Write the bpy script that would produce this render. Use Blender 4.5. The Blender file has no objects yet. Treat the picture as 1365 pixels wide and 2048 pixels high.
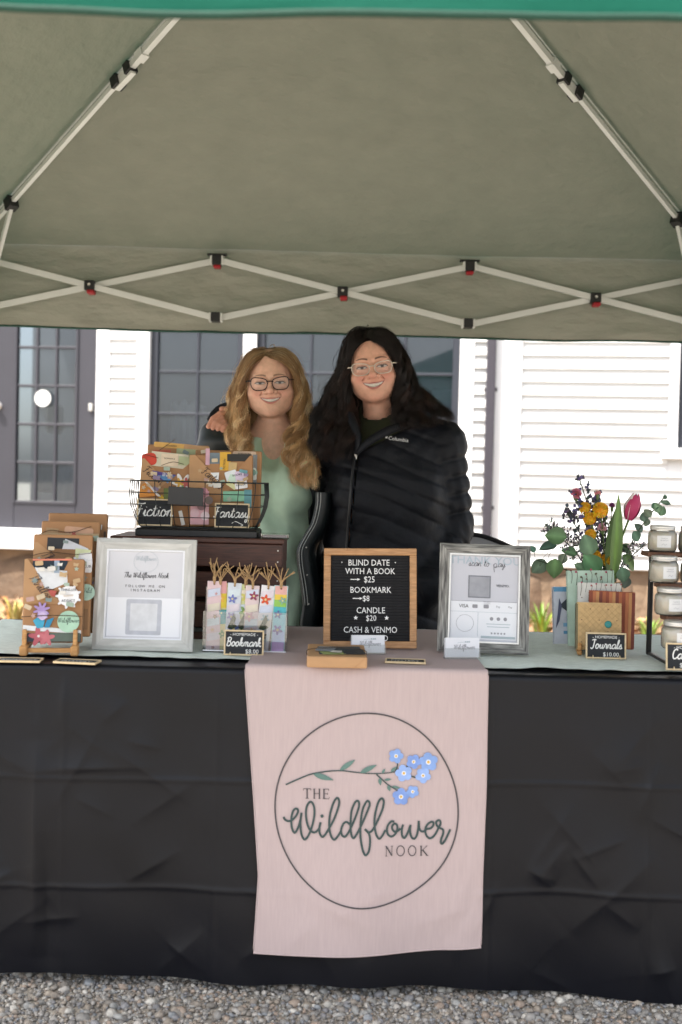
import bpy, bmesh, math, random
import numpy as np
from mathutils import Vector, Matrix, noise
random.seed(7); np.random.seed(7)
R = math.radians
S = bpy.context.scene
COL = S.collection

# ------------------------------------------------------------------ camera
CAM_Z, FPX, IW, IH = 1.18, 2200.0, 1365.0, 2048.0
cd = bpy.data.cameras.new('camera'); cam = bpy.data.objects.new('camera', cd); COL.objects.link(cam)
cd.sensor_fit = 'HORIZONTAL'; cd.sensor_width = 24.0; cd.lens = FPX / IW * 24.0
cd.clip_start = 0.05; cd.clip_end = 1000
CM = Matrix.Translation((0, 0, CAM_Z)) @ Matrix.Rotation(R(90 - 1.54), 4, 'X') @ Matrix.Rotation(R(1.4), 4, 'Z')
cam.matrix_world = CM
cd.dof.use_dof = True; cd.dof.focus_distance = 3.05; cd.dof.aperture_fstop = 3.0
S.camera = cam
S.render.resolution_x, S.render.resolution_y = 682, 1024

# ------------------------------------------------------------------ world, sun, exposure
SUNV = Vector((-0.36, -0.34, 0.87)).normalized()
w = bpy.data.worlds.new('World'); S.world = w; w.use_nodes = True
nt = w.node_tree; nt.nodes.clear()
sky = nt.nodes.new('ShaderNodeTexSky'); sky.sky_type = 'NISHITA'; sky.sun_disc = False
sky.sun_elevation = math.asin(SUNV.z); sky.sun_rotation = math.atan2(SUNV.x, SUNV.y)
sky.air_density = 1.0; sky.dust_density = 3.0; sky.ozone_density = 0.6
bg = nt.nodes.new('ShaderNodeBackground'); bg.inputs[1].default_value = 0.128
wo = nt.nodes.new('ShaderNodeOutputWorld')
hs = nt.nodes.new('ShaderNodeHueSaturation'); hs.inputs['Saturation'].default_value = .45   # thin veil of cloud
nt.links.new(sky.outputs[0], hs.inputs['Color']); nt.links.new(hs.outputs[0], bg.inputs[0]); nt.links.new(bg.outputs[0], wo.inputs[0])
sl = bpy.data.lights.new('sun', 'SUN'); sl.energy = 3.1; sl.angle = R(1.5); sl.color = (1, .95, .87)
so = bpy.data.objects.new('sun', sl); COL.objects.link(so); so.location = (0, 0, 12)
so.rotation_euler = SUNV.to_track_quat('Z', 'Y').to_euler()
S.view_settings.view_transform = 'Standard'; S.view_settings.look = 'None'
S.view_settings.exposure = 1.62; S.view_settings.gamma = 1.0

# ------------------------------------------------------------------ helpers
def ray(px, py):
    d = Vector(((px - IW/2)/FPX, -(py - IH/2)/FPX, -1.0))
    return CM.to_3x3() @ d
def at(px, py, Y):                       # photo pixel -> point at depth Y
    d = ray(px, py); return Vector((0, 0, CAM_Z)) + d * (Y / d.y)
def onz(px, py, z):                      # photo pixel -> point on a level plane
    d = ray(px, py); return Vector((0, 0, CAM_Z)) + d * ((z - CAM_Z) / d.z)

def link(o, parent=None):
    COL.objects.link(o)
    if parent is not None: o.parent = parent
    return o
def tag(o, label=None, cat=None, group=None, kind=None):
    if label: o['label'] = label
    if cat: o['category'] = cat
    if group: o['group'] = group
    if kind: o['kind'] = kind
    return o
def thing(name, label, cat, loc=(0, 0, 0), rot=(0, 0, 0), group=None):
    o = bpy.data.objects.new(name, None); o.empty_display_size = .05
    o.location = loc; o.rotation_euler = rot; link(o)
    return tag(o, label, cat, group)
def copy_tree(o, parent=None):
    c = o.copy(); COL.objects.link(c); c.parent = parent
    for ch in list(o.children): copy_tree(ch, c)
    return c

class MB:
    def __init__(s): s.v = []; s.f = []; s.c = []
    def add(s, vs, fs, col=None):
        b = len(s.v); s.v += [tuple(p) for p in vs]; s.f += [tuple(i + b for i in q) for q in fs]
        if col is not None: s.c += [col]*len(vs)
        return s
    def box(s, x0, x1, y0, y1, z0, z1, M=None, col=None):
        vs = [Vector((x, y, z)) for z in (z0, z1) for y in (y0, y1) for x in (x0, x1)]
        if M: vs = [M @ p for p in vs]
        return s.add(vs, [(0,2,3,1),(4,5,7,6),(0,1,5,4),(2,6,7,3),(0,4,6,2),(1,3,7,5)], col)
    def cbox(s, x0, x1, y0, y1, z0, z1, c=.002, M=None, col=None, seg=1):
        bm = bmesh.new(); bmesh.ops.create_cube(bm, size=1)
        for q in bm.verts:
            q.co = Vector((x0 if q.co.x < 0 else x1, y0 if q.co.y < 0 else y1, z0 if q.co.z < 0 else z1))
        bmesh.ops.bevel(bm, geom=list(bm.edges), offset=c, segments=seg, affect='EDGES', profile=.5)
        bm.verts.index_update()
        vs = [M @ q.co if M else q.co.copy() for q in bm.verts]; fs = [[q.index for q in f.verts] for f in bm.faces]
        bm.free(); return s.add(vs, fs, col)
    def bar(s, a, b, wy, wz, up=Vector((0, 0, 1))):      # rectangular bar from a to b
        a = Vector(a); b = Vector(b); t = (b - a).normalized()
        n = t.cross(up).normalized(); u = n.cross(t).normalized()
        vs = [p + n*sx*wy/2 + u*sz*wz/2 for p in (a, b) for sz in (-1, 1) for sx in (-1, 1)]
        return s.add(vs, [(0,2,3,1),(4,5,7,6),(0,1,5,4),(2,6,7,3),(0,4,6,2),(1,3,7,5)])
    def tube(s, pts, r, n=6, col=None, cap=True):
        pts = [Vector(p) for p in pts]; m = len(pts)
        if m < 2: return s
        rs = list(r) if hasattr(r, '__len__') else [r]*m
        vs = []; fs = []; prev = None
        for i, p in enumerate(pts):
            t = pts[min(i+1, m-1)] - pts[max(i-1, 0)]
            t = t.normalized() if t.length > 1e-9 else Vector((0, 0, 1))
            if prev is None:
                a = Vector((0, 0, 1)) if abs(t.z) < .9 else Vector((1, 0, 0)); nn = t.cross(a).normalized()
            else:
                nn = (prev - t*prev.dot(t)); nn = nn.normalized() if nn.length > 1e-6 else t.orthogonal().normalized()
            prev = nn; bb = t.cross(nn)
            for k in range(n):
                an = 2*math.pi*k/n; vs.append(p + (nn*math.cos(an) + bb*math.sin(an))*rs[i])
        for i in range(m-1):
            for k in range(n):
                k2 = (k+1) % n; fs.append((i*n+k, i*n+k2, (i+1)*n+k2, (i+1)*n+k))
        if cap: fs += [tuple(range(n-1, -1, -1)), tuple((m-1)*n+k for k in range(n))]
        return s.add(vs, fs, col)
    def lathe(s, prof, n=24, c=(0, 0, 0), M=None, col=None, close=False):
        vs = []; fs = []; m = len(prof)
        for (r, z) in prof:
            for k in range(n):
                a = 2*math.pi*k/n; p = Vector((c[0]+r*math.cos(a), c[1]+r*math.sin(a), c[2]+z)); vs.append(M @ p if M else p)
        for i in range(m-1):
            for k in range(n):
                k2 = (k+1) % n; fs.append((i*n+k, i*n+k2, (i+1)*n+k2, (i+1)*n+k))
        if close: fs += [tuple(range(n-1, -1, -1)), tuple((m-1)*n+k for k in range(n))]
        return s.add(vs, fs, col)
    def ico(s, c, r, M3=None, sub=1, jit=0., col=None):
        vs, fs = ICO[sub]; out = []
        for p in vs:
            q = Vector((p[0]*r[0], p[1]*r[1], p[2]*r[2]))*(1+random.uniform(-jit, jit))
            out.append((M3 @ q if M3 else q) + Vector(c))
        return s.add(out, fs, col)
    def poly(s, pts, y0, y1):             # prism of an outline in x,z between depths y0 (front) and y1
        n = len(pts)
        vs = [(p[0], y0, p[1]) for p in pts] + [(p[0], y1, p[1]) for p in pts]
        fs = [tuple(range(n)), tuple(range(2*n-1, n-1, -1))] + [(i, i+n, (i+1) % n + n, (i+1) % n) for i in range(n)]
        return s.add(vs, fs)
    def strip(s, pts, wd, fn):            # flat ribbon along 2-D points, mapped to 3-D by fn(a, b)
        m = len(pts); vs = []; fs = []
        if m < 2: return s
        for i, p in enumerate(pts):
            a = pts[max(i-1, 0)]; b = pts[min(i+1, m-1)]
            dx, dz = b[0]-a[0], b[1]-a[1]; L = math.hypot(dx, dz) or 1
            ww = wd(i/(m-1)) if callable(wd) else wd
            nx, nz = -dz/L*ww/2, dx/L*ww/2
            vs += [fn(p[0]+nx, p[1]+nz), fn(p[0]-nx, p[1]-nz)]
        fs = [(2*i, 2*i+1, 2*i+3, 2*i+2) for i in range(m-1)]
        return s.add(vs, fs)
    def mesh(s, name, smooth=False):
        me = bpy.data.meshes.new(name); me.from_pydata(s.v, [], s.f); me.update()
        if s.c:
            a = me.color_attributes.new('Col', 'FLOAT_COLOR', 'POINT')
            arr = np.ones((len(s.v), 4), 'f'); arr[:, :3] = np.array([q[:3] for q in s.c]); a.data.foreach_set('color', arr.ravel())
        if smooth: me.polygons.foreach_set('use_smooth', [True]*len(me.polygons))
        return me
    def build(s, name, m, parent=None, smooth=False, loc=None):
        me = s.mesh(name, smooth)
        if m: me.materials.append(m)
        o = bpy.data.objects.new(name, me); link(o, parent)
        if loc is not None: o.location = loc
        return o

def _ico(sub):
    bm = bmesh.new(); bmesh.ops.create_icosphere(bm, subdivisions=sub, radius=1)
    bm.verts.index_update(); r = ([tuple(q.co) for q in bm.verts], [tuple(q.index for q in f.verts) for f in bm.faces]); bm.free(); return r
ICO = {1: _ico(1), 2: _ico(2), 3: _ico(3)}

def spline(pts, n=8):                      # Catmull-Rom through points of any dimension
    P = [tuple(p) for p in pts]; m = len(P); out = []
    if m < 3: return P
    for i in range(m-1):
        p0 = P[max(i-1, 0)]; p1 = P[i]; p2 = P[i+1]; p3 = P[min(i+2, m-1)]
        for k in range(n):
            t = k/n
            out.append(tuple(.5*((2*b)+(-a+c)*t+(2*a-5*b+4*c-d)*t*t+(-a+3*b-3*c+d)*t**3) for a, b, c, d in zip(p0, p1, p2, p3)))
    out.append(P[-1]); return out
def rotv(x, y, z): return Matrix.Rotation(z, 4, 'Z') @ Matrix.Rotation(y, 4, 'Y') @ Matrix.Rotation(x, 4, 'X')

# ------------------------------------------------------------------ materials
def srgb(h):
    h = h.lstrip('#'); c = [int(h[i:i+2], 16)/255 for i in (0, 2, 4)]
    return tuple(x/12.92 if x <= .04045 else ((x+.055)/1.055)**2.4 for x in c)
def mat(name, col, rough=.6, var=.10, scale=30, bump=0., bscale=None, metal=0., spec=.5, vcol=False, stretch=(1, 1, 1), bdist=.002, sheen=0., sss=0., detail=4, coat=0.):
    m = bpy.data.materials.new(name); m.use_nodes = True; n = m.node_tree.nodes; L = m.node_tree.links
    b = n['Principled BSDF']; b.inputs['Roughness'].default_value = rough; b.inputs['Metallic'].default_value = metal
    b.inputs['Specular IOR Level'].default_value = spec
    if sheen: b.inputs['Sheen Weight'].default_value = sheen
    if coat: b.inputs['Coat Weight'].default_value = coat
    if sss:
        b.inputs['Subsurface Weight'].default_value = sss; b.inputs['Subsurface Radius'].default_value = (1, .35, .2); b.inputs['Subsurface Scale'].default_value = .008
    tc = n.new('ShaderNodeTexCoord'); mp = n.new('ShaderNodeMapping'); mp.inputs['Scale'].default_value = stretch
    L.new(tc.outputs['Object'], mp.inputs[0])
    nz = n.new('ShaderNodeTexNoise'); nz.inputs['Scale'].default_value = scale; nz.inputs['Detail'].default_value = detail
    L.new(mp.outputs[0], nz.inputs[0])
    mr = n.new('ShaderNodeMapRange'); mr.inputs[1].default_value = .3; mr.inputs[2].default_value = .7
    mr.inputs[3].default_value = 1-var; mr.inputs[4].default_value = 1+var; L.new(nz.outputs[0], mr.inputs[0])
    mx = n.new('ShaderNodeMix'); mx.data_type = 'RGBA'; mx.blend_type = 'MULTIPLY'; mx.inputs[0].default_value = 1
    if vcol:
        at_ = n.new('ShaderNodeAttribute'); at_.attribute_name = 'Col'; L.new(at_.outputs['Color'], mx.inputs[6])
    else: mx.inputs[6].default_value = (*col, 1)
    L.new(mr.outputs[0], mx.inputs[7]); L.new(mx.outputs[2], b.inputs['Base Color'])
    if bump:
        nb = n.new('ShaderNodeTexNoise'); nb.inputs['Scale'].default_value = bscale or scale; nb.inputs['Detail'].default_value = 5
        L.new(mp.outputs[0], nb.inputs[0])
        bp = n.new('ShaderNodeBump'); bp.inputs['Strength'].default_value = bump; bp.inputs['Distance'].default_value = bdist
        L.new(nb.outputs[0], bp.inputs['Height']); L.new(bp.outputs[0], b.inputs['Normal'])
    return m
def cloth_translucent(name, col, tcol, tr, scale=6, bump=.5, bdist=.01, var=.06):
    m = mat(name, col, rough=.8, var=var, scale=scale, bump=bump, bscale=scale*1.4, bdist=bdist, spec=.2, stretch=(1, 1, 2.2))
    n = m.node_tree.nodes; L = m.node_tree.links; b = n['Principled BSDF']; o = n['Material Output']
    t = n.new('ShaderNodeBsdfTranslucent'); t.inputs[0].default_value = (*tcol, 1)
    x = n.new('ShaderNodeMixShader'); x.inputs[0].default_value = tr
    L.new(b.outputs[0], x.inputs[1]); L.new(t.outputs[0], x.inputs[2]); L.new(x.outputs[0], o.inputs[0]); return m
def glassy(name, tint=(1, 1, 1), refl=.06, rough=.02, haze=0., hazecol=(.8, .8, .8)):    # thin clear sheet
    m = bpy.data.materials.new(name); m.use_nodes = True; n = m.node_tree.nodes; L = m.node_tree.links; n.clear()
    o = n.new('ShaderNodeOutputMaterial'); t = n.new('ShaderNodeBsdfTransparent'); t.inputs[0].default_value = (*tint, 1)
    g = n.new('ShaderNodeBsdfGlossy'); g.inputs[1].default_value = rough
    f = n.new('ShaderNodeFresnel'); f.inputs[0].default_value = 1.5
    ad = n.new('ShaderNodeMath'); ad.operation = 'ADD'; ad.use_clamp = True; ad.inputs[1].default_value = refl; L.new(f.outputs[0], ad.inputs[0])
    x = n.new('ShaderNodeMixShader'); L.new(ad.outputs[0], x.inputs[0]); L.new(t.outputs[0], x.inputs[1]); L.new(g.outputs[0], x.inputs[2])
    last = x
    if haze:
        d = n.new('ShaderNodeBsdfDiffuse'); d.inputs[0].default_value = (*hazecol, 1)
        y = n.new('ShaderNodeMixShader'); y.inputs[0].default_value = haze; L.new(x.outputs[0], y.inputs[1]); L.new(d.outputs[0], y.inputs[2]); last = y
    L.new(last.outputs[0], o.inputs[0]); return m
def woodmat(name, c1, c2, scale=12, stretch=(1, 1, 12), rough=.6, bump=.3):
    m = mat(name, c1, rough=rough, var=.18, scale=scale, stretch=stretch, bump=bump, bscale=scale*2, bdist=.001)
    n = m.node_tree.nodes; L = m.node_tree.links
    nz = n.new('ShaderNodeTexNoise'); nz.inputs['Scale'].default_value = scale*3; nz.inputs['Detail'].default_value = 6
    L.new(n['Mapping'].outputs[0], nz.inputs[0])
    rp = n.new('ShaderNodeValToRGB'); rp.color_ramp.elements[0].position = .35; rp.color_ramp.elements[1].position = .65
    rp.color_ramp.elements[0].color = (*c1, 1); rp.color_ramp.elements[1].color = (*c2, 1)
    L.new(nz.outputs[0], rp.inputs[0]); L.new(rp.outputs[0], n['Mix'].inputs[6]); return m

M = {}
M['black_cloth'] = mat('black_cloth', (.0036, .0040, .0068), rough=.42, var=.15, scale=5, bump=.10, bscale=60, spec=.26)
M['pink_linen'] = mat('pink_linen', srgb('#b5a4a3'), rough=.85, var=.035, scale=260, stretch=(1, 1, .06), bump=.2, bscale=300, bdist=.0006, spec=.15)
M['sage_gauze'] = mat('sage_gauze', srgb('#dae4dd'), rough=.9, var=.14, scale=60, stretch=(1, 6, 1), bump=.5, bscale=80, bdist=.003, spec=.1)
M['kraft'] = mat('kraft', srgb('#a57b55'), rough=.75, var=.10, scale=14, bump=.25, bscale=40, bdist=.001)
M['kraft2'] = mat('kraft2', srgb('#b18a63'), rough=.75, var=.10, scale=14, bump=.25, bscale=40, bdist=.001)
M['twine'] = mat('twine', srgb('#a98a62'), rough=.9, var=.25, scale=200)
M['dark_twine'] = mat('dark_twine', srgb('#4a3b2c'), rough=.9, var=.2, scale=200)
M['pale_wood'] = woodmat('pale_wood', srgb('#c99b62'), srgb('#b98650'), stretch=(1, 1, 6))
M['tan_wood'] = woodmat('tan_wood', srgb('#c19469'), srgb('#a97c52'), stretch=(1, 1, 8))
M['edge_wood'] = mat('edge_wood', srgb('#d6c09a'), rough=.6, var=.12, scale=60)
M['red_wood'] = woodmat('red_wood', srgb('#583428'), srgb('#3c231b'), scale=9, stretch=(.6, 4, 9), rough=.5)
M['step_wood'] = woodmat('step_wood', srgb('#6e4a33'), srgb('#55372a'), scale=9, stretch=(1, 6, 6))
M['slate'] = mat('slate', (.012, .014, .018), rough=.7, var=.3, scale=25)
M['chalk'] = mat('chalk', (.8, .8, .78), rough=.9, var=.08, scale=300)
M['white_paint'] = woodmat('white_paint', srgb('#c9c9c6'), srgb('#b9b9b5'), scale=8, stretch=(1, 1, 6), bump=.12)
M['paper'] = mat('paper', srgb('#cfd0d6'), rough=.6, var=.02, scale=4)
M['paper_white'] = mat('paper_white', srgb('#e4e6ec'), rough=.5, var=.02, scale=4)
M['paper_lilac'] = mat('paper_lilac', srgb('#c3c4cd'), rough=.5, var=.02, scale=4)
M['silver'] = mat('silver', (.62, .6, .56), rough=.35, metal=.7, var=.05)
M['rustic'] = woodmat('rustic', srgb('#a3a29d'), srgb('#4a4948'), scale=6, stretch=(1, 1, 12), rough=.7)
M['rustic_v'] = woodmat('rustic_v', srgb('#a3a29d'), srgb('#4a4948'), scale=6, stretch=(12, 1, 1), rough=.7)
M['white_paint_v'] = woodmat('white_paint_v', srgb('#c9c9c6'), srgb('#b9b9b5'), scale=8, stretch=(6, 1, 1), bump=.12)
M['ink'] = mat('ink', (.03, .03, .035), rough=.7, var=.05)
M['grey_ink'] = mat('grey_ink', (.28, .28, .31), rough=.7, var=.05)
M['pale_ink'] = mat('pale_ink', srgb('#aab7be'), rough=.7, var=.05)
M['green_ink'] = mat('green_ink', srgb('#3c4b4a'), rough=.85, var=.12, scale=90)
M['charcoal_ink'] = mat('charcoal_ink', srgb('#4a4749'), rough=.85, var=.12, scale=90)
M['black_plastic'] = mat('black_plastic', (.012, .012, .013), rough=.42, var=.1)
M['black_felt'] = mat('black_felt', (.014, .014, .016), rough=.95, var=.2, scale=80)
M['red_plastic'] = mat('red_plastic', (.35, .012, .02), rough=.4, var=.05)
M['black_wire'] = mat('black_wire', (.02, .024, .024), rough=.45, var=.2, metal=.2)
M['white_letter'] = mat('white_letter', (.82, .82, .82), rough=.4, var=.02)
M['steel_white'] = mat('steel_white', srgb('#d6d8d4'), rough=.45, var=.05, scale=8)
M['acrylic'] = glassy('acrylic', (.95, .96, .97), .05)
M['clear_glass'] = glassy('clear_glass', (.93, .96, .95), .05, haze=.06)
M['wax'] = mat('wax', srgb('#d8cbb9'), rough=.5, var=.04, sss=.2)
M['jar_label'] = mat('jar_label', srgb('#dcdcdc'), rough=.6, var=.03)
def colmat(hexs, rough=.7, var=.1, scale=40):
    k = 'c' + hexs
    if k not in M: M[k] = mat('printed_' + hexs.lstrip('#'), srgb(hexs), rough=rough, var=var, scale=scale)
    return M[k]

# ------------------------------------------------------------------ ground
def gravel_ground():
    m = mat('gravel_bed', srgb('#aca498'), rough=.95, var=.35, scale=60, bump=1., bscale=70, bdist=.01)
    g = MB(); N = 24; ext = 150
    g.add([(-ext, -ext, 0), (ext, -ext, 0), (ext, ext, 0), (-ext, ext, 0)], [(0, 1, 2, 3)])
    tag(g.build('ground', m), 'grey gravel ground under and around the stall', 'ground', kind='structure')
    pal = [srgb(h) for h in ('#97948f', '#85817b', '#a8a29a', '#bdb6ac', '#75757a', '#948574', '#a3937f', '#6b6762', '#d2ccc0', '#858c93', '#a38a74', '#7d7468', '#9d9d99')]
    g = MB(); rnd = random.Random(3); vs, fs = ICO[1]
    def pebble(x, y, z, r):
        Mx = rotv(rnd.uniform(-.5, .5), rnd.uniform(-.5, .5), rnd.uniform(0, 6.3)).to_3x3()
        sx, sy, sz = r*rnd.uniform(.8, 1.35), r*rnd.uniform(.7, 1.1), r*rnd.uniform(.5, .8)
        c = rnd.choice(pal); k = rnd.uniform(.85, 1.12); c = tuple((q*.6+g_*.4)*k for q, g_ in zip(c, (.30, .285, .265)))
        g.add([Mx @ Vector((p[0]*sx*(1+rnd.uniform(-.13, .13)), p[1]*sy, p[2]*sz)) + Vector((x, y, z)) for p in vs], fs, c)
    for i in range(16500):
        x = rnd.uniform(-1.05, 1.05); y = rnd.uniform(2.2, 2.66)
        r = .0035 + .0048*rnd.random()**2.2
        if rnd.random() < .035: r = rnd.uniform(.010, .0145)
        pebble(x, y, r*.35 + rnd.uniform(-.002, .004), r)
    for i in range(5200):
        x = rnd.uniform(-2.6, 2.6); y = rnd.uniform(.7, 3.6)
        if abs(x) < 1.05 and 2.2 < y < 2.66: continue
        r = .008 + .008*rnd.random()**2; pebble(x, y, r*.3, r)
    mv = mat('pebbles', (1, 1, 1), rough=.75, var=.22, scale=160, vcol=True)
    tag(g.build('gravel', mv, smooth=True), 'loose grey and tan pebbles spread over the ground before the stall', 'gravel', kind='stuff')
gravel_ground()

# ------------------------------------------------------------------ house behind
HY = 8.6; HYAW = R(-8)
house = thing('house', 'white clapboard house with grey door and windows behind the stall', 'house', (0, HY, 0), (0, 0, HYAW))
HM = Matrix.Translation((0, HY, 0)) @ Matrix.Rotation(HYAW, 4, 'Z'); HMI = HM.inverted()
def wp(px, py):
    o = HMI @ Vector((0, 0, CAM_Z)); d = HMI.to_3x3() @ ray(px, py); p = o + d*(-o.y/d.y); return p.x, p.z
def wx(px, py=870): return wp(px, py)[0]
def build_house():
    wht = mat('clapboard_paint', (.64, .64, .635), rough=.6, var=.03, scale=6, bump=.15, bscale=30, stretch=(.2, 1, 1))
    trim = mat('trim_paint', (.80, .80, .80), rough=.55, var=.02, scale=5)
    grey = mat('door_grey', srgb('#35343b'), rough=.5, var=.05, scale=5)
    dark = mat('window_grey', srgb('#2b2e37'), rough=.5, var=.05, scale=5)
    inside = mat('inside_dark', (.10, .105, .115), rough=.9, var=.3, scale=3)
    curtain = mat('curtain', (.5, .52, .55), rough=.9, var=.1, scale=10)
    pane_m = glassy('window_glass', (.62, .66, .68), .03, rough=.03, haze=.10, hazecol=(.13, .16, .21))  # blue-grey diffuse haze stands in for blurred reflections in the panes
    zb = wp(1180, 1138)[1]; zt = 2.75
    z_line = wp(1180, 712)[1]; ex = .1
    z_start = z_line - math.ceil((z_line - zb)/ex)*ex
    def boards(x0, x1, za, zc):
        z = z_start; me = None
        while z < zc:
            a, b = max(z, za), min(z + ex + .012, zc)
            if b - a > .03:
                mb = MB(); L = x1-x0
                mb.add([(0, -.036, 0), (L, -.036, 0), (L, -.006, b-a), (0, -.006, b-a), (0, .0, 0), (L, .0, 0), (L, 0, b-a), (0, 0, b-a)],
                       [(0,1,2,3), (4,7,6,5), (0,4,5,1), (3,2,6,7), (0,3,7,4), (1,5,6,2)])
                if me is None or abs((b-a)-(ex+.012)) > 1e-4: o = mb.build('clapboard', wht, house)
                else: o = bpy.data.objects.new('clapboard', me); link(o, house)
                if me is None and abs((b-a)-(ex+.012)) < 1e-4: me = o.data
                o.location = (x0, random.uniform(-.001, .001), a)
            z += ex
    def trimb(x0, x1, z0, z1, t=.035, m=None, name='trim_board', y1=.0):
        return MB().cbox(x0, x1, -t, y1, z0, z1, .004).build(name, m or trim, house)
    xd0, xd1 = wx(-32), wx(190)
    xw0, xw1, xw2, xw3 = wx(298), wx(485), wx(511), wx(917)
    zs = wp(400, 1010)[1]
    # sheathing behind the boards, with openings
    sh = MB(); T = .10
    for x0, x1, z0, z1 in ((-5.2, xd0, zb, zt), (xd1, xw0, zb, zt), (xw0, xw3, zb, zs), (xw3, wx(1355), zb, zt), (wx(1355), 3.3, zb, wp(1345, 905)[1]),
                           (3.3, 5.2, zb, zt), (xd0, xd1, zb, wp(90, 1058)[1])):
        sh.box(x0, x1, .001, T, z0, z1)
    sh.box(-5.2, 5.2, .001, T, zt, 3.6); sh.build('wall', wht, house)
    boards(-5.2, xd0-.1, zb, zt)
    boards(wx(219), wx(274), zb, zt)
    boards(wx(946), wx(973), zb, zt)
    boards(wx(1041), wx(1336), zb, zt)
    boards(wx(1336)+.001, 5.2, zb, wp(1345, 920)[1]); boards(3.4, 5.2, wp(1345, 915)[1], zt)
    boards(wx(274)+.1, wx(946)-.1, zb, zs-.05)
    trimb(wx(193), wx(219), zb, zt); trimb(xd0-.11, xd0-.003, zb, zt)
    trimb(wx(274), xw0, zs-.05, zt); trimb(xw1, xw2, zs, zt); trimb(xw3, wx(946), zs-.05, zt)
    trimb(wx(988), wx(1041), zb, zt, .05); trimb(wx(1336), wx(1355), wp(1345, 917)[1]+.002, zt)
    trimb(xw0+.002, xw3-.002, zs-.05, zs-.001, .07, name='window_sill')
    trimb(wx(1322), 3.4, wp(1345, 917)[1]-.004, wp(1345, 897)[1], .085, name='window_sill')
    trimb(-5.2, 5.2, zt, zt+.16, .05)
    trimb(-5.2, xd1+.03, zb+.01, wp(90, 1058)[1], .12, name='door_sill')
    # downpipe
    dp = MB(); xm = (wx(969)+wx(990))/2; dp.cbox(xm-.036, xm+.036, -.13, -.055, zb-.25, zt, .012, seg=2)
    for z in (1.0, 1.9): dp.box(xm-.05, xm+.05, -.056, -.02, z, z+.03)
    dp.build('downpipe', mat('downpipe_paint', srgb('#3c383f'), rough=.45, var=.05), house)
    # dark rooms
    rm = MB(); rm.box(xd0-.3, 3.5, 1.6, 1.65, 0, 3.2); rm.box(xd0-.3, 3.5, .11, 1.6, -.02, .0); rm.box(xd0-.3, 3.5, .11, 1.6, 3.2, 3.22)
    rm.build('room_wall', inside, house)
    def glazed(parent, x0, x1, z0, z1, cols, rows, yp, frame, fw, mw, z_off=None):
        fr = MB()
        fr.cbox(x0, x0+fw, yp-.03, yp+.03, z0, z1, .004); fr.cbox(x1-fw, x1, yp-.03, yp+.03, z0, z1, .004)
        fr.cbox(x0+fw, x1-fw, yp-.028, yp+.03, z0, z0+fw, .004); fr.cbox(x0+fw, x1-fw, yp-.028, yp+.03, z1-fw, z1, .004)
        fr.build('frame', frame, parent)
        gx0, gx1, gz0, gz1 = x0+fw, x1-fw, z0+fw, z1-fw
        cw, rh = (gx1-gx0)/cols, (gz1-gz0)/rows
        for i in range(1, cols):
            MB().cbox(gx0+i*cw-mw/2, gx0+i*cw+mw/2, yp-.018, yp+.012, gz0, gz1, .004).build('muntin', frame, parent)
        for j in range(1, rows):
            MB().cbox(gx0, gx1, yp-.0165, yp+.0115, gz0+j*rh-mw/2, gz0+j*rh+mw/2, .004).build('muntin', frame, parent)
        for i in range(cols):
            for j in range(rows):
                o = MB().box(gx0+i*cw+.001, gx0+(i+1)*cw-.001, -.002, .002, gz0+j*rh+.001, gz0+(j+1)*rh-.001).build('pane', pane_m, parent)
                o.location = (0, yp, 0); 
    # door
    door = bpy.data.objects.new('door', None); link(door, house)
    z0d = wp(90, 1058)[1]; g0, g1 = wx(30), wx(153); zg0, zg1 = wp(90, 1003)[1], 2.55
    d = MB(); d.cbox(xd0, g0, -.005, .04, z0d, 2.7, .004); d.cbox(g1, xd1, -.005, .04, z0d, 2.7, .004); d.cbox(g0, g1, -.004, .04, z0d, zg0, .004); d.cbox(g0, g1, -.004, .04, zg1, 2.7, .004)
    d.build('door_leaf', grey, door)
    rows = 6; rh = wp(90, 845)[1]-wp(90, 923)[1]; zg1 = zg0 + rh*rows
    glazed(door, g0-.01, g1+.01, zg0-.02, zg0+rh*rows, 3, rows, .012, grey, .024, .022)
    k = MB(); kx, kz = wp(-2, 812); k.lathe([(0, -.07), (.022, -.066), (.03, -.05), (.022, -.032), (.012, -.026), (.012, -.012), (.03, -.008), (.03, 0)], 16, M=Matrix.Translation((kx, -.005, kz)) @ Matrix.Rotation(R(-90), 4, 'X'))
    k.build('knob', M['silver'], door, True)
    hx, hz = wp(184, 815); MB().cbox(hx-.02, hx+.012, -.03, -.006, hz-.03, hz+.03, .004).build('hinge', M['silver'], door)
    sx, sz = wp(89, 797)
    sg = MB(); n = 28; sg.poly([(sx+.068*math.cos(2*math.pi*i/n), sz+.068*math.sin(2*math.pi*i/n)) for i in range(n)], -.036, -.032)
    s_ = sg.build('round_notice', mat('notice_white', (.78, .78, .76), rough=.6, var=.03), door)
    # windows
    for x0, x1, c in ((xw0, xw1, 2), (xw2, xw3, 4)):
        win = bpy.data.objects.new('window', None); link(win, house)
        rh = wp(400, 758)[1]-wp(400, 845)[1]
        glazed(win, x0+.002, x1-.002, zs, zs+rh*6.15, c, 6, .045, dark, .055, .022)
    win = bpy.data.objects.new('window', None); link(win, house)
    glazed(win, wx(1356), 3.28, wp(1345, 897)[1]+.002, zt, 2, 4, .045, dark, .05, .022)
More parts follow.
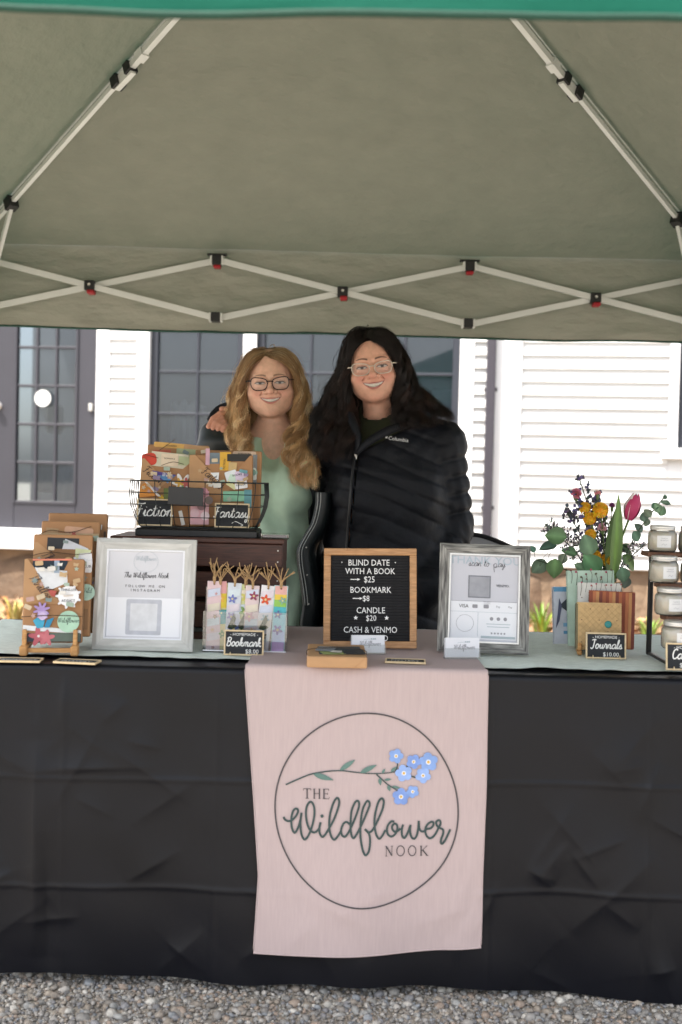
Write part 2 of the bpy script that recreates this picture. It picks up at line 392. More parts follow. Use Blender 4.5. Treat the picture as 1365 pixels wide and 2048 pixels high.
    # pale things inside, seen dimly through the panes
    def drape(x, z0, z1, wd, y):
        mb = MB(); n = 14; vs = []
        for j, z in enumerate((z1, (z0+z1)/2, z0)):
            for i in range(n+1): vs.append((x+wd*(i/n-.5)*(1+.25*j), y+.03*math.sin(i*1.9+j), z+.03*math.sin(i)))
        mb.add(vs, [(j*(n+1)+i, j*(n+1)+i+1, (j+1)*(n+1)+i+1, (j+1)*(n+1)+i) for j in range(2) for i in range(n)])
        mb.build('curtain', curtain, house, True)
    for (pa, pb, hx, y_) in (((60, 900), (100, 700), '#6f5b48', .9), ((110, 960), (150, 880), '#9a948c', .6), ((40, 860), (62, 800), '#a8a39a', .5), ((118, 780), (148, 690), '#5a4638', .8), ((30, 985), (70, 925), '#b9b4ac', .4), ((330, 870), (372, 800), '#9aa0a6', .5), ((560, 760), (600, 700), '#8a9096', .7), ((690, 745), (730, 690), '#7f8890', .9), ((430, 740), (470, 690), '#79828c', .8), ((850, 860), (900, 760), '#6f7a84', .7)):
        x0, z0 = wp(*pa); x1, z1 = wp(*pb); MB().cbox(x0, x1, y_, y_+.2, z0, z1, .02).build('shop_goods', colmat(hx), house)
    a, b = wp(345, 800); drape(a, .9, b, .2, .3)
    a, b = wp(130, 930); drape(a, .6, b, .4, .35)
    # fieldstone foundation
    st = mat('fieldstone', srgb('#6b5847'), rough=.9, var=.35, scale=5, bump=.8, bscale=9, bdist=.03)
    st2 = mat('fieldstone_pale', srgb('#7e6a56'), rough=.9, var=.3, scale=4, bump=.8, bscale=9, bdist=.03)
    MB().box(-4.8, 4.8, .02, .098, -.05, zb-.001).build('foundation_wall', st2, house)
    x = -4.6; rnd = random.Random(5)
    while x < 4.6:
        wd = rnd.uniform(.55, .95); mb = MB(); vs, fs = ICO[3]; q = []
        for p in vs:
            v = Vector(p); v = Vector((math.copysign(abs(v.x)**.6, v.x), math.copysign(abs(v.y)**.7, v.y), math.copysign(abs(v.z)**.6, v.z)))
            v *= 1 + .13*noise.noise(v*1.8 + Vector((x, 0, 0)))
            q.append((v.x*wd*.53, v.y*.22, v.z*(zb*.54)))
        mb.add(q, fs); o = mb.build('foundation_stone', rnd.choice((st, st2)), house, True); o.location = (x+wd/2, .17, zb*.49-.02); x += wd
build_house()

def leaf_bed():
    rnd = random.Random(11); mb = MB()
    pal = [srgb(h) for h in ('#7a5535', '#94704a', '#644529', '#a88660', '#70533a', '#b3977a', '#523822')]
    for i in range(5200):
        lx = rnd.uniform(-4.2, 4.2); ly = -rnd.random()**1.3*2.4 - .03
        p = HM @ Vector((lx, ly, 0)); s = rnd.uniform(.025, .06)
        zz = .03 + .20*max(0, 1+ly/1.4)*rnd.random()
        Mx = rotv(rnd.uniform(-.9, .9), rnd.uniform(-.9, .9), rnd.uniform(0, 6.3)).to_3x3()
        pts = [(-.9, 0, 0), (-.3, .45, .1), (.5, .35, .15), (1, 0, .05), (.45, -.4, .15), (-.35, -.4, .1)]
        mb.add([Mx @ (Vector(q)*s) + Vector((p.x, p.y, zz)) for q in pts], [(0, 1, 2, 3, 4, 5)], tuple(c*rnd.uniform(.8, 1.1) for c in rnd.choice(pal)))
    tag(mb.build('fallen_leaves', mat('dry_leaves', (1, 1, 1), rough=.8, var=.15, scale=30, vcol=True)), 'dry brown leaves lying along the foot of the house', 'leaves', kind='stuff')
    # low earth bank
    mb = MB(); n, k = 60, 10; vs = []
    for j in range(k+1):
        for i in range(n+1):
            lx = -5+10*i/n; t = j/k; ly = -1.5+1.5*t
            p = HM @ Vector((lx, ly, 0)); vs.append((p.x, p.y, .012+.16*t*t+.05*t*noise.noise(Vector((lx*1.7, ly*2, 3)))))
    mb.add(vs, [(j*(n+1)+i, j*(n+1)+i+1, (j+1)*(n+1)+i+1, (j+1)*(n+1)+i) for j in range(k) for i in range(n)])
    tag(mb.build('bank', mat('bank_soil', srgb('#8a6f54'), rough=.95, var=.35, scale=8, bump=1, bscale=20, bdist=.03), smooth=True), 'low bank of brown earth against the house wall', 'bank', kind='structure')
leaf_bed()
def grass_tuft(px, py, Y, h, n, label, hexs):
    p = onz(px, py, .05); p = Vector((p.x*Y/p.y, Y, 0))
    rnd = random.Random(int(px)); mb = MB(); c = srgb(hexs)
    for i in range(n):
        a = rnd.uniform(0, 6.3); L = h*rnd.uniform(.6, 1.1); le = rnd.uniform(.15, .6); r0 = rnd.uniform(0, .05)
        pts = [Vector((math.cos(a)*(r0+le*L*t*t), math.sin(a)*(r0+le*L*t*t), L*t*(1-.25*t))) for t in (0, .25, .5, .75, 1)]
        sd = Vector((-math.sin(a), math.cos(a), 0)); wd = (.011, .012, .01, .007, .001)
        vs = [q + sd*s*wv for q, wv in zip(pts, wd) for s in (-1, 1)]
        mb.add(vs, [(2*j, 2*j+1, 2*j+3, 2*j+2) for j in range(4)], tuple(q*rnd.uniform(.7, 1.2) for q in c))
    o = mb.build('grass_tuft', mat('blades_'+str(int(px)), (1, 1, 1), rough=.5, var=.1, vcol=True)); o.location = (p.x, p.y, .12)
    tag(o, label, 'grass')
grass_tuft(1083, 1262, 7.6, .34, 40, 'bright green clump of long leaves behind the grey photo frame', '#86a23a')
grass_tuft(1300, 1262, 7.7, .22, 26, 'short green grass tuft on the bank behind the candle stand', '#8ba24e')
grass_tuft(30, 1235, 7.8, .24, 26, 'yellowish dry grass tuft on the bank behind the easel books', '#b39a52')
# ------------------------------------------------------------------ canopy tent
TXL, TXR, TY0, TY1, TZE, TZB, TZP = -1.545, 1.515, 1.445, 4.50, 2.115, 1.785, 2.985
def build_tent():
    tent = thing('canopy_tent', 'green pop-up canopy tent with grey steel frame over the stall', 'tent', ((TXL+TXR)/2, (TY0+TY1)/2, 0))
    ox, oy = tent.location.x, tent.location.y
    XL, XR, Y0, Y1 = TXL-ox, TXR-ox, TY0-oy, TY1-oy
    lin = cloth_translucent('tent_lining', srgb('#979186'), (.40, .38, .34), .26, scale=9, bump=1.0, bdist=.014)
    lin_backlit = cloth_translucent('valance_lining', srgb('#b8b2a6'), (.55, .53, .48), .35, scale=7, bump=.9, bdist=.02)  # paler copy of the roof lining: backlight on the valance put into its colour
    grn = cloth_translucent('tent_green', (.006, .105, .07), (.02, .26, .17), .30, scale=4, bump=.4, bdist=.015)
    peak = Vector((0, 0, TZP)); C = [Vector((XL, Y1, TZE)), Vector((XR, Y1, TZE)), Vector((XR, Y0, TZE)), Vector((XL, Y0, TZE))]
    N = 34
    def facet(a, b, off, name, m, seed):
        mb = MB(); vs = []; idx = {}
        nrm = (b-a).cross(peak-a).normalized()
        if nrm.z < 0: nrm = -nrm
        for j in range(N+1):
            for i in range(N+1-j):
                u, v_ = i/N, j/N; wgt = 1-u-v_
                p = a*wgt + b*u + peak*v_
                sag = -.035*27*u*v_*wgt*.6 - .02*4*u*wgt*(1-v_)**6*0
                q = Vector((p.x*3+seed, p.y*3, p.z*3))
                e = min(1, 12*min(u, wgt, v_+.05))
                wr = .006*noise.noise(q*1.2) + .0035*noise.noise(q*3.1)
                wr += .004*noise.noise(Vector((p.x*1.2+seed, p.y*9, p.z*9)))
                idx[(i, j)] = len(vs); vs.append(p + nrm*(sag + wr*e + off))
        fs = []
        for j in range(N):
            for i in range(N-j):
                fs.append((idx[(i, j)], idx[(i+1, j)], idx[(i, j+1)]))
                if i+j < N-1: fs.append((idx[(i+1, j)], idx[(i+1, j+1)], idx[(i, j+1)]))
        mb.add(vs, fs); return mb.build(name, m, tent, True)
    for k in range(4):
        a, b = C[k], C[(k+1) % 4]
        facet(a, b, .0, 'lining_panel', lin, k*7); facet(a, b, .005, 'roof_panel', grn, k*7)
        # valance
        for nm, m, off in (('valance_lining', lin_backlit, .0), ('valance', grn, .005)):
            mb = MB(); n, h = 120, 14; vs = []; out = Vector(((a.y-b.y), (b.x-a.x), 0)).normalized()
            if out.dot((a+b)/2) < 0: out = -out
            for j in range(h+1):
                for i in range(n+1):
                    t = i/n; v_ = j/h; p = a.lerp(b, t); L = (b-a).length*t
                    wr = .016*v_*noise.noise(Vector((L*2.1+k*9, v_*1.5, 1))) + .013*noise.noise(Vector((L*3.5+k*9, v_*7-L*1.1, 4)))*min(1, v_*4)
                    wr += .007*noise.noise(Vector((L*7, v_*15+L*3, k)))*min(1, v_*4)
                    zb = TZB + .0025*math.sin(L*5+k) + (.002*noise.noise(Vector((L*6, k, 2))))
                    z = TZE + .002 + (zb-TZE-.002)*v_
                    vs.append(p + out*(off + wr + .01*v_) + Vector((0, 0, z-p.z)))
            mb.add(vs, [(j*(n+1)+i, j*(n+1)+i+1, (j+1)*(n+1)+i+1, (j+1)*(n+1)+i) for j in range(h) for i in range(n)])
            mb.build(nm, m, tent, True)
            if nm == 'valance':
                hm = MB(); hm.tube([vs[h*(n+1)+i] - (out*.002) for i in range(0, n+1, 2)], .0055, 5)
                hm.build('hem', mat('hem_green', (.008, .05, .032), rough=.8, var=.1), tent, True)
    # hip poles
    st, bk = M['steel_white'], M['black_plastic']
    for k in range(4):
        d = (peak - C[k]); q = lambda t, dz=-.012: C[k] + Vector((0, 0, -.022)) + d*t + Vector((0, 0, dz))
        MB().bar(q(.02), q(.53), .016, .016).build('hip_pole', st, tent)
        MB().bar(q(.50, -.012), q(.985, -.012), .020, .020).build('hip_pole', st, tent)
        MB().bar(q(.550, -.012), q(.566, -.012), .031, .031).build('collar', st, tent)
        j = MB(); j.bar(q(.488, -.014), q(.503, -.014), .040, .038); j.bar(q(.522, -.014), q(.534, -.014), .038, .036)
        j.build('joint', bk, tent)
        MB().bar(q(.492, -.03), q(.536, -.034), .02, .016).build('latch', st, tent)
        MB().bar(q(.155, -.016), q(.172, -.016), .040, .045).build('joint', bk, tent)
        lg = C[k]; MB().bar(q(.163, -.03), Vector((lg.x*.985, lg.y*.985, 1.62)), .014, .014).build('strut', st, tent)
        # legs
        g = MB(); g.cbox(lg.x-.018, lg.x+.018, lg.y-.018, lg.y+.018, .006, TZE-.01, .003); g.build('leg', st, tent)
        MB().cbox(lg.x-.05, lg.x+.05, lg.y-.05, lg.y+.05, 0, .006, .002).build('foot_plate', st, tent)
        MB().cbox(lg.x-.03, lg.x+.03, lg.y-.03, lg.y+.03, 1.56, 1.64, .006).build('slider', bk, tent)
        MB().cbox(lg.x-.03, lg.x+.03, lg.y-.03, lg.y+.03, TZE-.08, TZE-.009, .006).build('corner_bracket', bk, tent)
    MB().lathe([(.001, -.06), (.05, -.05), (.06, -.02), (.05, .005), (.001, .01)], 16, c=(0, 0, TZP-.02)).build('peak_hub', bk, tent, True)
    # scissor trusses, three crosses a side
    zu, zl = 2.062, 1.833
    for k in range(4):
        a, b = C[k].copy(), C[(k+1) % 4].copy(); dd = (b-a)/6
        inn = -(a+b)/2; inn.z = 0; inn.normalize()
        P = lambda i, z, o: Vector((a.x+dd.x*i, a.y+dd.y*i, z)) + inn*o
        for x in range(3):
            l, c_, r = 2*x, 2*x+1, 2*x+2
            zc = (zu+zl)/2
            MB().bar(P(l+.02, zl, .030), P(r-.02, zu, .030), .012, .023).build('truss_bar', st, tent)
            MB().bar(P(l+.02, zu, .0445), P(r-.02, zl, .0445), .012, .023).build('truss_bar', st, tent)
            Mx = Matrix.Translation(P(c_, zc, .037)) @ Matrix.Rotation(math.atan2(dd.y, dd.x), 4, 'Z')
            o = MB().cbox(-.021, .021, -.021, .021, -.019, .021, .003).build('pivot_block', bk, tent); o.matrix_local = Mx
            o = MB().cbox(-.014, .016, -.024, .019, -.033, -.017, .004).build('pivot_cap', M['red_plastic'], tent); o.matrix_local = Mx @ Matrix.Translation((.004, 0, 0))
            o = MB().lathe([(.001, -.004), (.005, -.003), (.006, 0)], 10, M=Matrix.Rotation(R(90), 4, 'X')).build('rivet', M['silver'], tent); o.matrix_local = Mx @ Matrix.Translation((0, -.0255 if k == 0 else .0255, .003))
        for x in (2, 4):
            for z, up in ((zu, 1), (zl, 0)):
                Mx = Matrix.Translation(P(x, z, .037)) @ Matrix.Rotation(math.atan2(dd.y, dd.x), 4, 'Z')
                o = MB().cbox(-.018, .018, -.022, .022, -.018, .02, .003).build('pivot_block', bk, tent); o.matrix_local = Mx
                o = MB().cbox(.018, .027, -.018, .018, -.017, .019, .002).build('end_plate', st, tent); o.matrix_local = Mx
                o = MB().cbox(-.027, -.018, -.018, .018, -.017, .019, .002).build('end_plate', st, tent); o.matrix_local = Mx
                if up:
                    o = MB().cbox(-.014, .016, -.018, .02, -.031, -.0175, .004).build('pivot_cap', M['red_plastic'], tent); o.matrix_local = Mx
                    o = MB().cbox(-.04, .04, -.012, .012, .02, .0275, .002).build('roof_bracket', bk, tent); o.matrix_local = Mx
build_tent()

# ------------------------------------------------------------------ table and cloths
TZ = .75; TF, TB = 2.50, 3.26; TL, TRX = -.98, .98
def creases(x, z, segs):
    x = np.asarray(x, float); z = np.asarray(z, float); d = np.zeros(np.broadcast(x, z).shape)
    for (ax, az, bx, bz, amp, wd) in segs:
        vx, vz = bx-ax, bz-az; L2 = vx*vx+vz*vz; t = np.clip(((x-ax)*vx+(z-az)*vz)/L2, 0, 1)
        r = np.sqrt((x-(ax+vx*t))**2+(z-(az+vz*t))**2); sd = (x-ax)*vz-(z-az)*vx
        d = d+amp*np.exp(-r/(wd*np.where(sd > 0, 1.0, 2.6)))*np.sin(math.pi*np.clip(t, .06, .97))
    return d
def creases1(x, z, segs):
    d = 0.
    for (ax, az, bx, bz, amp, wd) in segs:
        vx, vz = bx-ax, bz-az; t = max(0., min(1., ((x-ax)*vx+(z-az)*vz)/(vx*vx+vz*vz))); r = math.hypot(x-ax-vx*t, z-az-vz*t)
        if r < wd*9: d += amp*math.exp(-r/(wd*(1. if (x-ax)*vz-(z-az)*vx > 0 else 2.6)))*math.sin(math.pi*min(.97, max(.06, t)))
    return d
rc = random.Random(21); CR = []
for i in range(46):
    x, z = rc.uniform(-1, 1), rc.uniform(.05, .72); a = rc.choice((-.9, -.7, -.6, .7, .8, .15, -2.2)) + rc.uniform(-.3, .3); L = rc.uniform(.08, .3)
    CR.append((x, z, x+L*math.cos(a), z+L*math.sin(a), rc.uniform(.0025, .0062), rc.uniform(.008, .016)))
for (p, q, amp, wd) in (((75, 1450), (70, 1930), .02, .028), ((95, 1640), (95, 1960), -.012, .02), ((130, 1340), (120, 1470), .006, .012),
                        ((700, 1990), (480, 1640), .004, .02), ((1130, 1880), (1320, 1700), .012, .035), ((1200, 1800), (1280, 1860), .006, .02),
                        ((1180, 1500), (1260, 1580), .006, .018), ((1080, 1600), (1200, 1740), .006, .015), ((1140, 1700), (1200, 1780), .006, .012),
                        ((1060, 1740), (1110, 1780), .006, .012), ((1220, 1545), (1290, 1530), .006, .018), ((200, 1450), (260, 1400), .005, .012), ((250, 1480), (330, 1500), .005, .012),
                        ((420, 1850), (300, 1960), .005, .02), ((1290, 1945), (1350, 1930), .009, .02), ((30, 1740), (-40, 1770), .01, .02), ((900, 1930), (990, 1700), .004, .02)):
    A, B = at(*p, TF), at(*q, TF); CR.append((A.x, A.z, B.x, B.z, amp, wd))
def cloth_y(x, z, cr=True):                         # how far the black drop bulges towards the viewer
    t = max(0, (TZ-z)/TZ)
    d = .014*t*math.sin(x*6.3+1.3) + .010*t*math.sin(x*17+2*math.sin(x*3)+z) + .010*t*noise.noise(Vector((x*2.3, z*1.2, 5))) + .003*noise.noise(Vector((x*7+z*5, z*6, 2)))
    for zl in (.495, .245): d += .0022*math.exp(-((z-zl-.006*math.sin(x*3))/.006)**2)
    for xl in (-.62, -.27, .36, .72): d += .0018*math.exp(-((x-xl)/.006)**2)
    return d + (creases1(x, z, CR) if cr else 0.) + .012*t
def build_table():
    tb = thing('folding_table', 'folding table hidden under the black tablecloth', 'table', (0, (TF+TB)/2, 0))
    h = (TB-TF)/2
    MB().cbox(TL+.03, TRX-.03, -h+.02, h-.02, TZ-.045, TZ-.006, .008).build('table_top', mat('table_plastic', (.55, .55, .53), rough=.6), tb)
    for x in (-.8, .8):
        for y in (-.28, .28):
            MB().tube([(x, y, 0), (x, y, TZ-.046)], .014, 8).build('leg', M['black_plastic'], tb, True)
        MB().tube([(x, -.28, .3), (x, .28, .3)], .01, 8).build('crossbar', M['black_plastic'], tb, True)
    # black cloth: top, front drop, back and side drops as one sheet
    mb = MB(); n = 400; zbot = lambda x: .022 + .012*math.sin(x*2.2+2.2) + .006*math.sin(x*7)
    rows = [('t', v) for v in np.linspace(1, 0, 14)] + [('r', a) for a in (.33, .66)] + [('d', v) for v in np.linspace(0, 1, 180)]
    vs = []
    for kind, v in rows:
        for i in range(n+1):
            x = TL + (TRX-TL)*i/n
            if kind == 't': vs.append((x, TF + .012 + (TB-TF-.012)*v, TZ + .0012*noise.noise(Vector((x*6, v*4, 0)))))
            elif kind == 'r':
                a = v*math.pi/2; vs.append((x, TF+.012-.012*math.sin(a), TZ-.012+.012*math.cos(a)))
            else:
                z = TZ-.012 - (TZ-.012-zbot(x))*v
                vs.append((x, TF - cloth_y(x, z, False)*min(1, v*9+.0), z))
    m = len(rows); A = np.array(vs); q = A[16*(n+1):]; q[:, 1] -= creases(q[:, 0], q[:, 2], CR)*np.clip((TZ-.012-q[:, 2])*14, 0, 1); vs = [tuple(p) for p in A]
    mb.add(vs, [(j*(n+1)+i, j*(n+1)+i+1, (j+1)*(n+1)+i+1, (j+1)*(n+1)+i) for j in range(m-1) for i in range(n)])
    # side and back drops
    for x, s in ((TL, -1), (TRX, 1)):
        k = 30; vs = []
        for j in range(12):
            for i in range(k+1):
                y = TF+.012+(TB-TF-.012)*i/k; t = j/11; vs.append((x + s*(.002+.03*t*abs(math.sin(i*.9)))*min(1, j), y, TZ - (TZ-.03)*t))
        mb.add(vs, [(j*(k+1)+i, j*(k+1)+i+1, (j+1)*(k+1)+i+1, (j+1)*(k+1)+i) for j in range(11) for i in range(k)])
    k = 60; vs = []
    for j in range(6):
        for i in range(k+1):
            x = TL+(TRX-TL)*i/k; t = j/5; vs.append((x, TB + (.001+.02*t*abs(math.sin(i*.8)))*min(1, j), TZ - .3*t))
    mb.add(vs, [(j*(k+1)+i, j*(k+1)+i+1, (j+1)*(k+1)+i+1, (j+1)*(k+1)+i) for j in range(5) for i in range(k)])
    o = mb.build('tablecloth', M['black_cloth'], smooth=True)
    tag(o, 'creased black cloth draped over the table to the ground', 'tablecloth')
build_table()
def table_pt(px, py, dz=.008): return onz(px, py, TZ+dz)

def build_runner():                        # sage gauze lying lengthways
    mb = MB(); n, h = 200, 26; vs = []
    for j in range(h+1):
        for i in range(n+1):
            x = TL-.0 + (TRX-TL)*i/n; v = j/h
            y0 = 2.585 + .02*noise.noise(Vector((x*3.1, 0, 7))) + .008*noise.noise(Vector((x*11, 0, 3))) + (-.028 if x > .25 else 0)
            y = y0 + (3.2-y0)*v
            z = TZ + .0035 + .0030*(1+noise.noise(Vector((x*18+v*7, v*9, 2)))) + .006*max(0, noise.noise(Vector((x*5+v*2, v*9, 6))))*(1 if v < .25 else .25)
            vs.append((x, y, z))
    mb.add(vs, [(j*(n+1)+i, j*(n+1)+i+1, (j+1)*(n+1)+i+1, (j+1)*(n+1)+i) for j in range(h) for i in range(n)])
    tag(mb.build('table_runner', M['sage_gauze'], smooth=True), 'crinkled sage green gauze runner lying along the table', 'table runner')
build_runner()

# pink banner over the front
_bl = [at(490, 1345, TF-.02), at(508, 1600, TF-.02), at(518, 1750, TF-.02), at(508, 1898, TF-.02)]
_br = [at(978, 1345, TF-.02), at(972, 1600, TF-.02), at(966, 1750, TF-.02), at(963, 1893, TF-.02)]
BZT = TZ + .012; BYF = TF - .012
def _ip(z, arr):
    P = sorted(((p.z, p.x) for p in arr)); zs_, xs_ = [a for a, b in P], [b for a, b in P]; return float(np.interp(z, zs_, xs_))
BC = []
for (p, q, amp, wd) in (((660, 1830), (800, 1760), .007, .03), ((600, 1780), (760, 1850), .006, .02), ((740, 1760), (760, 1905), .005, .025), ((820, 1850), (960, 1800), .006, .02),
                        ((900, 1840), (965, 1700), .006, .025), ((940, 1600), (975, 1450), .005, .018), ((890, 1880), (965, 1850), .006, .02), ((560, 1900), (640, 1830), .005, .02),
                        ((530, 1850), (520, 1600), .004, .02), ((690, 1700), (900, 1690), .0025, .03), ((930, 1500), (960, 1650), .004, .02)):
    A, B = at(*p, TF), at(*q, TF); BC.append((A.x, A.z, B.x, B.z, amp, wd))
def banner_y(x, z): return min(banner_y0(x, z), TF-.004-cloth_y(x, z)*min(1, max(0, (TZ-z)*12)))
def banner_y0(x, z):
    t = max(0, (TZ-z)/.6)
    return BYF - cloth_y(x, z, False)*.35*min(1, t*6) - .012*t - .010*t*noise.noise(Vector((x*4, z*2.2, 8))) - .002*noise.noise(Vector((x*9, z*9, 1))) - .8*creases1(x, z, BC) - .010*t*t*math.cos(x*11)
def build_banner():
    mb = MB(); n = 90; vs = []
    xl0, xr0 = _bl[0].x, _br[0].x
    rows = [('t', v) for v in np.linspace(1, 0, 16)] + [('r', a) for a in (.25, .5, .75)] + [('d', v) for v in np.linspace(0, 1, 90)]
    zbot = lambda u: at(508+455*u, 1903-7*u+(6*math.sin(u*3.1)), TF-.02).z
    for kind, v in rows:
        for i in range(n+1):
            u = i/n
            if kind == 't':
                x = xl0 + .004 + (xr0-xl0-.008)*u; y = TF+.0 + (TB-.10-TF)*v
                vs.append((x, y, BZT + .0008*noise.noise(Vector((x*9, y*9, 0))) - (.0 if v > 0 else .0)))
            elif kind == 'r':
                a = v*math.pi/2; x = xl0 + (xr0-xl0)*u; vs.append((x, TF - .012*math.sin(a), BZT-.012+.012*math.cos(a)))
            else:
                z = (BZT-.012) + (zbot(u)-(BZT-.012))*v
                x = _ip(z, _bl) + (_ip(z, _br)-_ip(z, _bl))*u
                vs.append((x, banner_y(x, z), z))
    m = len(rows); mb.add(vs, [(j*(n+1)+i, j*(n+1)+i+1, (j+1)*(n+1)+i+1, (j+1)*(n+1)+i) for j in range(m-1) for i in range(n)])
    o = mb.build('banner', M['pink_linen'], smooth=True)
    tag(o, 'pink linen banner with wildflower emblem hanging over the table front', 'banner')
    hm = MB(); s0 = 19
    for side in (0, n): hm.tube([Vector(vs[(s0+j)*(n+1)+side]) for j in range(0, 90, 2)] , .0016, 5)
    hm.tube([Vector(vs[(m-1)*(n+1)+i]) for i in range(0, n+1, 2)], .0018, 5)
    hm.build('hem', M['pink_linen'], o, True)
    return o
banner = build_banner()
def bn(px, py, off=.0022):                 # photo pixel -> point just proud of the hanging cloth
    p = at(px, py, BYF-.02); return Vector((p.x, banner_y(p.x, p.z)-off, p.z))
def print_strokes(name, strokes, wpx, m, off=.0022, n=10, wf=None):
    mb = MB()
    for s in strokes:
        pts = spline(s, n); ws = wf or wpx
        mb.strip(pts, ws, lambda a, b: bn(a, b, off))
    return mb.build(name, m, banner)
def logo():
    import math as mm
    circ = [(734+184*mm.cos(t)+2*mm.sin(3*t), 1622+192*mm.sin(t)) for t in np.linspace(0, 2*mm.pi, 120)]
    mb = MB(); mb.strip(circ, 3.0, lambda a, b: bn(a, b)); mb.build('printed_ring', M['charcoal_ink'], banner)
    Z = lambda L: [(480+x*.38095, 1300+y*.38084) for x, y in L]
    A_ = lambda L: [(560+x/7.583, 1580+y/7.586) for x, y in L]
    B_ = lambda L: [(740+x/7.583, 1600+y/7.586) for x, y in L]
    Ws = [A_([(55,425),(75,465),(120,488),(170,480),(220,440),(262,380),(275,325),(245,300),(205,330),(178,410),(172,500),(185,600),(215,660),(245,645),(285,560),(315,450),(328,360)]),
          A_([(328,360),(315,450),(312,550),(325,670),(350,740),(380,762),(420,725),(465,630),(505,500),(525,370),(515,260),(480,200),(440,210),(405,280),(395,380),(410,500),(440,590),(480,640),(520,655),(560,635),(600,590)]),
          A_([(620,500),(600,580),(605,660),(640,718),(680,695),(730,620),(800,500),(860,360),(900,220),(890,150),(860,140),(810,220),(765,370),(750,500),(755,620),(785,720),(825,758),(870,720),(930,630)]),
          A_([(1060,530),(1010,495),(960,530),(930,620),(945,690),(985,715),(1030,670),(1075,590),(1130,470),(1190,310),(1205,220),(1180,180),(1140,210),(1090,330),(1075,480),(1075,600),(1090,700),(1120,735),(1160,690),(1215,590),(1270,480),(1330,340),(1365,240),(1352,192),(1320,190),(1270,280),(1240,400),(1225,550),(1225,720),(1250,880),(1280,970),(1310,990),(1348,940),(1367,850),(1370,750),(1355,680),(1320,630),(1290,605)]),
          A_([(1290,605),(1330,645),(1368,652)]) + B_([(45,465),(85,400),(140,290),(195,160),(215,60),(203,8),(172,0),(130,60),(90,200),(72,330),(80,450),(105,550),(145,600),(190,560),(240,470)]),
          B_([(375,350),(330,345),(280,400),(262,470),(280,540),(330,572),(385,540),(420,470),(415,400),(380,380),(345,410),(345,460),(380,500),(430,490),(470,450)]),
          B_([(510,395),(490,470),(495,560),(525,598),(560,560),(600,470),(625,400)]), B_([(625,400),(615,480),(635,580),(675,612),(715,570),(740,460),(748,340)]), B_([(748,340),(755,440),(780,495),(830,500),(870,465)]),
          B_([(870,465),(930,455),(970,410),(970,365),(935,360),(880,400),(850,470),(860,550),(905,605),(960,590),(1010,530),(1050,450),(1080,390),(1075,345),(1045,335),(1015,365),(1030,420),(1080,455),(1120,480),(1120,540),(1090,620),(1085,675),(1110,688),(1160,620),(1230,470)])]
    print_strokes('printed_lettering', Ws, 4.3, M['green_ink'], .0024)
    d = (644.4, 1633.8); mb = MB()
    mb.add([bn(d[0], d[1], .0024)] + [bn(d[0]+3.4*mm.cos(t), d[1]+3.4*mm.sin(t), .0024) for t in np.linspace(0, 2*mm.pi, 13)], [(0, i, i+1) for i in range(1, 13)])
    mb.build('printed_dot', M['green_ink'], banner)
    # serif capitals
    SER = {'T': [([(0,1),(1,1)],.06),([(.5,1),(.5,0)],.13),([(.28,0),(.72,0)],.06),([(0,1),(0,.82)],.06),([(1,1),(1,.82)],.06)],
           'H': [([(.15,1),(.15,0)],.13),([(.85,1),(.85,0)],.13),([(.15,.52),(.85,.52)],.06),([(0,1),(.3,1)],.05),([(.7,1),(1,1)],.05),([(0,0),(.3,0)],.05),([(.7,0),(1,0)],.05)],
           'E': [([(.15,1),(.15,0)],.13),([(0,1),(.8,1)],.06),([(0,0),(.85,0)],.06),([(.15,.52),(.65,.52)],.06),([(.8,1),(.8,.83)],.05),([(.85,0),(.85,.18)],.05),([(.65,.62),(.65,.42)],.05)],
           'N': [([(.15,1),(.15,0)],.06),([(.15,1),(.9,0)],.14),([(.9,1),(.9,0)],.06),([(0,1),(.2,1)],.05),([(.75,1),(1.05,1)],.05),([(0,0),(.3,0)],.05)],
           'O': [([(.5+.5*mm.cos(t), .5+.52*mm.sin(t)) for t in np.linspace(0, 2*mm.pi, 30)],.09)],
           'K': [([(.15,1),(.15,0)],.13),([(.9,1),(.18,.45)],.06),([(.35,.6),(.95,0)],.13),([(0,1),(.3,1)],.05),([(0,0),(.3,0)],.05),([(.75,1),(1,1)],.05),([(.75,0),(1.1,0)],.05)]}
    for word, x0, y0, hh, adv in (('THE', 607, 1599, 19, 19.5), ('NOOK', 771, 1714, 19.5, 23.4)):
        mb = MB()
        for i, ch in enumerate(word):
            for pts, wd in SER[ch]:
                wpx = hh*.85
                mb.strip([(x0+i*adv+p[0]*wpx*.92, y0-p[1]*hh + .012*(i*adv)) for p in pts], wd*hh, lambda a, b: bn(a, b, .0024))
        mb.build('printed_lettering', M['charcoal_ink'], banner)
    # branch
    stem = Z([(240,715),(300,688),(370,660),(450,645),(530,640),(600,648),(680,656),(760,655),(820,648)])
    br = [stem, Z([(718,660),(745,685),(780,715),(820,740),(850,760)]), Z([(820,648),(830,610),(822,580)]), Z([(850,640),(880,620),(915,600)]), Z([(900,670),(935,680),(960,670)])]
    print_strokes('printed_stem', br, 1, M['green_ink'], .0022, wf=lambda t: 3.0 - 1.2*t)
    leafm = colmat('#5b7871')
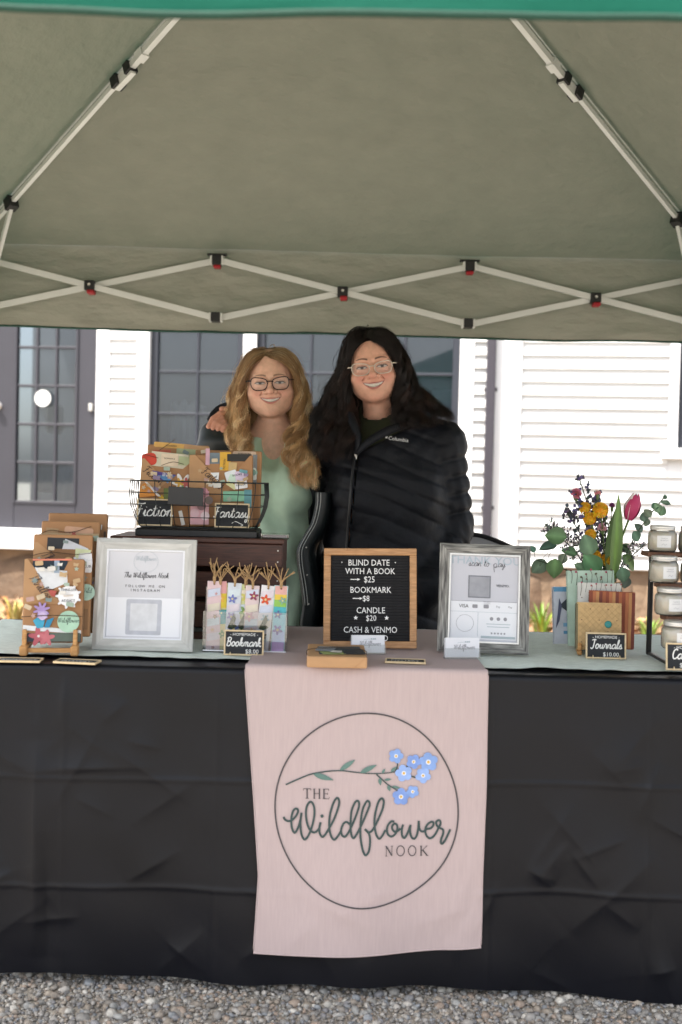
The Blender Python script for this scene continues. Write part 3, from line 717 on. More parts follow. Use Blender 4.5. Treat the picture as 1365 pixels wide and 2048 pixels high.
    def leaf(b_, t_, wd):
        b_, t_ = Z([b_])[0], Z([t_])[0]; mb = MB(); n = 10; dx, dy = t_[0]-b_[0], t_[1]-b_[1]; L = mm.hypot(dx, dy); px_, py_ = -dy/L, dx/L
        vs = []
        for i in range(n+1):
            t = i/n; ww = wd*mm.sin(mm.pi*t**.8)*.5
            vs += [bn(b_[0]+dx*t+px_*ww, b_[1]+dy*t+py_*ww, .0026), bn(b_[0]+dx*t-px_*ww, b_[1]+dy*t-py_*ww, .0026)]
        mb.add(vs, [(2*i, 2*i+1, 2*i+3, 2*i+2) for i in range(n)]); mb.build('printed_leaf', leafm, banner)
    for l in (((525,638),(608,582),10), ((632,652),(722,610),10), ((385,658),(494,690),11), ((735,680),(740,718),7), ((780,718),(790,750),7), ((760,690),(800,686),5), ((800,722),(850,735),5), ((748,655),(765,630),5), ((795,648),(825,620),6)): leaf(*l)
    fl = [(822,565,40), (863,655,46), (915,595,40), (993,597,52), (965,668,42), (848,778,47), (910,752,34)]
    for k, (x, y, r) in enumerate(fl):
        c = Z([(x, y)])[0]; r *= .381; a0 = k*.7; hue = colmat(('#7d9bd0', '#8ba6d8', '#7591cb')[k % 3])
        for p in range(5):
            a = a0+p*2*mm.pi/5; cx, cy = c[0]+r*.56*mm.cos(a), c[1]+r*.56*mm.sin(a); mb = MB()
            ring = [bn(cx+r*.42*mm.cos(t)*1.05, cy+r*.42*mm.sin(t), .0028+.0001*p) for t in np.linspace(0, 2*mm.pi, 15)[:-1]]
            mb.add([bn(cx, cy, .0028+.0001*p)]+ring, [(0, 1+i, 1+(i+1) % 14) for i in range(14)]); mb.build('printed_petal', hue, banner)
        for rr, hx, of in ((r*.26, '#d8dce4', .0034), (r*.15, '#c9a24e', .0036)):
            mb = MB(); mb.add([bn(c[0], c[1], of)]+[bn(c[0]+rr*mm.cos(t), c[1]+rr*mm.sin(t), of) for t in np.linspace(0, 2*mm.pi, 13)[:-1]], [(0, 1+i, 1+(i+1) % 12) for i in range(12)])
            mb.build('printed_flower_centre', colmat(hx), banner)
logo()
# ------------------------------------------------------------------ lettering
_tc = {}
def text_mesh(txt, size=1.0, depth=0.0):
    k = (txt, depth)
    if k not in _tc:
        c = bpy.data.curves.new('t', 'FONT'); c.body = txt; c.size = 1.0; c.extrude = depth; c.resolution_u = 2
        o = bpy.data.objects.new('t', c); COL.objects.link(o)
        dg = bpy.context.evaluated_depsgraph_get(); me = bpy.data.meshes.new_from_object(o.evaluated_get(dg))
        v = [q.co.copy() for q in me.vertices]; f = [tuple(p.vertices) for p in me.polygons]
        bpy.data.objects.remove(o); bpy.data.curves.remove(c); bpy.data.meshes.remove(me); _tc[k] = (v, f)
    return _tc[k]
def text_w(txt):
    v, _ = text_mesh(txt); return (min(p.x for p in v), max(p.x for p in v)) if v else (0, 0)
def add_text(mb, txt, x, z, size, y, depth=0., center=True, rot=0., squash=1.):
    """upright lettering in the local x-z plane facing -y"""
    v, f = text_mesh(txt, 1, depth/size/2 if depth else 0); a, b = text_w(txt); ox = (a+b)/2 if center else a
    c, s = math.cos(rot), math.sin(rot); out = []
    for p in v:
        qx, qz = (p.x-ox)*size*squash, p.y*size
        out.append((x+qx*c-qz*s, y - p.z*size, z+qx*s+qz*c))
    mb.add(out, f); return mb
CUR = {  # single-stroke script, x-height 1
 'a': (1.12, [[(.85,.85),(.5,1),(.1,.6),(.15,.1),(.5,0),(.85,.5),(.88,.98),(.86,.25),(1.0,0),(1.15,.2)]]),
 'c': (.85, [[(.75,.82),(.45,1),(.08,.55),(.2,.08),(.5,0),(.88,.25)]]),
 'd': (1.12, [[(.85,.85),(.5,1),(.1,.6),(.15,.1),(.5,0),(.85,.5),(1.0,1.95),(.9,1.2),(.88,.25),(1.0,0),(1.15,.2)]]),
 'e': (.85, [[(0,.25),(.45,.45),(.7,.8),(.45,1),(.12,.6),(.22,.08),(.5,0),(.88,.25)]]),
 'f': (.72, [[(0,.25),(.4,.9),(.62,1.8),(.48,2),(.34,1.4),(.3,0),(.3,-.8),(.48,-.9),(.52,-.3),(.35,.05),(.75,.25)]]),
 'h': (1.0, [[(0,.2),(.35,1.2),(.4,1.95),(.22,1.9),(.15,1),(.15,0),(.25,.7),(.55,1),(.72,.7),(.7,.15),(.85,0),(1.02,.2)]]),
 'i': (.55, [[(0,.2),(.25,.95),(.22,.2),(.36,0),(.57,.2)], [(.3,1.35),(.33,1.42)]]),
 'k': (.95, [[(0,.2),(.35,1.2),(.4,1.95),(.22,1.9),(.15,1),(.15,0),(.25,.6),(.55,.95),(.62,.7),(.3,.5),(.6,.1),(.78,0),(.97,.2)]]),
 'l': (.55, [[(0,.2),(.35,1.2),(.4,1.95),(.22,1.9),(.15,1),(.2,.15),(.35,0),(.57,.2)]]),
 'm': (1.4, [[(0,.2),(.15,.95),(.13,0),(.25,.75),(.48,1),(.58,.7),(.55,0),(.66,.75),(.9,1),(1.02,.7),(1.02,.15),(1.18,0),(1.42,.2)]]),
 'n': (1.0, [[(0,.2),(.15,.95),(.13,0),(.25,.75),(.52,1),(.66,.7),(.64,.15),(.8,0),(1.02,.2)]]),
 'o': (.95, [[(.6,.95),(.3,1),(.08,.55),(.2,.05),(.5,0),(.75,.45),(.6,.95),(.62,.75),(.97,.75)]]),
 'r': (.8, [[(0,.2),(.2,.9),(.25,1.08),(.35,.92),(.58,.9),(.55,.25),(.68,0),(.82,.2)]]),
 's': (.8, [[(0,.15),(.38,.95),(.42,.7),(.58,.3),(.42,0),(.12,.08),(.45,.0),(.82,.2)]]),
 't': (.7, [[(0,.2),(.32,1.1),(.35,1.7),(.25,.8),(.28,.12),(.42,0),(.72,.2)], [(.05,1.15),(.62,1.2)]]),
 'u': (1.05, [[(0,.2),(.18,.95),(.15,.25),(.35,0),(.62,.3),(.72,.95),(.7,.2),(.85,0),(1.07,.2)]]),
 'w': (1.3, [[(0,.3),(.15,.95),(.13,.2),(.32,0),(.52,.3),(.6,.9),(.58,.2),(.78,0),(.98,.4),(1.0,.95),(1.12,.78),(1.32,.8)]]),
 'y': (1.05, [[(0,.2),(.18,.95),(.15,.3),(.35,.05),(.62,.35),(.74,.95),(.7,0),(.55,-.8),(.3,-.8),(.35,-.4),(.8,0),(1.07,.2)]]),
 'F': (1.2, [[(.1,1.6),(.3,1.95),(.7,1.85),(1.25,2)], [(.65,1.9),(.6,1.2),(.5,.3),(.3,0),(.1,.15)], [(.3,1.0),(.95,1.1)]]),
 'B': (1.25, [[(.3,2),(.25,1),(.2,0)], [(.05,1.7),(.4,2.05),(.9,1.85),(.85,1.3),(.4,1.05),(.9,.95),(1.05,.45),(.75,.02),(.25,.05)]]),
 'J': (1.15, [[(.2,1.85),(.6,2.05),(1.1,1.95)], [(.75,2),(.72,1),(.6,.1),(.3,-.1),(.1,.2)]]),
 'C': (1.15, [[(1.0,1.7),(.7,2),(.25,1.6),(.15,.7),(.4,.05),(.8,.05),(1.15,.4)]]),
 'T': (1.1, [[(0,1.75),(.3,2),(.8,1.9),(1.3,2.05)], [(.7,1.95),(.62,1),(.5,.1),(.3,0)]]),
 'W': (1.7, [[(-.1,1.6),(.15,1.5),(.3,1.8),(.2,.6),(.35,.05),(.6,.6),(.9,1.9),(.85,.8),(.95,.05),(1.2,.5),(1.45,1.5),(1.5,1.95)]]),
 'N': (1.4, [[(0,.1),(.2,.6),(.35,1.95),(.6,1),(.95,.05),(1.1,1.2),(1.25,2),(1.4,1.9)]]),
 ' ': (.7, []),
}
def script_w(t): return sum(CUR[c][0] for c in t)
def add_script(mb, t, x, z, xh, y, wd, rot=0., center=True, slant=.18, n=5):
    ox = -script_w(t)/2 if center else 0; c, s = math.cos(rot), math.sin(rot)
    for ch in t:
        a, st = CUR[ch]
        for p in st:
            q = [((ox+u+slant*v)*xh, v*xh) for u, v in spline(p, n)]
            mb.strip(q, wd, lambda a_, b_: (x+a_*c-b_*s, y, z+a_*s+b_*c))
        ox += a
    return mb

# ------------------------------------------------------------------ small builders (local x right, z up, front at -y)
def disc(mb, x, z, r, y0, y1, n=20, sx=1.): return mb.poly([(x+r*sx*math.cos(2*math.pi*i/n), z+r*math.sin(2*math.pi*i/n)) for i in range(n)], y0, y1)
def rrect(x, z, w_, h_, rot=0., r=0.):
    c, s = math.cos(rot), math.sin(rot); pts = []
    if r <= 0: base = [(-w_/2, -h_/2), (w_/2, -h_/2), (w_/2, h_/2), (-w_/2, h_/2)]
    else:
        base = []
        for cx, cz, a0 in ((w_/2-r, -h_/2+r, -90), (w_/2-r, h_/2-r, 0), (-w_/2+r, h_/2-r, 90), (-w_/2+r, -h_/2+r, 180)):
            for k in range(4): a = R(a0+30*k); base.append((cx+r*math.cos(a), cz+r*math.sin(a)))
    return [(x+a*c-b*s, z+a*s+b*c) for a, b in base]
def flower_pts(x, z, r, n=5, rot=0): return [(x+r*(.72+.28*math.cos(n*(t))) * math.cos(t+rot), z+r*(.72+.28*math.cos(n*t))*math.sin(t+rot)) for t in np.linspace(0, 2*math.pi, 8*n)[:-1]]
def details(parent, y, items):
    """flat pieces laid on a front face at y, each a little prouder than the last"""
    for i, d in enumerate(items):
        k = d[0]; yb = y - .0005*i; yf = yb - .0009
        if k == 'rect': MB().poly(rrect(*d[2:7]), yf, yb).build(d[7] if len(d) > 7 else 'paper_card', colmat(d[1]), parent)
        elif k == 'rr': MB().poly(rrect(d[2], d[3], d[4], d[5], d[6], d[7]), yf, yb).build('sticker', colmat(d[1]), parent)
        elif k == 'poly': MB().poly(d[2], yf, yb).build(d[3] if len(d) > 3 else 'paper_flap', M[d[1]] if d[1] in M else colmat(d[1]), parent)
        elif k == 'disc': disc(MB(), d[2], d[3], d[4], yf, yb).build('sticker', colmat(d[1]), parent)
        elif k == 'flower': MB().poly(flower_pts(d[2], d[3], d[4], d[5] if len(d) > 5 else 5, i), yf, yb).build('sticker', colmat(d[1]), parent)
        elif k == 'script':
            add_script(MB(), d[2], d[3], d[4], d[5], yf, d[6], d[7] if len(d) > 7 else 0).build('lettering', M[d[1]] if d[1] in M else colmat(d[1]), parent)
        elif k == 'text':
            add_text(MB(), d[2], d[3], d[4], d[5], yf, rot=d[6] if len(d) > 6 else 0).build('lettering', M[d[1]] if d[1] in M else colmat(d[1]), parent)
        elif k == 'tube': MB().tube(spline([(a, yb-.002-.004*random.random(), b) for a, b in d[2]], 5), d[3], 5).build('twine', M[d[1]], parent, True)
def chalkboard(label, w_, h_, loc, rot, lines, fr=.004, feet=True, name='chalkboard_sign'):
    o = thing(name, label, 'sign', loc, rot, None); t = .005
    f = MB(); f.cbox(-w_/2, w_/2, -t/2, t/2, 0, fr, .0008); f.cbox(-w_/2, w_/2, -t/2, t/2, h_-fr, h_, .0008)
    f.cbox(-w_/2, -w_/2+fr, -t/2+.0002, t/2-.0002, fr, h_-fr, .0008); f.cbox(w_/2-fr, w_/2, -t/2+.0002, t/2-.0002, fr, h_-fr, .0008); f.build('frame', M['edge_wood'], o)
    MB().box(-w_/2+fr-.001, w_/2-fr+.001, -t/2+.0012, t/2-.001, fr-.001, h_-fr+.001).build('slate', M['slate'], o)
    if feet:
        for x in (-w_*.33, w_*.33): MB().poly([(x-.0025, 0), (x+.0025, 0), (x, .009)], -t/2-.006, -t/2).build('foot', M['edge_wood'], o)
    y = -t/2+.0006
    for ln in lines:
        mb = MB()
        if ln[0] == 's': add_script(mb, ln[1], ln[2], ln[3], ln[4], y, ln[5], ln[6] if len(ln) > 6 else 0)
        elif ln[0] == 't': add_text(mb, ln[1], ln[2], ln[3], ln[4], y)
        elif ln[0] == 'l': mb.strip(spline(ln[1], 6), ln[2], lambda a, b: (a, y, b))
        mb.build('chalk_lettering', M['chalk'], o)
    return o
def package(name, label, w_, h_, t, loc, rot, items, m='kraft', cat='wrapped book', group=None):
    o = thing(name, label, cat, loc, rot, group)
    MB().cbox(-w_/2, w_/2, -t/2, t/2, 0, h_, .004, seg=2).build('wrapping', M[m], o, False)
    MB().add([(w_/2+.0006, -t*.1, h_*.02), (w_/2+.0006, t*.1, h_*.02), (w_/2+.0006, t*.1, h_*.98), (w_/2+.0006, -t*.1, h_*.98)], [(0, 1, 2, 3)]).build('seam', M['kraft2'], o)
    details(o, -t/2-.0002, items); rnd = random.Random(int(w_*1e5+h_*1e4)); extra = []
    for k in range(20 if w_ < .15 and h_ > .19 else 13):                     # small loose stickers, stamps and torn scraps
        x, z = rnd.uniform(-w_*.42, w_*.42), h_*rnd.uniform(.3, .93); c = rnd.choice(('#d9d6d0', '#c9b79a', '#b8978f', '#9fb0a0', '#d7c9b0', '#8f7f9a', '#bfa27c', '#7d8c8a'))
        q = rnd.random(); s = rnd.uniform(.005, .010)
        if q < .35: extra.append(('rr', c, x, z, s*2.2, s*1.3, rnd.uniform(-.5, .5), s*.3))
        elif q < .7: extra.append(('flower', c, x, z, s*.9, rnd.choice((5, 6, 7))))
        else: extra.append(('poly', c, [(x-s, z-s*.6), (x+s*.8, z-s*.8), (x+s*1.1, z+s*.5), (x+.1*s, z+s*.3), (x-s*.9, z+s*.7)], 'paper_scrap'))
    details(o, -t/2-.0002-.0005*len(items), extra); return o

ZT1, ZT2 = TZ+.0085, TZ+.0135             # resting height on the gauze, on the pink cloth
# --- flat little signs lying at the table's edge
for (px, py, a, lab, wdt) in ((40, 1321, .05, 'small chalkboard lying flat near the table corner before the easel', 'Romance'), (152, 1324, -.12, 'small chalkboard lying flat between the easel and the white frame', 'Mystery')):
    p = onz(px, py, TZ+.004)
    L = [('t', wdt.upper(), 0, .013, .017)]
    o = chalkboard(lab, .1, .045, (p.x, p.y-.02, TZ+.0045), (R(-90), 0, a), L, feet=False)
p = onz(810, 1325, ZT2)
chalkboard('small chalkboard lying flat on the pink cloth beside the wrapped book', .095, .05, (p.x, p.y-.025, ZT2+.003), (R(-90), 0, -.06), [('t', 'MYSTERY', 0, .016, .016)], feet=False)

# --- easel with wrapped books
def easel_books():
    p = onz(98, 1312, ZT1); yaw = R(8)
    e = thing('book_easel', 'small pale wooden easel holding wrapped books', 'easel', (p.x, p.y, ZT1), (0, 0, yaw)); mt = M['pale_wood']
    for x in (-.058, .058):
        MB().cbox(x-.009, x+.009, -.008, .022, 0, .024, .003).build('foot', mt, e)
        MB().cbox(x-.005, x+.005, .0, .009, .02, .062, .002, M=Matrix.Rotation(R(-12), 4, 'X')).build('peg', mt, e)
        MB().bar((x*.95, .02, .014), (x*.95, .17, .03), .012, .012).build('side_rail', mt, e)
        MB().bar((x*.9, .165, .028), (x*.9, .215, .17), .01, .012).build('back_post', mt, e)
    MB().bar((-.056, .008, .012), (.056, .008, .012), .01, .01).build('crossbar', mt, e)
    MB().bar((-.056, .16, .024), (.056, .16, .024), .01, .01).build('crossbar', mt, e)
    c, s = math.cos(yaw), math.sin(yaw)
    def put(lx, ly, lz): return (p.x+lx*c-ly*s, p.y+lx*s+ly*c, ZT1+lz)
    tilt = R(-11)
    package('wrapped_book', 'kraft wrapped book lettered Thriller with butterfly sticker, front of the easel', .138, .198, .032, put(.003, .036, .026), (tilt, 0, yaw), [
        ('rect', '#2f3a44', 0, .011, .134, .02, 0), ('poly', '#dfe2e4', [(-.067, .028), (.067, .02), (.067, .028), (-.067, .04)]),
        ('rect', '#59655c', .03, .012, .07, .02, 0), ('flower', '#b8606a', -.03, .013, .024), ('flower', '#c27078', -.012, .01, .02), ('disc', '#e9dcdc', -.03, .014, .003),
        ('poly', '#3f9fbf', [(-.034, .032), (-.02, .034), (-.017, .052), (-.035, .058), (-.044, .05)]), ('poly', '#2d86ad', [(-.018, .034), (-.006, .034), (.004, .058), (-.012, .052)]),
        ('rect', '#20303d', -.01, .182, .08, .022, 0), ('poly', 'kraft2', [(-.069, .195), (-.062, .196), (.02, .09), (-.069, .09)]), ('poly', 'kraft', [(.068, .195), (.035, .196), (-.0, .12), (.068, .12)]),
        ('poly', '#d9dcdf', [(-.045, .176), (.03, .168), (.032, .14), (-.002, .125), (-.02, .127)]), ('rect', '#9fb0c4', .006, .178, .012, .03, .03),
        ('rect', '#e0856f', -.005, .1945, .09, .004, .02),
        ('poly', '#b5574f', [(-.014, .124), (.008, .12), (.004, .106), (-.004, .108)]),
        ('script', 'ink', 'Thriller', -.036, .124, .0115, .0013, -.9), ('flower', '#a48cc0', -.025, .075, .02, 8), ('rect', '#b7a3cd', -.022, .064, .022, .016, 0), ('disc', '#c9b7d8', -.022, .06, .009),
        ('tube', 'dark_twine', [(-.07, .058), (-.03, .061), (.02, .062), (.07, .06)], .0009),
        ('disc', '#a9cdb5', .038, .048, .0255), ('script', 'green_ink', 'Wildflower', .038, .046, .0055, .0008, 0),
        ('flower', '#dddde0', .036, .108, .031, 9), ('disc', '#e6e6e8', .036, .108, .024), ('text', 'ink', 'THRILLER', .036, .12, .0085), ('text', 'ink', 'ADDICT', .036, .094, .0085), ('rect', '#cfc6bd', .036, .109, .022, .004, .1)])
    package('wrapped_book', 'kraft wrapped book with botanical print tucked behind the Thriller book', .140, .246, .034, put(.016, .083, .034), (tilt, 0, yaw), [
        ('poly', 'kraft2', [(-.069, .225), (-.06, .226), (.02, .16), (-.069, .15)]), ('rect', '#2b2d31', .0, .222, .075, .03, -.02), ('poly', '#c9cbd2', [(.005, .235), (.06, .212), (.062, .205), (-.003, .205)]),
        ('rect', '#8a6543', -.0, .196, .06, .028, -.02), ('poly', '#c9cfa6', [(.03, .212), (.068, .208), (.062, .18), (.03, .176)]),
        ('rr', '#e3e3e6', .055, .188, .03, .026, .1, .004), ('flower', '#d5d5da', .04, .178, .018, 7), ('text', 'ink', 'BOOK', .056, .178, .008),
        ('rr', '#e3e3e6', .058, .168, .026, .03, -.05, .004), ('text', 'ink', 'CLUB', .058, .165, .009), ('script', 'ink', 'The', -.04, .182, .012, .0013, -.9),
        ('disc', '#a9c8b9', .06, .105, .02), ('script', 'green_ink', 'Wild', .06, .104, .006, .0008), ('disc', '#c7a06c', .015, .178, .012),
        ('rect', '#8d6b4b', .055, .04, .02, .05, 0), ('tube', 'dark_twine', [(-.075, .19), (-.03, .2), (.03, .196), (.07, .2)], .0008)])
    package('wrapped_book', 'kraft wrapped book with floral ribbon, third on the easel', .142, .275, .032, put(.028, .131, .036), (tilt, 0, yaw), [
        ('rect', '#a98a66', -.045, .247, .03, .02, -.1), ('rr', '#c99f83', .02, .251, .07, .018, -.08, .006), ('flower', '#b05a4a', .0, .24, .008), ('flower', '#7a6f9a', .05, .236, .008), ('flower', '#8f9a5a', -.06, .235, .007),
        ('rect', '#b59b77', .0, .238, .138, .012, 0), ('flower', '#a8524a', .008, .242, .007), ('flower', '#57507c', .045, .23, .006), ('tube', 'dark_twine', [(-.085, .232), (-.05, .25), (0, .246), (.05, .262)], .0008),
        ('flower', '#c0a060', -.05, .232, .007), ('rect', '#9b7a55', .0, .02, .13, .03, 0)])
    package('wrapped_book', 'kraft wrapped book at the back of the easel with blue label', .146, .296, .030, put(.040, .18, .034), (tilt, 0, yaw), [
        ('rect', '#7ea5ab', -.02, .266, .06, .008, -.02), ('rect', '#d4d4d2', .035, .262, .05, .012, -.04), ('poly', 'kraft2', [(-.072, .27), (-.06, .271), (-.03, .245), (-.072, .24)]),
        ('tube', 'twine', [(-.045, .273), (-.046, .255), (-.048, .235)], .0012), ('rect', '#5a4636', .068, .13, .006, .24, 0, 'spine_strip')])
easel_books()

# --- white picture frame
def picture_frame(name, label, w_, h_, b, d, loc, rot, fm, inner, paper_m):
    o = thing(name, label, 'picture frame', loc, rot)
    def rail(pts, nm='frame_rail', fm=fm):
        mb = MB(); vs = []
        for (x, z) in pts: vs.append((x, -d/2, z))
        vs2 = [(x, d/2, z) for (x, z) in pts]
        # raised bevel: outer edge set back, inner lip proud
        vs = [(pts[0][0], -d*.25, pts[0][1]), (pts[1][0], -d*.25, pts[1][1]), (pts[2][0], -d*.35, pts[2][1]), (pts[3][0], -d*.35, pts[3][1])]
        mid = [((pts[0][0]*.6+pts[3][0]*.4), -d*.55, (pts[0][1]*.6+pts[3][1]*.4)), ((pts[1][0]*.6+pts[2][0]*.4), -d*.55, (pts[1][1]*.6+pts[2][1]*.4))]
        mb.add(vs + mid + vs2, [(0, 1, 5, 4), (4, 5, 2, 3), (0, 6, 7, 1), (3, 2, 8, 9), (6, 9, 8, 7), (0, 4, 3, 9, 6), (1, 7, 8, 2, 5)])
        mb.build(nm, fm, o)
    W, H = w_/2, h_; e = .0004
    rail([(-W, 0), (W, 0), (W-b, b), (-W+b, b)]); rail([(W, H), (-W, H), (-W+b, H-b), (W-b, H-b)])
    fv = M[fm.name+'_v']; rail([(-W, H-e), (-W, e), (-W+b, b+e), (-W+b, H-b-e)], fm=fv); rail([(W, e), (W, H-e), (W-b, H-b-e), (W-b, b+e)], fm=fv)
    t = .004; f = MB(); x, z0, z1 = W-b+.0005, b-.0005, H-b+.0005; y0, y1 = -d*.42, d*.2
    f.box(-x, x, y0, y1, z0, z0+t); f.box(-x, x, y0, y1, z1-t, z1); f.box(-x, -x+t, y0+.0002, y1, z0+t, z1-t); f.box(x-t, x, y0+.0002, y1, z0+t, z1-t); f.build('inner_lip', inner, o)
    MB().box(-x+.001, x-.001, -.0005, .002, z0+.001, z1-.001).build('print', paper_m, o)
    MB().box(-W+.002, W-.002, d*.3, d/2+.001, .002, H-.002).build('backing', M['black_felt'], o)
    MB().bar((0, d*.5, h_*.6), (0, d*.5+h_*.22, -.0), .05, .003).build('easel_back', M['black_felt'], o)
    return o
def white_frame():
    a, b = onz(182, 1302, ZT1), onz(384, 1307, ZT1); w_ = (b-a).length; c = (a+b)/2
    o = picture_frame('picture_frame', 'distressed white picture frame with follow me print, leaning before the crate', w_, .272, .0275, .018, (c.x, c.y+.01, ZT1+.002), (R(-8), 0, math.atan2(b.y-a.y, b.x-a.x)), M['white_paint'], M['paper_white'], M['paper'])
    y = -.001
    MB().box(-w_/2+.033, w_/2-.033, y-.0006, y, .034, .128).build('print_band', M['paper_white'], o)
    mb = MB(); add_script(mb, 'Wildflower', 0.0, .219, .0055, y-.0005, .0007); mb.strip([(.033*math.cos(t)*.9, .216+.026*math.sin(t)) for t in np.linspace(0, 6.283, 40)], .0006, lambda a, b: (a, y-.0005, b)); mb.build('printed_emblem', M['pale_ink'], o)
    add_script(MB(), 'The Wildflower Nook', .002, .177, .0062, y-.0005, .001).build('lettering', M['ink'], o)
    mb = MB()
    for t, z, sp in (('FOLLOW ME ON', .153, .0083), ('INSTAGRAM', .143, .0083)):
        for i, ch in enumerate(t):
            if ch != ' ': add_text(mb, ch, (i-(len(t)-1)/2)*sp, z, .0088, y-.0006)
    mb.build('lettering', M['ink'], o)
    MB().poly(rrect(.0, .081, .086, .086, 0, .004), y-.001, y-.0006).build('printed_square', colmat('#b9bcc6'), o)
    MB().poly(rrect(.0, .081, .066, .066, 0, .002), y-.0014, y-.0011).build('printed_square', colmat('#d3d5da'), o)
white_frame()
def grey_frame():
    a, b = onz(874, 1308, ZT1+.002), onz(1060, 1313, ZT1+.002); w_ = (b-a).length; c = (a+b)/2
    w_ *= .985
    o = picture_frame('picture_frame', 'rustic grey wood frame with thank you scan to pay print', w_, .272, .0255, .02, (c.x, c.y+.012, ZT2), (R(-9), R(.6), math.atan2(b.y-a.y, b.x-a.x)-R(2)), M['rustic'], M['silver'], M['paper_lilac'])
    y = -.001; W = w_/2-.031
    MB().box(-W, W, y-.0005, y, .034, .128).build('print_band', M['paper_white'], o)
    mb = MB(); add_text(mb, 'THANK YOU', 0, .222, .0275, y-.0004, squash=1.12); mb.build('lettering', colmat('#a9b9c4'), o)
    mb = MB(); add_script(mb, 'scan to ', -.012, .217, .0085, y-.0008, .0009); mb.build('lettering', M['ink'], o)
    mb = MB(); mb.strip(spline([(.022, .223), (.024, .203), (.023, .222), (.029, .224), (.029, .215), (.024, .216), (.034, .217)], 5), .0009, lambda a, b: (a, y-.0008, b)); add_script(mb, 'ay', .042, .217, .0085, y-.0008, .0009); mb.build('lettering', M['ink'], o)
    MB().poly(rrect(-.012, .165, .056, .056, 0, .001), y-.0006, y-.0002).build('printed_square', colmat('#7e8088'), o)
    MB().poly(rrect(-.012, .165, .05, .05, 0, .001), y-.0010, y-.0007).build('printed_square', colmat('#9b9da5'), o)
    def T(t, x, z, s, m='grey_ink'): add_text(MB(), t, x, z, s, y-.0012).build('lettering', M[m], o)
    T('VENMO.', .046, .166, .009, 'ink'); T('WE ALSO', .008, .126, .0045); T('ACCEPT', .008, .121, .0045); T('VISA', -.05, .112, .012, 'ink'); T('Pay', .036, .114, .0075); T('Pay', .066, .114, .0075)
    for x in (-.022, .006): MB().poly(rrect(x, .116, .013, .009, 0, .002), y-.0011, y-.0006).build('printed_card', M['grey_ink'], o)
    mb = MB(); mb.strip([(-.046+.0215*math.cos(t), .073+.021*math.sin(t)) for t in np.linspace(0, 6.283, 40)], .0007, lambda a, b: (a, y-.0012, b)); mb.build('printed_ring', M['grey_ink'], o)
    mb = MB()
    for x in (.02, .037, .054): disc(mb, x, .086, .0045, y-.0011, y-.0006, 14)
    mb.build('printed_icons', M['grey_ink'], o)
    for z, wd in ((.073, .06), (.066, .055)): MB().poly(rrect(.037, z, wd, .0016), y-.0011, y-.0006).build('printed_line', M['pale_ink'], o)
    MB().poly(rrect(.037, .04, .085, .006), y-.0011, y-.0006).build('printed_line', M['pale_ink'], o)
    MB().poly(rrect(0, .1285, 2*W, .0007), y-.0011, y-.0006).build('printed_line', M['grey_ink'], o)
    MB().poly(rrect(0, .102, 2*W, .0007), y-.0011, y-.0006).build('printed_line', M['pale_ink'], o)
    MB().poly(rrect(-.014, .071, .0007, .06), y-.0011, y-.0006).build('printed_line', M['pale_ink'], o)
    for i in range(5): MB().poly(flower_pts(.021+i*.008, .05, .003), y-.0011, y-.0006).build('printed_star', M['grey_ink'], o)
grey_frame()

# --- crate
CRY = 2.90
def crate():
    a = at(224, 1072, CRY); b = at(566, 1078, CRY); w_ = b.x-a.x; zt = (a.z+b.z)/2; h_ = zt-ZT1; dp = .24
    o = thing('wooden_crate', 'dark red-brown slatted wooden crate standing upside down on the table', 'crate', ((a.x+b.x)/2, CRY, ZT1)); m = M['red_wood']
    t = .014
    # solid ends, horizontal side slats, top boards
    for s in (-1, 1): MB().cbox(s*(w_/2-.009)-.009, s*(w_/2-.009)+.009, t+.001, dp-t-.001, 0, h_-.013, .002).build('end_board', m, o)
    z = h_-.0135
    for hh in (.062, .066, .066, .066):
        for y in (0, dp-t): MB().cbox(-w_/2, w_/2, y, y+t, z-hh, z, .002).build('slat', m, o)
        z -= hh+.0145
    for k in range(4):
        y0 = -.006+k*(dp+.012)/4; MB().cbox(-w_/2-.004, w_/2+.004, y0, y0+(dp+.012)/4-.006, h_-.0125, h_, .002).build('top_slat', m, o)
    st = MB(); st.strip([(-w_/2+.03, h_-.0063), (-w_/2+.08, h_-.0068)], .003, lambda a, b: (a, -.0068, b)); st.build('chalk_mark', M['chalk'], o)
    nl = MB()
    for x in (-w_/2+.012, w_/2-.012):
        for z in (h_-.03, h_-.06, h_-.11): disc(nl, x, z, .002, -.0008, .001, 8)
    nl.build('nail_heads', M['silver'], o)
    return o, zt, w_, dp
crate_o, CZT, CW, CDP = crate()

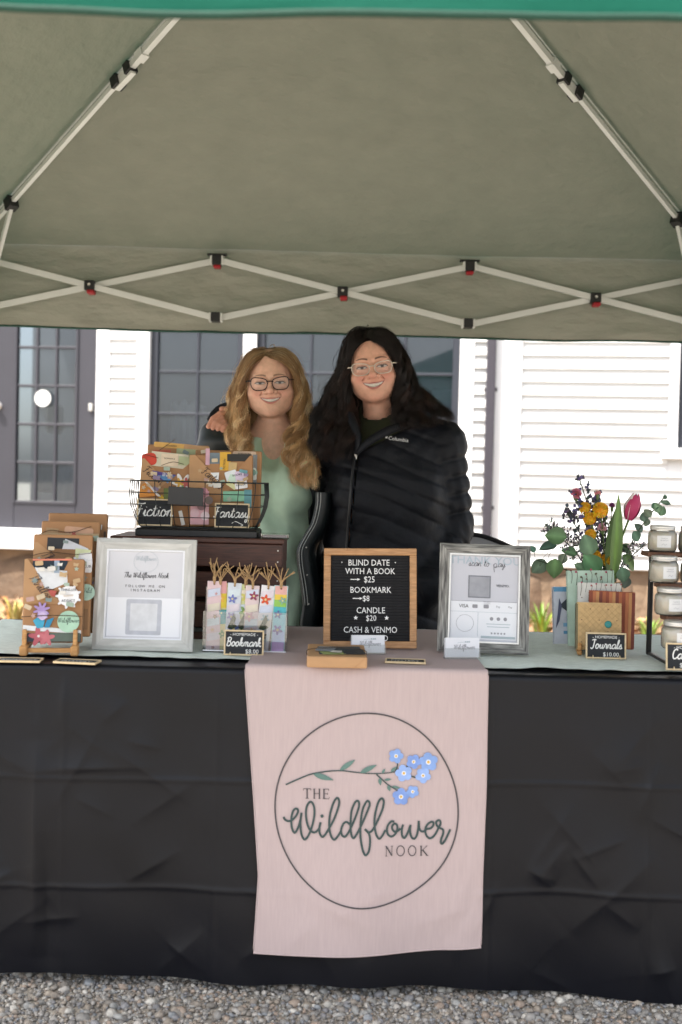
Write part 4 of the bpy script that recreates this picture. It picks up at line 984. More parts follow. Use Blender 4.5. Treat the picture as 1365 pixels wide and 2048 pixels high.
# --- wire basket with books on a black tray
def basket():
    bl = at(283, 1052, CRY+.03); br = at(520, 1058, CRY+.03); cx = (bl.x+br.x)/2; cy = CRY+.115
    w0 = (br.x-bl.x)*1.03; cx -= .012
    MBt = thing('black_tray', 'flat black box lying on the crate under the wire basket', 'box', (cx, cy, CZT))
    MB().cbox(-w0/2, w0/2, -.085, .085, 0, .018, .002).build('body', M['black_plastic'], MBt); MB().cbox(-w0/2+.003, w0/2-.003, -.082, .082, .0182, .0205, .001).build('lid', M['black_plastic'], MBt)
    pc = thing('clear_case', 'clear plastic case beside the wire basket on the crate', 'case', (br.x+.042, CRY+.05, CZT))
    MB().cbox(-.04, .036, -.02, .02, 0, .014, .003, seg=2).build('case_body', M['acrylic'], pc); MB().cbox(-.034, .03, -.013, .013, .002, .009, .002).build('contents', colmat('#8d878f'), pc); MB().cbox(-.046, -.041, -.018, .018, .001, .016, .002).build('cap', M['black_plastic'], pc)
    BZ = CZT+.0208; H = .126
    o = thing('wire_basket', 'black wire basket with curved sides holding books on the crate', 'basket', (cx, cy, BZ)); m = M['black_wire']
    wb, wt, db, dt = w0*.94/2, w0*1.10/2, .072, .092
    def ring(t):
        u = t**.55 if t > 0 else 0
        return wb+(wt-wb)*(1-(1-t)**2), db+(dt-db)*(1-(1-t)**2)
    def rect_path(t, z, n=5):
        W, D = ring(t); r = .02; pts = []
        for cx_, cy_, a0 in ((W-r, -D+r, -90), (W-r, D-r, 0), (-W+r, D-r, 90), (-W+r, -D+r, 180)):
            for k in range(n): a = R(a0+90*k/(n-1)); pts.append((cx_+r*math.cos(a), cy_+r*math.sin(a), z))
        return pts+[pts[0]]
    MB().tube(rect_path(1, H), .0022, 6).build('rim', m, o, True); MB().tube(rect_path(.0, .003), .0022, 6).build('base_ring', m, o, True)
    for t in (.22, .48, .74): MB().tube(rect_path(t, .003+t*(H-.003)), .0012, 5).build('wire', m, o, True)
    for i in range(8):
        f = -1+2*(i+.5)/8
        for s in (-1, 1):
            MB().tube([(ring(t)[0]*f, s*ring(t)[1], .003+t*(H-.003)) for t in (0, .2, .4, .6, .8, 1)], .0012, 5).build('wire', m, o, True)
        MB().tube([(wb*f, -db, .003), (wb*f, db, .003)], .0012, 5).build('wire', m, o, True)
    for i in range(6):
        f = -1+2*(i+.5)/6
        for s in (-1, 1): MB().tube([(s*(ring(t)[0]+.006*math.sin(math.pi*t)), ring(t)[1]*f, .003+t*(H-.003)) for t in (0, .1, .25, .45, .7, 1)], .0014, 5).build('wire', m, o, True)
    MB().cbox(-.047, .047, -.0012, .0012, -.024, .024, .0008, M=Matrix.Translation((-.028, -ring(.66)[1]-.004, H*.69)) @ Matrix.Rotation(R(2), 4, 'Y')).build('name_plate', M['black_plastic'], o)
    # books inside
    sc = FPX/(cy-.05)
    def loc(px, ly): px -= 8; q = at(px, 1040, cy+ly); return (q.x, cy+ly, BZ+.0046)
    package('wrapped_book', 'kraft wrapped book with blue and yellow print at the back left of the basket', .17, .222, .02, loc(362, .045), (R(-3), 0, R(3)), [
        ('rr', '#d3a75e', -.02, .22, .095, .014, -.06, .004), ('rect', '#b9926a', .05, .212, .07, .02, -.1), ('rect', '#b25b45', -.045, .2, .05, .014, .05), ('text', 'ink', 'BOOKISH', -.02, .2165, .007, -.06), ('rect', '#a7b08a', .03, .196, .07, .03, -.05)])
    package('wrapped_book', 'kraft wrapped book with white label at the back right of the basket', .185, .21, .02, loc(462, .04), (R(-3), 0, R(-1)), [
        ('rr', '#d9bda4', .045, .203, .065, .011, 0, .005), ('text', 'ink', 'READ MORE', .045, .2, .0065), ('rect', '#8a8f92', .075, .16, .012, .08, 0), ('disc', '#8fb8a8', .07, .15, .013), ('rr', '#dbe3df', .07, .146, .02, .034, .1, .005), ('disc', '#7fa69a', .07, .15, .009)])
    package('wrapped_book', 'kraft wrapped book lettered Fiction standing in the basket', .150, .19, .032, loc(338, -.015), (R(-6), R(3), R(6)), [
        ('rect', '#c7c0aa', .0, .178, .1, .04, -.03), ('rr', '#c2412f', -.055, .176, .04, .034, .2, .012), ('rect', '#d8c6ae', .0, .178, .045, .034, .05), ('text', 'ink', 'ROMANCE', .0, .18, .006), ('rect', '#a9b28c', .045, .178, .04, .024, -.05),
        ('poly', 'kraft2', [(-.074, .176), (-.068, .178), (.03, .085), (-.074, .085)]), ('poly', 'kraft', [(.074, .186), (.07, .188), (-.02, .1), (.074, .1)]),
        ('poly', '#5a4a94', [(-.045, .146), (.022, .138), (.0, .12), (-.02, .122)]), ('poly', '#5d8fc0', [(-.03, .134), (.018, .136), (.0, .114)]), ('script', 'paper_white', 'Vibe'.replace('V', 'W').replace('b', 'l'), -.006, .132, .006, .0009),
        ('script', 'ink', 'Fiction', -.045, .125, .011, .0014, -.6),
        ('flower', '#e5e2df', .04, .112, .034, 7), ('flower', '#d6a84f', .032, .118, .014), ('flower', '#b9605a', .05, .118, .016), ('flower', '#6f9a6a', .04, .1, .012), ('rect', '#c9b8c0', .03, .09, .05, .012, .05),
        ('poly', '#d08a3c', [(-.072, .1), (-.06, .112), (-.02, .078), (-.072, .07)]), ('poly', '#e0dcd8', [(-.062, .113), (-.055, .113), (-.015, .076), (-.024, .076)]), ('flower', '#d9b13a', -.012, .072, .009), ('rect', '#6d7a45', .0, .085, .016, .03, .1),
        ('rect', '#d9d4cf', .045, .022, .01, .04, .3), ('tube', 'dark_twine', [(-.09, .15), (-.082, .176), (-.07, .186), (-.03, .18)], .0008), ('tube', 'dark_twine', [(-.03, .2), (-.0, .225), (.012, .236)], .0008), ('tube', 'dark_twine', [(-.02, .16), (.01, .172), (.04, .168)], .0008)])
    package('wrapped_book', 'kraft wrapped book lettered Fantasy standing in the basket', .172, .196, .032, loc(450, -.018), (R(-5), R(-1), R(1)), [
        ('rect', '#6f7d86', -.012, .186, .04, .03, 0), ('rect', '#d9a93f', .012, .178, .03, .05, 0), ('rect', '#2e2d2b', .05, .188, .066, .02, 0), ('rect', '#c8a0b0', -.036, .19, .011, .045, 0), ('rect', '#c7ab78', .032, .162, .022, .026, -.06), ('text', 'ink', 'FICTION', .012, .17, .0075, 1.5),
        ('poly', 'kraft2', [(-.085, .194), (-.07, .195), (.032, .09), (-.085, .09)]), ('poly', 'kraft', [(.085, .192), (.08, .194), (-.005, .1), (.085, .1)]),
        ('poly', '#e0e2e4', [(-.028, .146), (-.004, .147), (-.006, .122)]), ('script', 'ink', 'Fantasy', -.024, .126, .0105, .0014, -.6),
        ('rr', '#dfe3e6', .03, .135, .032, .034, .3, .003), ('rr', '#c9dfcf', .042, .128, .04, .02, -.3, .003), ('rr', '#dccbe2', .055, .138, .03, .026, .1, .003), ('rr', '#d8d7a6', .03, .112, .03, .012, -.6, .002), ('rr', '#e5e5e9', .056, .114, .034, .022, .15, .003), ('text', 'ink', 'READER', .056, .111, .007, .15), ('text', 'ink', 'BOOKS', .046, .138, .008, .2), ('rr', '#6f9fa8', .062, .15, .022, .009, -.2, .002),
        ('rect', '#7fb69a', .038, .082, .06, .028, .02), ('rect', '#5d8f97', .075, .075, .02, .05, 0),
        ('rect', '#d1a3ab', -.055, .05, .05, .09, 0), ('disc', '#b98c94', -.068, .08, .012), ('disc', '#c98f9c', -.045, .092, .013), ('disc', '#8d6f74', -.05, .055, .012), ('disc', '#d5b3ba', -.068, .035, .012), ('disc', '#d9c6ca', -.04, .028, .012), ('disc', '#7e6f6c', -.03, .07, .011)])
    def cb(px, ly): px -= 4; q = at(px, 1040, cy+ly); return (q.x, cy+ly, BZ+.0046)
    chalkboard('chalkboard sign lettered Fiction inside the wire basket', .095, .073, (cb(313, -.056)[0], cy-.056, BZ+.0046), (R(-4), 0, R(3)), [('s', 'Fiction', -.002, .026, .0175, .0031)], feet=False)
    chalkboard('chalkboard sign lettered Fantasy inside the wire basket', .094, .066, (cb(468, -.06)[0], cy-.06, BZ+.0046), (R(-4), 0, R(-1)), [('s', 'Fantasy', -.002, .028, .0142, .0028), ('l', [(-.0, .012), (.01, .017), (.022, .012), (.03, .008), (.024, .005)], .0016)], feet=False)
basket()

# --- bookmarks in an acrylic rack
def bookmarks():
    a, b = onz(402, 1310, ZT1), onz(572, 1306, ZT1); cx, cy = (a.x+b.x)/2, 2.70; w_ = .205
    o = thing('acrylic_rack', 'clear acrylic rack holding flower bookmarks before the crate', 'rack', (cx, cy, ZT1)); m = M['acrylic']
    MB().box(-w_/2, w_/2, -.028, .028, 0, .003).build('base_sheet', m, o); MB().box(-w_/2, w_/2, -.028, -.026, .0032, .10).build('front_sheet', m, o)
    MB().box(-w_/2, w_/2, .018, .020, .0032, .155).build('back_sheet', m, o)
    for s in (-1, 1): MB().box(s*(w_/2-.001)-.001, s*(w_/2-.001)+.001, -.0258, .0178, .0032, .10).build('side_sheet', m, o)
    MB().box(-w_/2+.001, w_/2-.001, -.03, -.0282, .003, .006).build('front_edge', M['paper_white'], o)
    BM = [(-.080, .0, .168, -.0, '#dcc3c6', ['#c58a97', '#8b6f6a', '#d8b4a0', '#97606c']), (-.060, .006, .163, .03, '#d9cf8c', ['#e0b04a', '#4f9aa0', '#77a05a']), (-.034, .0, .165, -.03, '#cdd3dc', ['#6f78b5', '#8d86bb', '#5f6fa5']),
          (-.012, .006, .162, -.06, '#d7dba3', ['#c9c46a', '#7a9a5a', '#6c7f52']), (.012, .0, .16, -.02, '#d9c6c6', ['#8d3f5c', '#c9a0a8', '#d9b48a']), (.040, -.002, .162, -.09, '#e0dde0', ['#d0522f', '#9db6c0', '#7a6a5a']), (.080, .0, .162, -.035, '#a9cfd2', ['#7fa596', '#5a6a9a', '#6a5f9f'])]
    greens = colmat('#3f4f38')
    for i, (x, dy, h_, lean, base, fl) in enumerate(BM):
        k = thing('bookmark', ['pale pink bookmark with small pressed flowers at the rack end', 'yellow and teal striped bookmark showing its edge in the rack', 'white bookmark with blue-violet pressed flowers', 'pale yellow-green bookmark with dark fern sprig', 'dusty pink bookmark with one magenta flower', 'white bookmark with orange-red flower, leaning in the rack', 'rainbow bookmark with turquoise middle at the rack end by the dress'][i], 'bookmark', (cx+x, cy-.010+dy-.002*i, ZT1+.0035), (R(-4), -lean, 0))
        wd = .034; MB().box(-wd/2, wd/2, -.0006, .0006, 0, h_).build('card', colmat(base, var=.06), k)
        it = []; rnd = random.Random(i+2)
        if i == 6:
            for z, hh, c in ((.15, .022, '#d9a8a0'), (.133, .014, '#e0c24e'), (.118, .018, '#8fbf5a'), (.1, .02, '#4faeb8'), (.07, .042, '#8ccbd6'), (.035, .03, '#a9bfe0'), (.012, .024, '#c3a5cf')): it.append(('rect', c, 0, z, .0296, hh, 0))
        elif i == 1:
            for z, c in ((.15, '#d9a0a0'), (.12, '#d9c23f'), (.08, '#3f9fa5'), (.04, '#d9c98c')): it.append(('rect', c, 0, z, .0296, .035, 0))
        else:
            for q in range(4):
                it.append(('poly', ['#d9cfd6', '#cfdbe0', '#dcd2c0', '#c9d0e0'][(q+i) % 4], [(-.0148, .02+q*.036), (.0148, .026+q*.036), (.0148, .044+q*.036), (-.0148, .038+q*.036)], 'colour_wash'))
        for q, c in enumerate(fl):
            z = .13-q*.042 + rnd.uniform(-.008, .008); x_ = rnd.uniform(-.005, .006); r = rnd.uniform(.009, .0155) if i not in (0,) else rnd.uniform(.004, .007)
            it += [('flower', c, x_, z, r, 5), ('disc', '#d9c98f', x_, z, r*.22)]
        if i in (3, 5, 2): it.append(('poly', '#3f4f38', [(-.012, .055), (-.004, .075), (.002, .09), (.008, .078), (.004, .066), (.012, .06), (.0, .052)], 'pressed_fern'))
        details(k, -.0007, it)
        disc(MB(), 0, h_-.007, .0025, -.0022, -.0012, 10).build('eyelet', M['dark_twine'], k)
        tw = MB()
        for q in range(8):
            a_ = rnd.uniform(-.75, .75); L = rnd.uniform(.032, .058)
            tw.tube(spline([(0, -.003, h_-.008), (rnd.uniform(-.003, .003), -.005, h_+.008), (L*math.sin(a_)*.6, -.006+rnd.uniform(-.006, .004), h_+L*.55), (L*math.sin(a_)*1.1+rnd.uniform(-.006, .006), -.006, h_+L*math.cos(a_))], 4), .0013, 5)
        tw.build('twine_tassel', M['twine'], k, True)
    p = onz(487, 1313, ZT1)
    chalkboard('homemade bookmark chalkboard sign standing before the bookmark rack', .096, .061, (p.x, p.y+.006, ZT1+.001), (R(-7), 0, 0), [('t', '- HOMEMADE -', 0, .047, .0100), ('s', 'Bookmark', -.001, .0225, .0100, .0027), ('t', '$8.00', .020, .0052, .0145)])
bookmarks()

# --- letter board
def letter_board():
    a, b = onz(648, 1299, ZT2), onz(831, 1297, ZT2); c = (a+b)/2; w_ = (b-a).length*.99; h_ = .252; fr = .0175
    o = thing('letter_board', 'black felt letter board with tan wood frame listing prices', 'letter board', (c.x, c.y+.004, ZT2+.001), (R(-9), R(-1.3), R(-2)))
    wm = M['tan_wood']; d = .016
    MB().cbox(-w_/2, w_/2, -d/2, d/2, 0, fr, .0015).build('frame_rail', wm, o); MB().cbox(-w_/2, w_/2, -d/2, d/2, h_-fr, h_, .0015).build('frame_rail', wm, o)
    for s in (-1, 1): MB().cbox(s*(w_/2-fr/2)-fr/2, s*(w_/2-fr/2)+fr/2, -d/2+.0002, d/2-.0002, fr+.0002, h_-fr-.0002, .0015).build('frame_rail', wm, o)
    MB().box(-w_/2+fr, w_/2-fr, .001, .005, fr, h_-fr).build('backing', M['black_felt'], o)
    n = 30; ph = (h_-2*fr)/n; me = None
    for i in range(n):
        q = MB().cbox(-w_/2+fr+.0003, w_/2-fr-.0003, -.0022, .0008, .0006, ph-.0006, .0009)
        if me is None: r = q.build('felt_ridge', M['black_felt'], o); me = r.data
        else: r = bpy.data.objects.new('felt_ridge', me); link(r, o)
        r.location = (0, 0, fr+i*ph)
    MB().bar((0, d/2, h_*.55), (0, d/2+.09, 0), .03, .004).build('easel_back', wm, o)
    u = w_/183.    # photo pixel
    L = [('BLIND DATE', -.005, 1143, 17.2), ('WITH A BOOK', -.002, 1158.5, 17.2), ('$25', -.004, 1173.5, 17.2), ('BOOKMARK', -.0, 1192.5, 17.2), ('$8', -.012, 1208, 16), ('CANDLE', .0, 1229.5, 17.2), ('$20', .001, 1243.5, 16), ('CASH & VENMO', -.001, 1264.5, 17.2), ('PREFERRED', -.003, 1279.5, 17.2)]
    def zof(py): return h_*(1298-py)/180.5
    for txt, dx, pc, hp in L:
        size = hp*u*.99; a0, b0 = text_w(txt); tot = (b0-a0)*size; x0 = dx+.002-tot/2*.86
        for i, ch in enumerate(txt):
            if ch == ' ': continue
            pre = text_w(txt[:i+1])[1]-text_w(ch)[1]
            mb = MB(); add_text(mb, ch, 0, 0, size, 0, depth=.0012, center=False, squash=.86)
            lt = mb.build('letter', M['white_letter'], o); lt.location = (x0+(pre-a0+text_w(ch)[0])*size*.86, -.003, zof(pc)-hp*u*.36)
    def piece(nm, pts): MB().poly(pts, -.0038, -.0024).build(nm, M['white_letter'], o)
    for x, py in ((-.038, 1174), (-.032, 1208.5)):
        z = zof(py); piece('letter_arrow', [(x-.012, z-.001), (x+.006, z-.001), (x+.005, z-.0035), (x+.013, z), (x+.005, z+.0035), (x+.006, z+.001), (x-.012, z+.001)])
    for x in (-.036, .042):
        z = zof(1243.5); piece('letter_star', [(x+(.0062 if i % 2 == 0 else .0028)*math.sin(i*math.pi/5), z+(.0062 if i % 2 == 0 else .0028)*math.cos(i*math.pi/5)) for i in range(10)][::-1])
    for x in (-.072, .064):
        z = zof(1143); piece('letter_dot', [(x+.0015*math.cos(t), z+.0015*math.sin(t)) for t in np.linspace(0, 6.283, 9)[:-1]])
letter_board()

# --- business cards, flat wrapped book
for (pa, pb, lab, hz, z) in (((703, 1309), (772, 1309), 'clear holder of white business cards before the letter board', .046, ZT2), ((891, 1318), (962, 1318), 'clear holder of white business cards before the grey frame', .050, ZT2)):
    a, b = onz(*pa, z), onz(*pb, z); w_ = (b-a).length; c = (a+b)/2
    o = thing('card_holder', lab, 'card holder', (c.x, c.y+.004, z), (R(-6), 0, math.atan2(b.y-a.y, b.x-a.x)))
    MB().box(-w_/2, w_/2, .004, .018, .0, .003).build('base_sheet', M['acrylic'], o); MB().box(-w_/2, w_/2, -.001, .001, 0, hz*.5).build('front_sheet', M['acrylic'], o); MB().box(-w_/2, w_/2, .019, .021, 0, hz*.9).build('back_sheet', M['acrylic'], o)
    for k in range(3): MB().box(-w_/2+.002, w_/2-.002, .003+.005*k, .0065+.005*k, .0035, hz-.001*k).build('business_card', M['paper_white'], o)
    mb = MB(); add_script(mb, 'Wildflower', .004, hz*.45, .0058, .0022, .0009); mb.build('lettering', M['grey_ink'], o)
    mb = MB(); mb.strip(spline([(-.012, hz*.75), (0, hz*.79), (.014, hz*.78)], 5), .0008, lambda a, b: (a, .0022, b))
    for x in (.008, .013, .017): disc(mb, x, hz*.8, .002, .0018, .0024, 8)
    mb.build('printed_sprig', M['pale_ink'], o)
def flat_book():
    a, b = onz(614, 1337, ZT2), onz(734, 1337, ZT2); c = (a+b)/2; w_ = (b-a).length
    o = thing('wrapped_book', 'kraft wrapped book lying flat on the pink cloth with dark card on top', 'wrapped book', (c.x, c.y+.002, ZT2), (0, 0, R(1)))
    MB().cbox(-w_/2, w_/2, 0, .19, 0, .026, .004, seg=2).build('wrapping', M['kraft2'], o)
    MB().poly([(w_/2-.028, .003), (w_/2-.006, .022), (w_/2-.006, .0215), (w_/2-.0275, .0022)], -.0006, .0003).build('fold', M['kraft'], o)
    for i, (pts, c_) in enumerate((([(-.04, .03), (.06, .04), (.055, .15), (-.045, .14)], '#3a4247'), ([(-.03, .02), (.02, .03), (.01, .07), (-.04, .06)], '#8e9a5f'), ([(.015, .03), (.066, .03), (.06, .09), (.02, .085)], '#2b2e33'), ([(-.05, .06), (-.01, .05), (0, .11), (-.04, .12)], '#7a8087'), ([(-.015, .035), (.01, .03), (.012, .05), (-.01, .055)], '#b9b7b0'))):
        mb = MB(); n = len(pts); z = .0262+.0012*i; mb.add([(x, y, z) for x, y in pts]+[(x, y, z+.001) for x, y in pts], [tuple(range(n-1, -1, -1)), tuple(range(n, 2*n))]+[(k, (k+1) % n, (k+1) % n+n, k+n) for k in range(n)]); mb.build('paper_card', colmat(c_), o)
    mb = MB(); mb.tube(spline([(-w_/2-.001, .09, .014), (-w_/2+.004, .09, .0275), (0, .085, .0335), (w_/2-.004, .095, .0275), (w_/2+.001, .095, .014)], 6), .0009, 5); mb.build('twine', M['dark_twine'], o)
flat_book()

# --- journals on easel
def journals():
    p = onz(1205, 1313, ZT1); e = thing('journal_easel', 'small wooden easel holding handmade journals', 'easel', (p.x, p.y+.02, ZT1), (0, 0, R(-10))); m = M['step_wood']
    for x in (-.052, .052):
        MB().cbox(x-.006, x+.006, -.02, .15, 0, .011, .002).build('foot', M['pale_wood'], e); MB().bar((x, .12, .011), (x, .16, .13), .01, .01).build('back_post', M['pale_wood'], e)
        MB().cbox(x-.005, x+.005, -.019, -.010, .0112, .03, .002).build('peg', M['pale_wood'], e)
    MB().bar((-.052, .125, .06), (.052, .125, .06), .008, .008).build('crossbar', M['pale_wood'], e)
    X, Y = p.x, p.y+.02
    def wavy(mb, w_, h_, y0, y1, amp=.0016, nz=22):      # pinking-shear edge
        pts = []
        for i in range(nz*2): pts.append((-w_/2+w_*i/(nz*2), 0+(amp if i % 2 else 0)))
        for i in range(nz*2): pts.append((w_/2-(amp if i % 2 else 0), h_*i/(nz*2)))
        for i in range(nz*2): pts.append((w_/2-w_*i/(nz*2), h_-(amp if i % 2 else 0)))
        for i in range(nz*2): pts.append((-w_/2+(amp if i % 2 else 0), h_-h_*i/(nz*2)))
        return mb.poly(pts, y0, y1)
    def jr(label, w_, h_, t, dx, dy, z0, rot, cover, wav=True, items=()):
        o = thing('journal', label, 'journal', (X+dx, Y+dy, ZT1+z0), rot); mb = MB()
        MB().box(-w_/2+.003, w_/2-.003, -t/2+.001, t/2-.001, .002, h_-.003).build('pages', M['paper'], o)
        for s in (-1, 1):
            q = MB(); (wavy(q, w_, h_, s*t/2-.0008, s*t/2+.0008) if wav else q.cbox(-w_/2, w_/2, s*t/2-.0008, s*t/2+.0008, 0, h_, .0005)); q.build('cover', cover, o)
        details(o, -t/2-.0009, items); return o
    lat = []
    rnd = random.Random(4)
    w_, h_ = .113, .121
    for s in (1, -1):
        for k in range(-8, 12):
            x0 = k*.016; pts = [(x0 + s*0, 0), (x0+s*.18, .18)]
            seg = [(x0+s*t, t) for t in np.linspace(.002, h_-.004, 24) if abs(x0+s*t) < w_/2-.003]
            if len(seg) > 2: lat.append(seg)
    o = jr('tan journal with embroidered lattice cover and teal button, front of the easel', w_, h_, .016, -.004, .004, .0115, (R(-8), 0, R(-4)), mat('tan_fabric', srgb('#c8a878'), rough=.9, var=.12, scale=90, bump=.3, bscale=400, bdist=.0005))
    mb = MB()
    for seg in lat: mb.strip([seg[0], seg[-1]], .0007, lambda a, b: (a, -.0094, b))
    mb.build('embroidery', colmat('#a98a5c'), o)
    mb = MB()
    for i in range(-2, 3):
        for j in range(5):
            if (i+j) % 2 == 0: disc(mb, i*.022, .02+j*.028, .0014, -.0098, -.009, 8)
    mb.build('embroidery', colmat('#6a4a3c'), o)
    b = MB(); b.lathe([(.001, 0), (.0075, .0002), (.009, .0012), (.009, .003), (.006, .004), (.001, .003)], 16, M=Matrix.Translation((.022, -.0095, .066)) @ Matrix.Rotation(R(90), 4, 'X')); b.build('button', colmat('#1f8a86', .35), o, True)
    MB().cbox(-w_/2-.002, -w_/2+.006, -.009, .009, .001, h_-.002, .003).build('spine', colmat('#6f6a52'), o)
    stp = []
    for k in range(14): stp.append(('rect', ['#8f4a35', '#b5704a', '#c08a5a', '#7d4034', '#a8623f'][k % 5], -.053+k*.0082, .074, .0078, .142, 0, 'stripe'))
    jr('rust striped journal with pinked edges behind the tan journal', .116, .148, .014, .034, .038, .0115, (R(-8), R(1), R(-6)), colmat('#a05a3c'), True, stp)
    sp = []
    for k in range(9):
        x = -.05+k*.0125; z = .152+.01*math.sin(k*2); sp += [('tube', 'dark_twine', [(x, z-.02), (x+.003, z), (x+.002+.004*math.sin(k), z+.014)], .0005), ('disc', ['#b0506a', '#7a6a5a', '#9a4a4a'][k % 3], x+.003, z+.014, .0022)]
    jr('white floral journal peeking out behind the rust journal', .112, .166, .012, .010, .060, .0115, (R(-7), 0, R(-3)), colmat('#d6d6d0'), False, sp)
    sp = []
    for k in range(9):
        x = -.052+k*.013; z = .176+.01*math.sin(k*1.7+1); sp += [('tube', 'dark_twine', [(x, z-.022), (x+.002, z), (x-.001+.004*math.sin(k), z+.012)], .0006), ('disc', ['#7d4a4f', '#a03f5c', '#5d5a48'][k % 3], x, z+.012, .0028)]
    jr('mint green floral journal, tallest behind the others', .124, .196, .012, -.002, .085, .0115, (R(-7), R(-1.5), R(2)), colmat('#b5cdbd'), False, sp)
    jr('white journal with blue bands and dark feathered print at the side', .1, .150, .012, -.048, .112, .0115, (R(-7), R(-1), R(6)), colmat('#c3c8d2'), False, [
        ('rect', '#5d93b8', 0, .143, .098, .012, 0), ('rect', '#7fb0cf', .01, .05, .07, .01, 0), ('rect', '#4f88b0', .0, .062, .03, .03, 0), ('rect', '#5d93b8', .01, .03, .07, .008, 0),
        ('poly', '#3b444a', [(-.035, .10), (-.01, .122), (.045, .13), (.045, .08), (.0, .075)], 'printed_bird'), ('poly', '#4a5068', [(-.035, .12), (-.028, .1), (-.036, .06), (-.046, .04), (-.04, .08)], 'printed_bird')])
    jr('brown journal whose blue page corner shows at the back', .118, .162, .012, .030, .135, .0115, (R(-7), 0, R(2)), colmat('#a08a63'), False, [('rect', '#3f6a94', .05, .145, .014, .03, 0)])
    q = onz(1213, 1319, ZT1)
    chalkboard('homemade journals chalkboard sign standing before the journal easel', .1, .0645, (q.x, q.y+.002, ZT1+.001), (R(-7), 0, R(-1)), [('t', '- HOMEMADE -', 0, .050, .0100), ('s', 'Journals', -.0, .0255, .0106, .0027), ('t', '$10.00', .012, .0062, .0145)])
journals()

# --- candle stand
def candles():
    X0 = at(1298, 1200, 2.80).x; o = thing('candle_stand', 'tiered candle stand with black metal legs and wood steps', 'stand', (X0, 2.80, ZT1)); SH = .0735
    n = 4; dy = .062; wd = .30
    for side in (0, wd):
        MB().cbox(side, side+.012, .0, .012, 0, .265, .002).build('leg', M['black_plastic'], o)
        MB().cbox(side+.001, side+.011, -dy*3-.01, -.001, .001, .009, .002).build('base_bar', M['black_plastic'], o)
        for k in range(1, n): MB().bar((side+.006, -dy*k+.03, .0095), (side+.006, -dy*k+.03, .265-SH*k-.012), .009, .009).build('post', M['black_plastic'], o)
    for k in range(n):
        zs_ = .265-SH*k
        MB().cbox(-.014 if k == 0 else .001, wd+.014, -dy*k-.036, -dy*k+(.036 if k == 0 else .0255), zs_-.012, zs_, .002).build('step', M['step_wood'], o)
    def jar(label):
        j = thing('candle_jar', label, 'candle', (0, 0, 0), (0, 0, 0), 'candles on the tiered stand')
        prof = [(.001, .001), (.031, .001), (.0355, .006), (.0362, .03), (.0355, .046), (.031, .053), (.0295, .056)]
        MB().lathe(prof, 28).build('glass_jar', M['clear_glass'], j, True)
        MB().lathe([(.001, .003), (.030, .003), (.034, .007), (.0347, .03), (.0340, .046), (.030, .051), (.001, .051)], 28).build('wax', M['wax'], j, True)
        ld = MB(); ld.lathe([(.0312, .0555), (.0318, .056), (.0318, .060), (.0312, .0605), (.0318, .062), (.0318, .0655), (.030, .067), (.001, .067)], 32); ld.build('lid', M['silver'], j, True)
        lb = MB(); vs = []
        for z in (.012, .042):
            for k in range(9): a = R(-90+(-28+56*k/8)); vs.append((.0366*math.cos(a), .0366*math.sin(a), z))
        lb.add(vs, [(k, k+1, k+10, k+9) for k in range(8)]); lb.build('label', M['jar_label'], j, True)
        t = MB()
        for z, s in ((.034, .0042), (.029, .0036)):
            add_text(t, 'CANDLE' if z > .03 else 'HANDMADE', 0, z, s, 0)
        t.strip([(-.006, .018), (-.002, .022), (.002, .018), (.006, .021)], .0007, lambda a, b: (a, 0, b))
        t.v = [(x, -math.sqrt(max(1e-9, .0371**2-x*x)), z) for x, y, z in t.v]; t.build('lettering', M['grey_ink'], j)
        return j
    base = None; rows = ['top', 'second', 'third', 'lowest']
    for k in range(n):
        for c in range(3):
            lab = 'white candle jar with silver lid on the %s step, %s the black leg' % (rows[k], ('beside', 'second from', 'third from')[c])
            if base is None: j = base = jar(lab)
            else: j = copy_tree(base); j['label'] = lab
            yj = 2.80-dy*k-.001
            px = (1325, 1330, 1344, 1360)[k]; xj = at(px, 1100, yj).x + c*.078
            j.location = (xj, yj, ZT1+.265-SH*k+.0002); j.rotation_euler = (0, 0, random.uniform(-.25, .25))
    q = onz(1372, 1325, ZT1)
    chalkboard('homemade candles chalkboard sign standing before the candle stand', .105, .064, (q.x-.034, 2.80-dy*3-.05, ZT1+.001), (R(-7), 0, 0), [('t', '- HOMEMADE -', 0, .050, .0100), ('s', 'Candles', -.002, .027, .0112, .003), ('t', '$20.00', .0, .007, .015)])
candles()
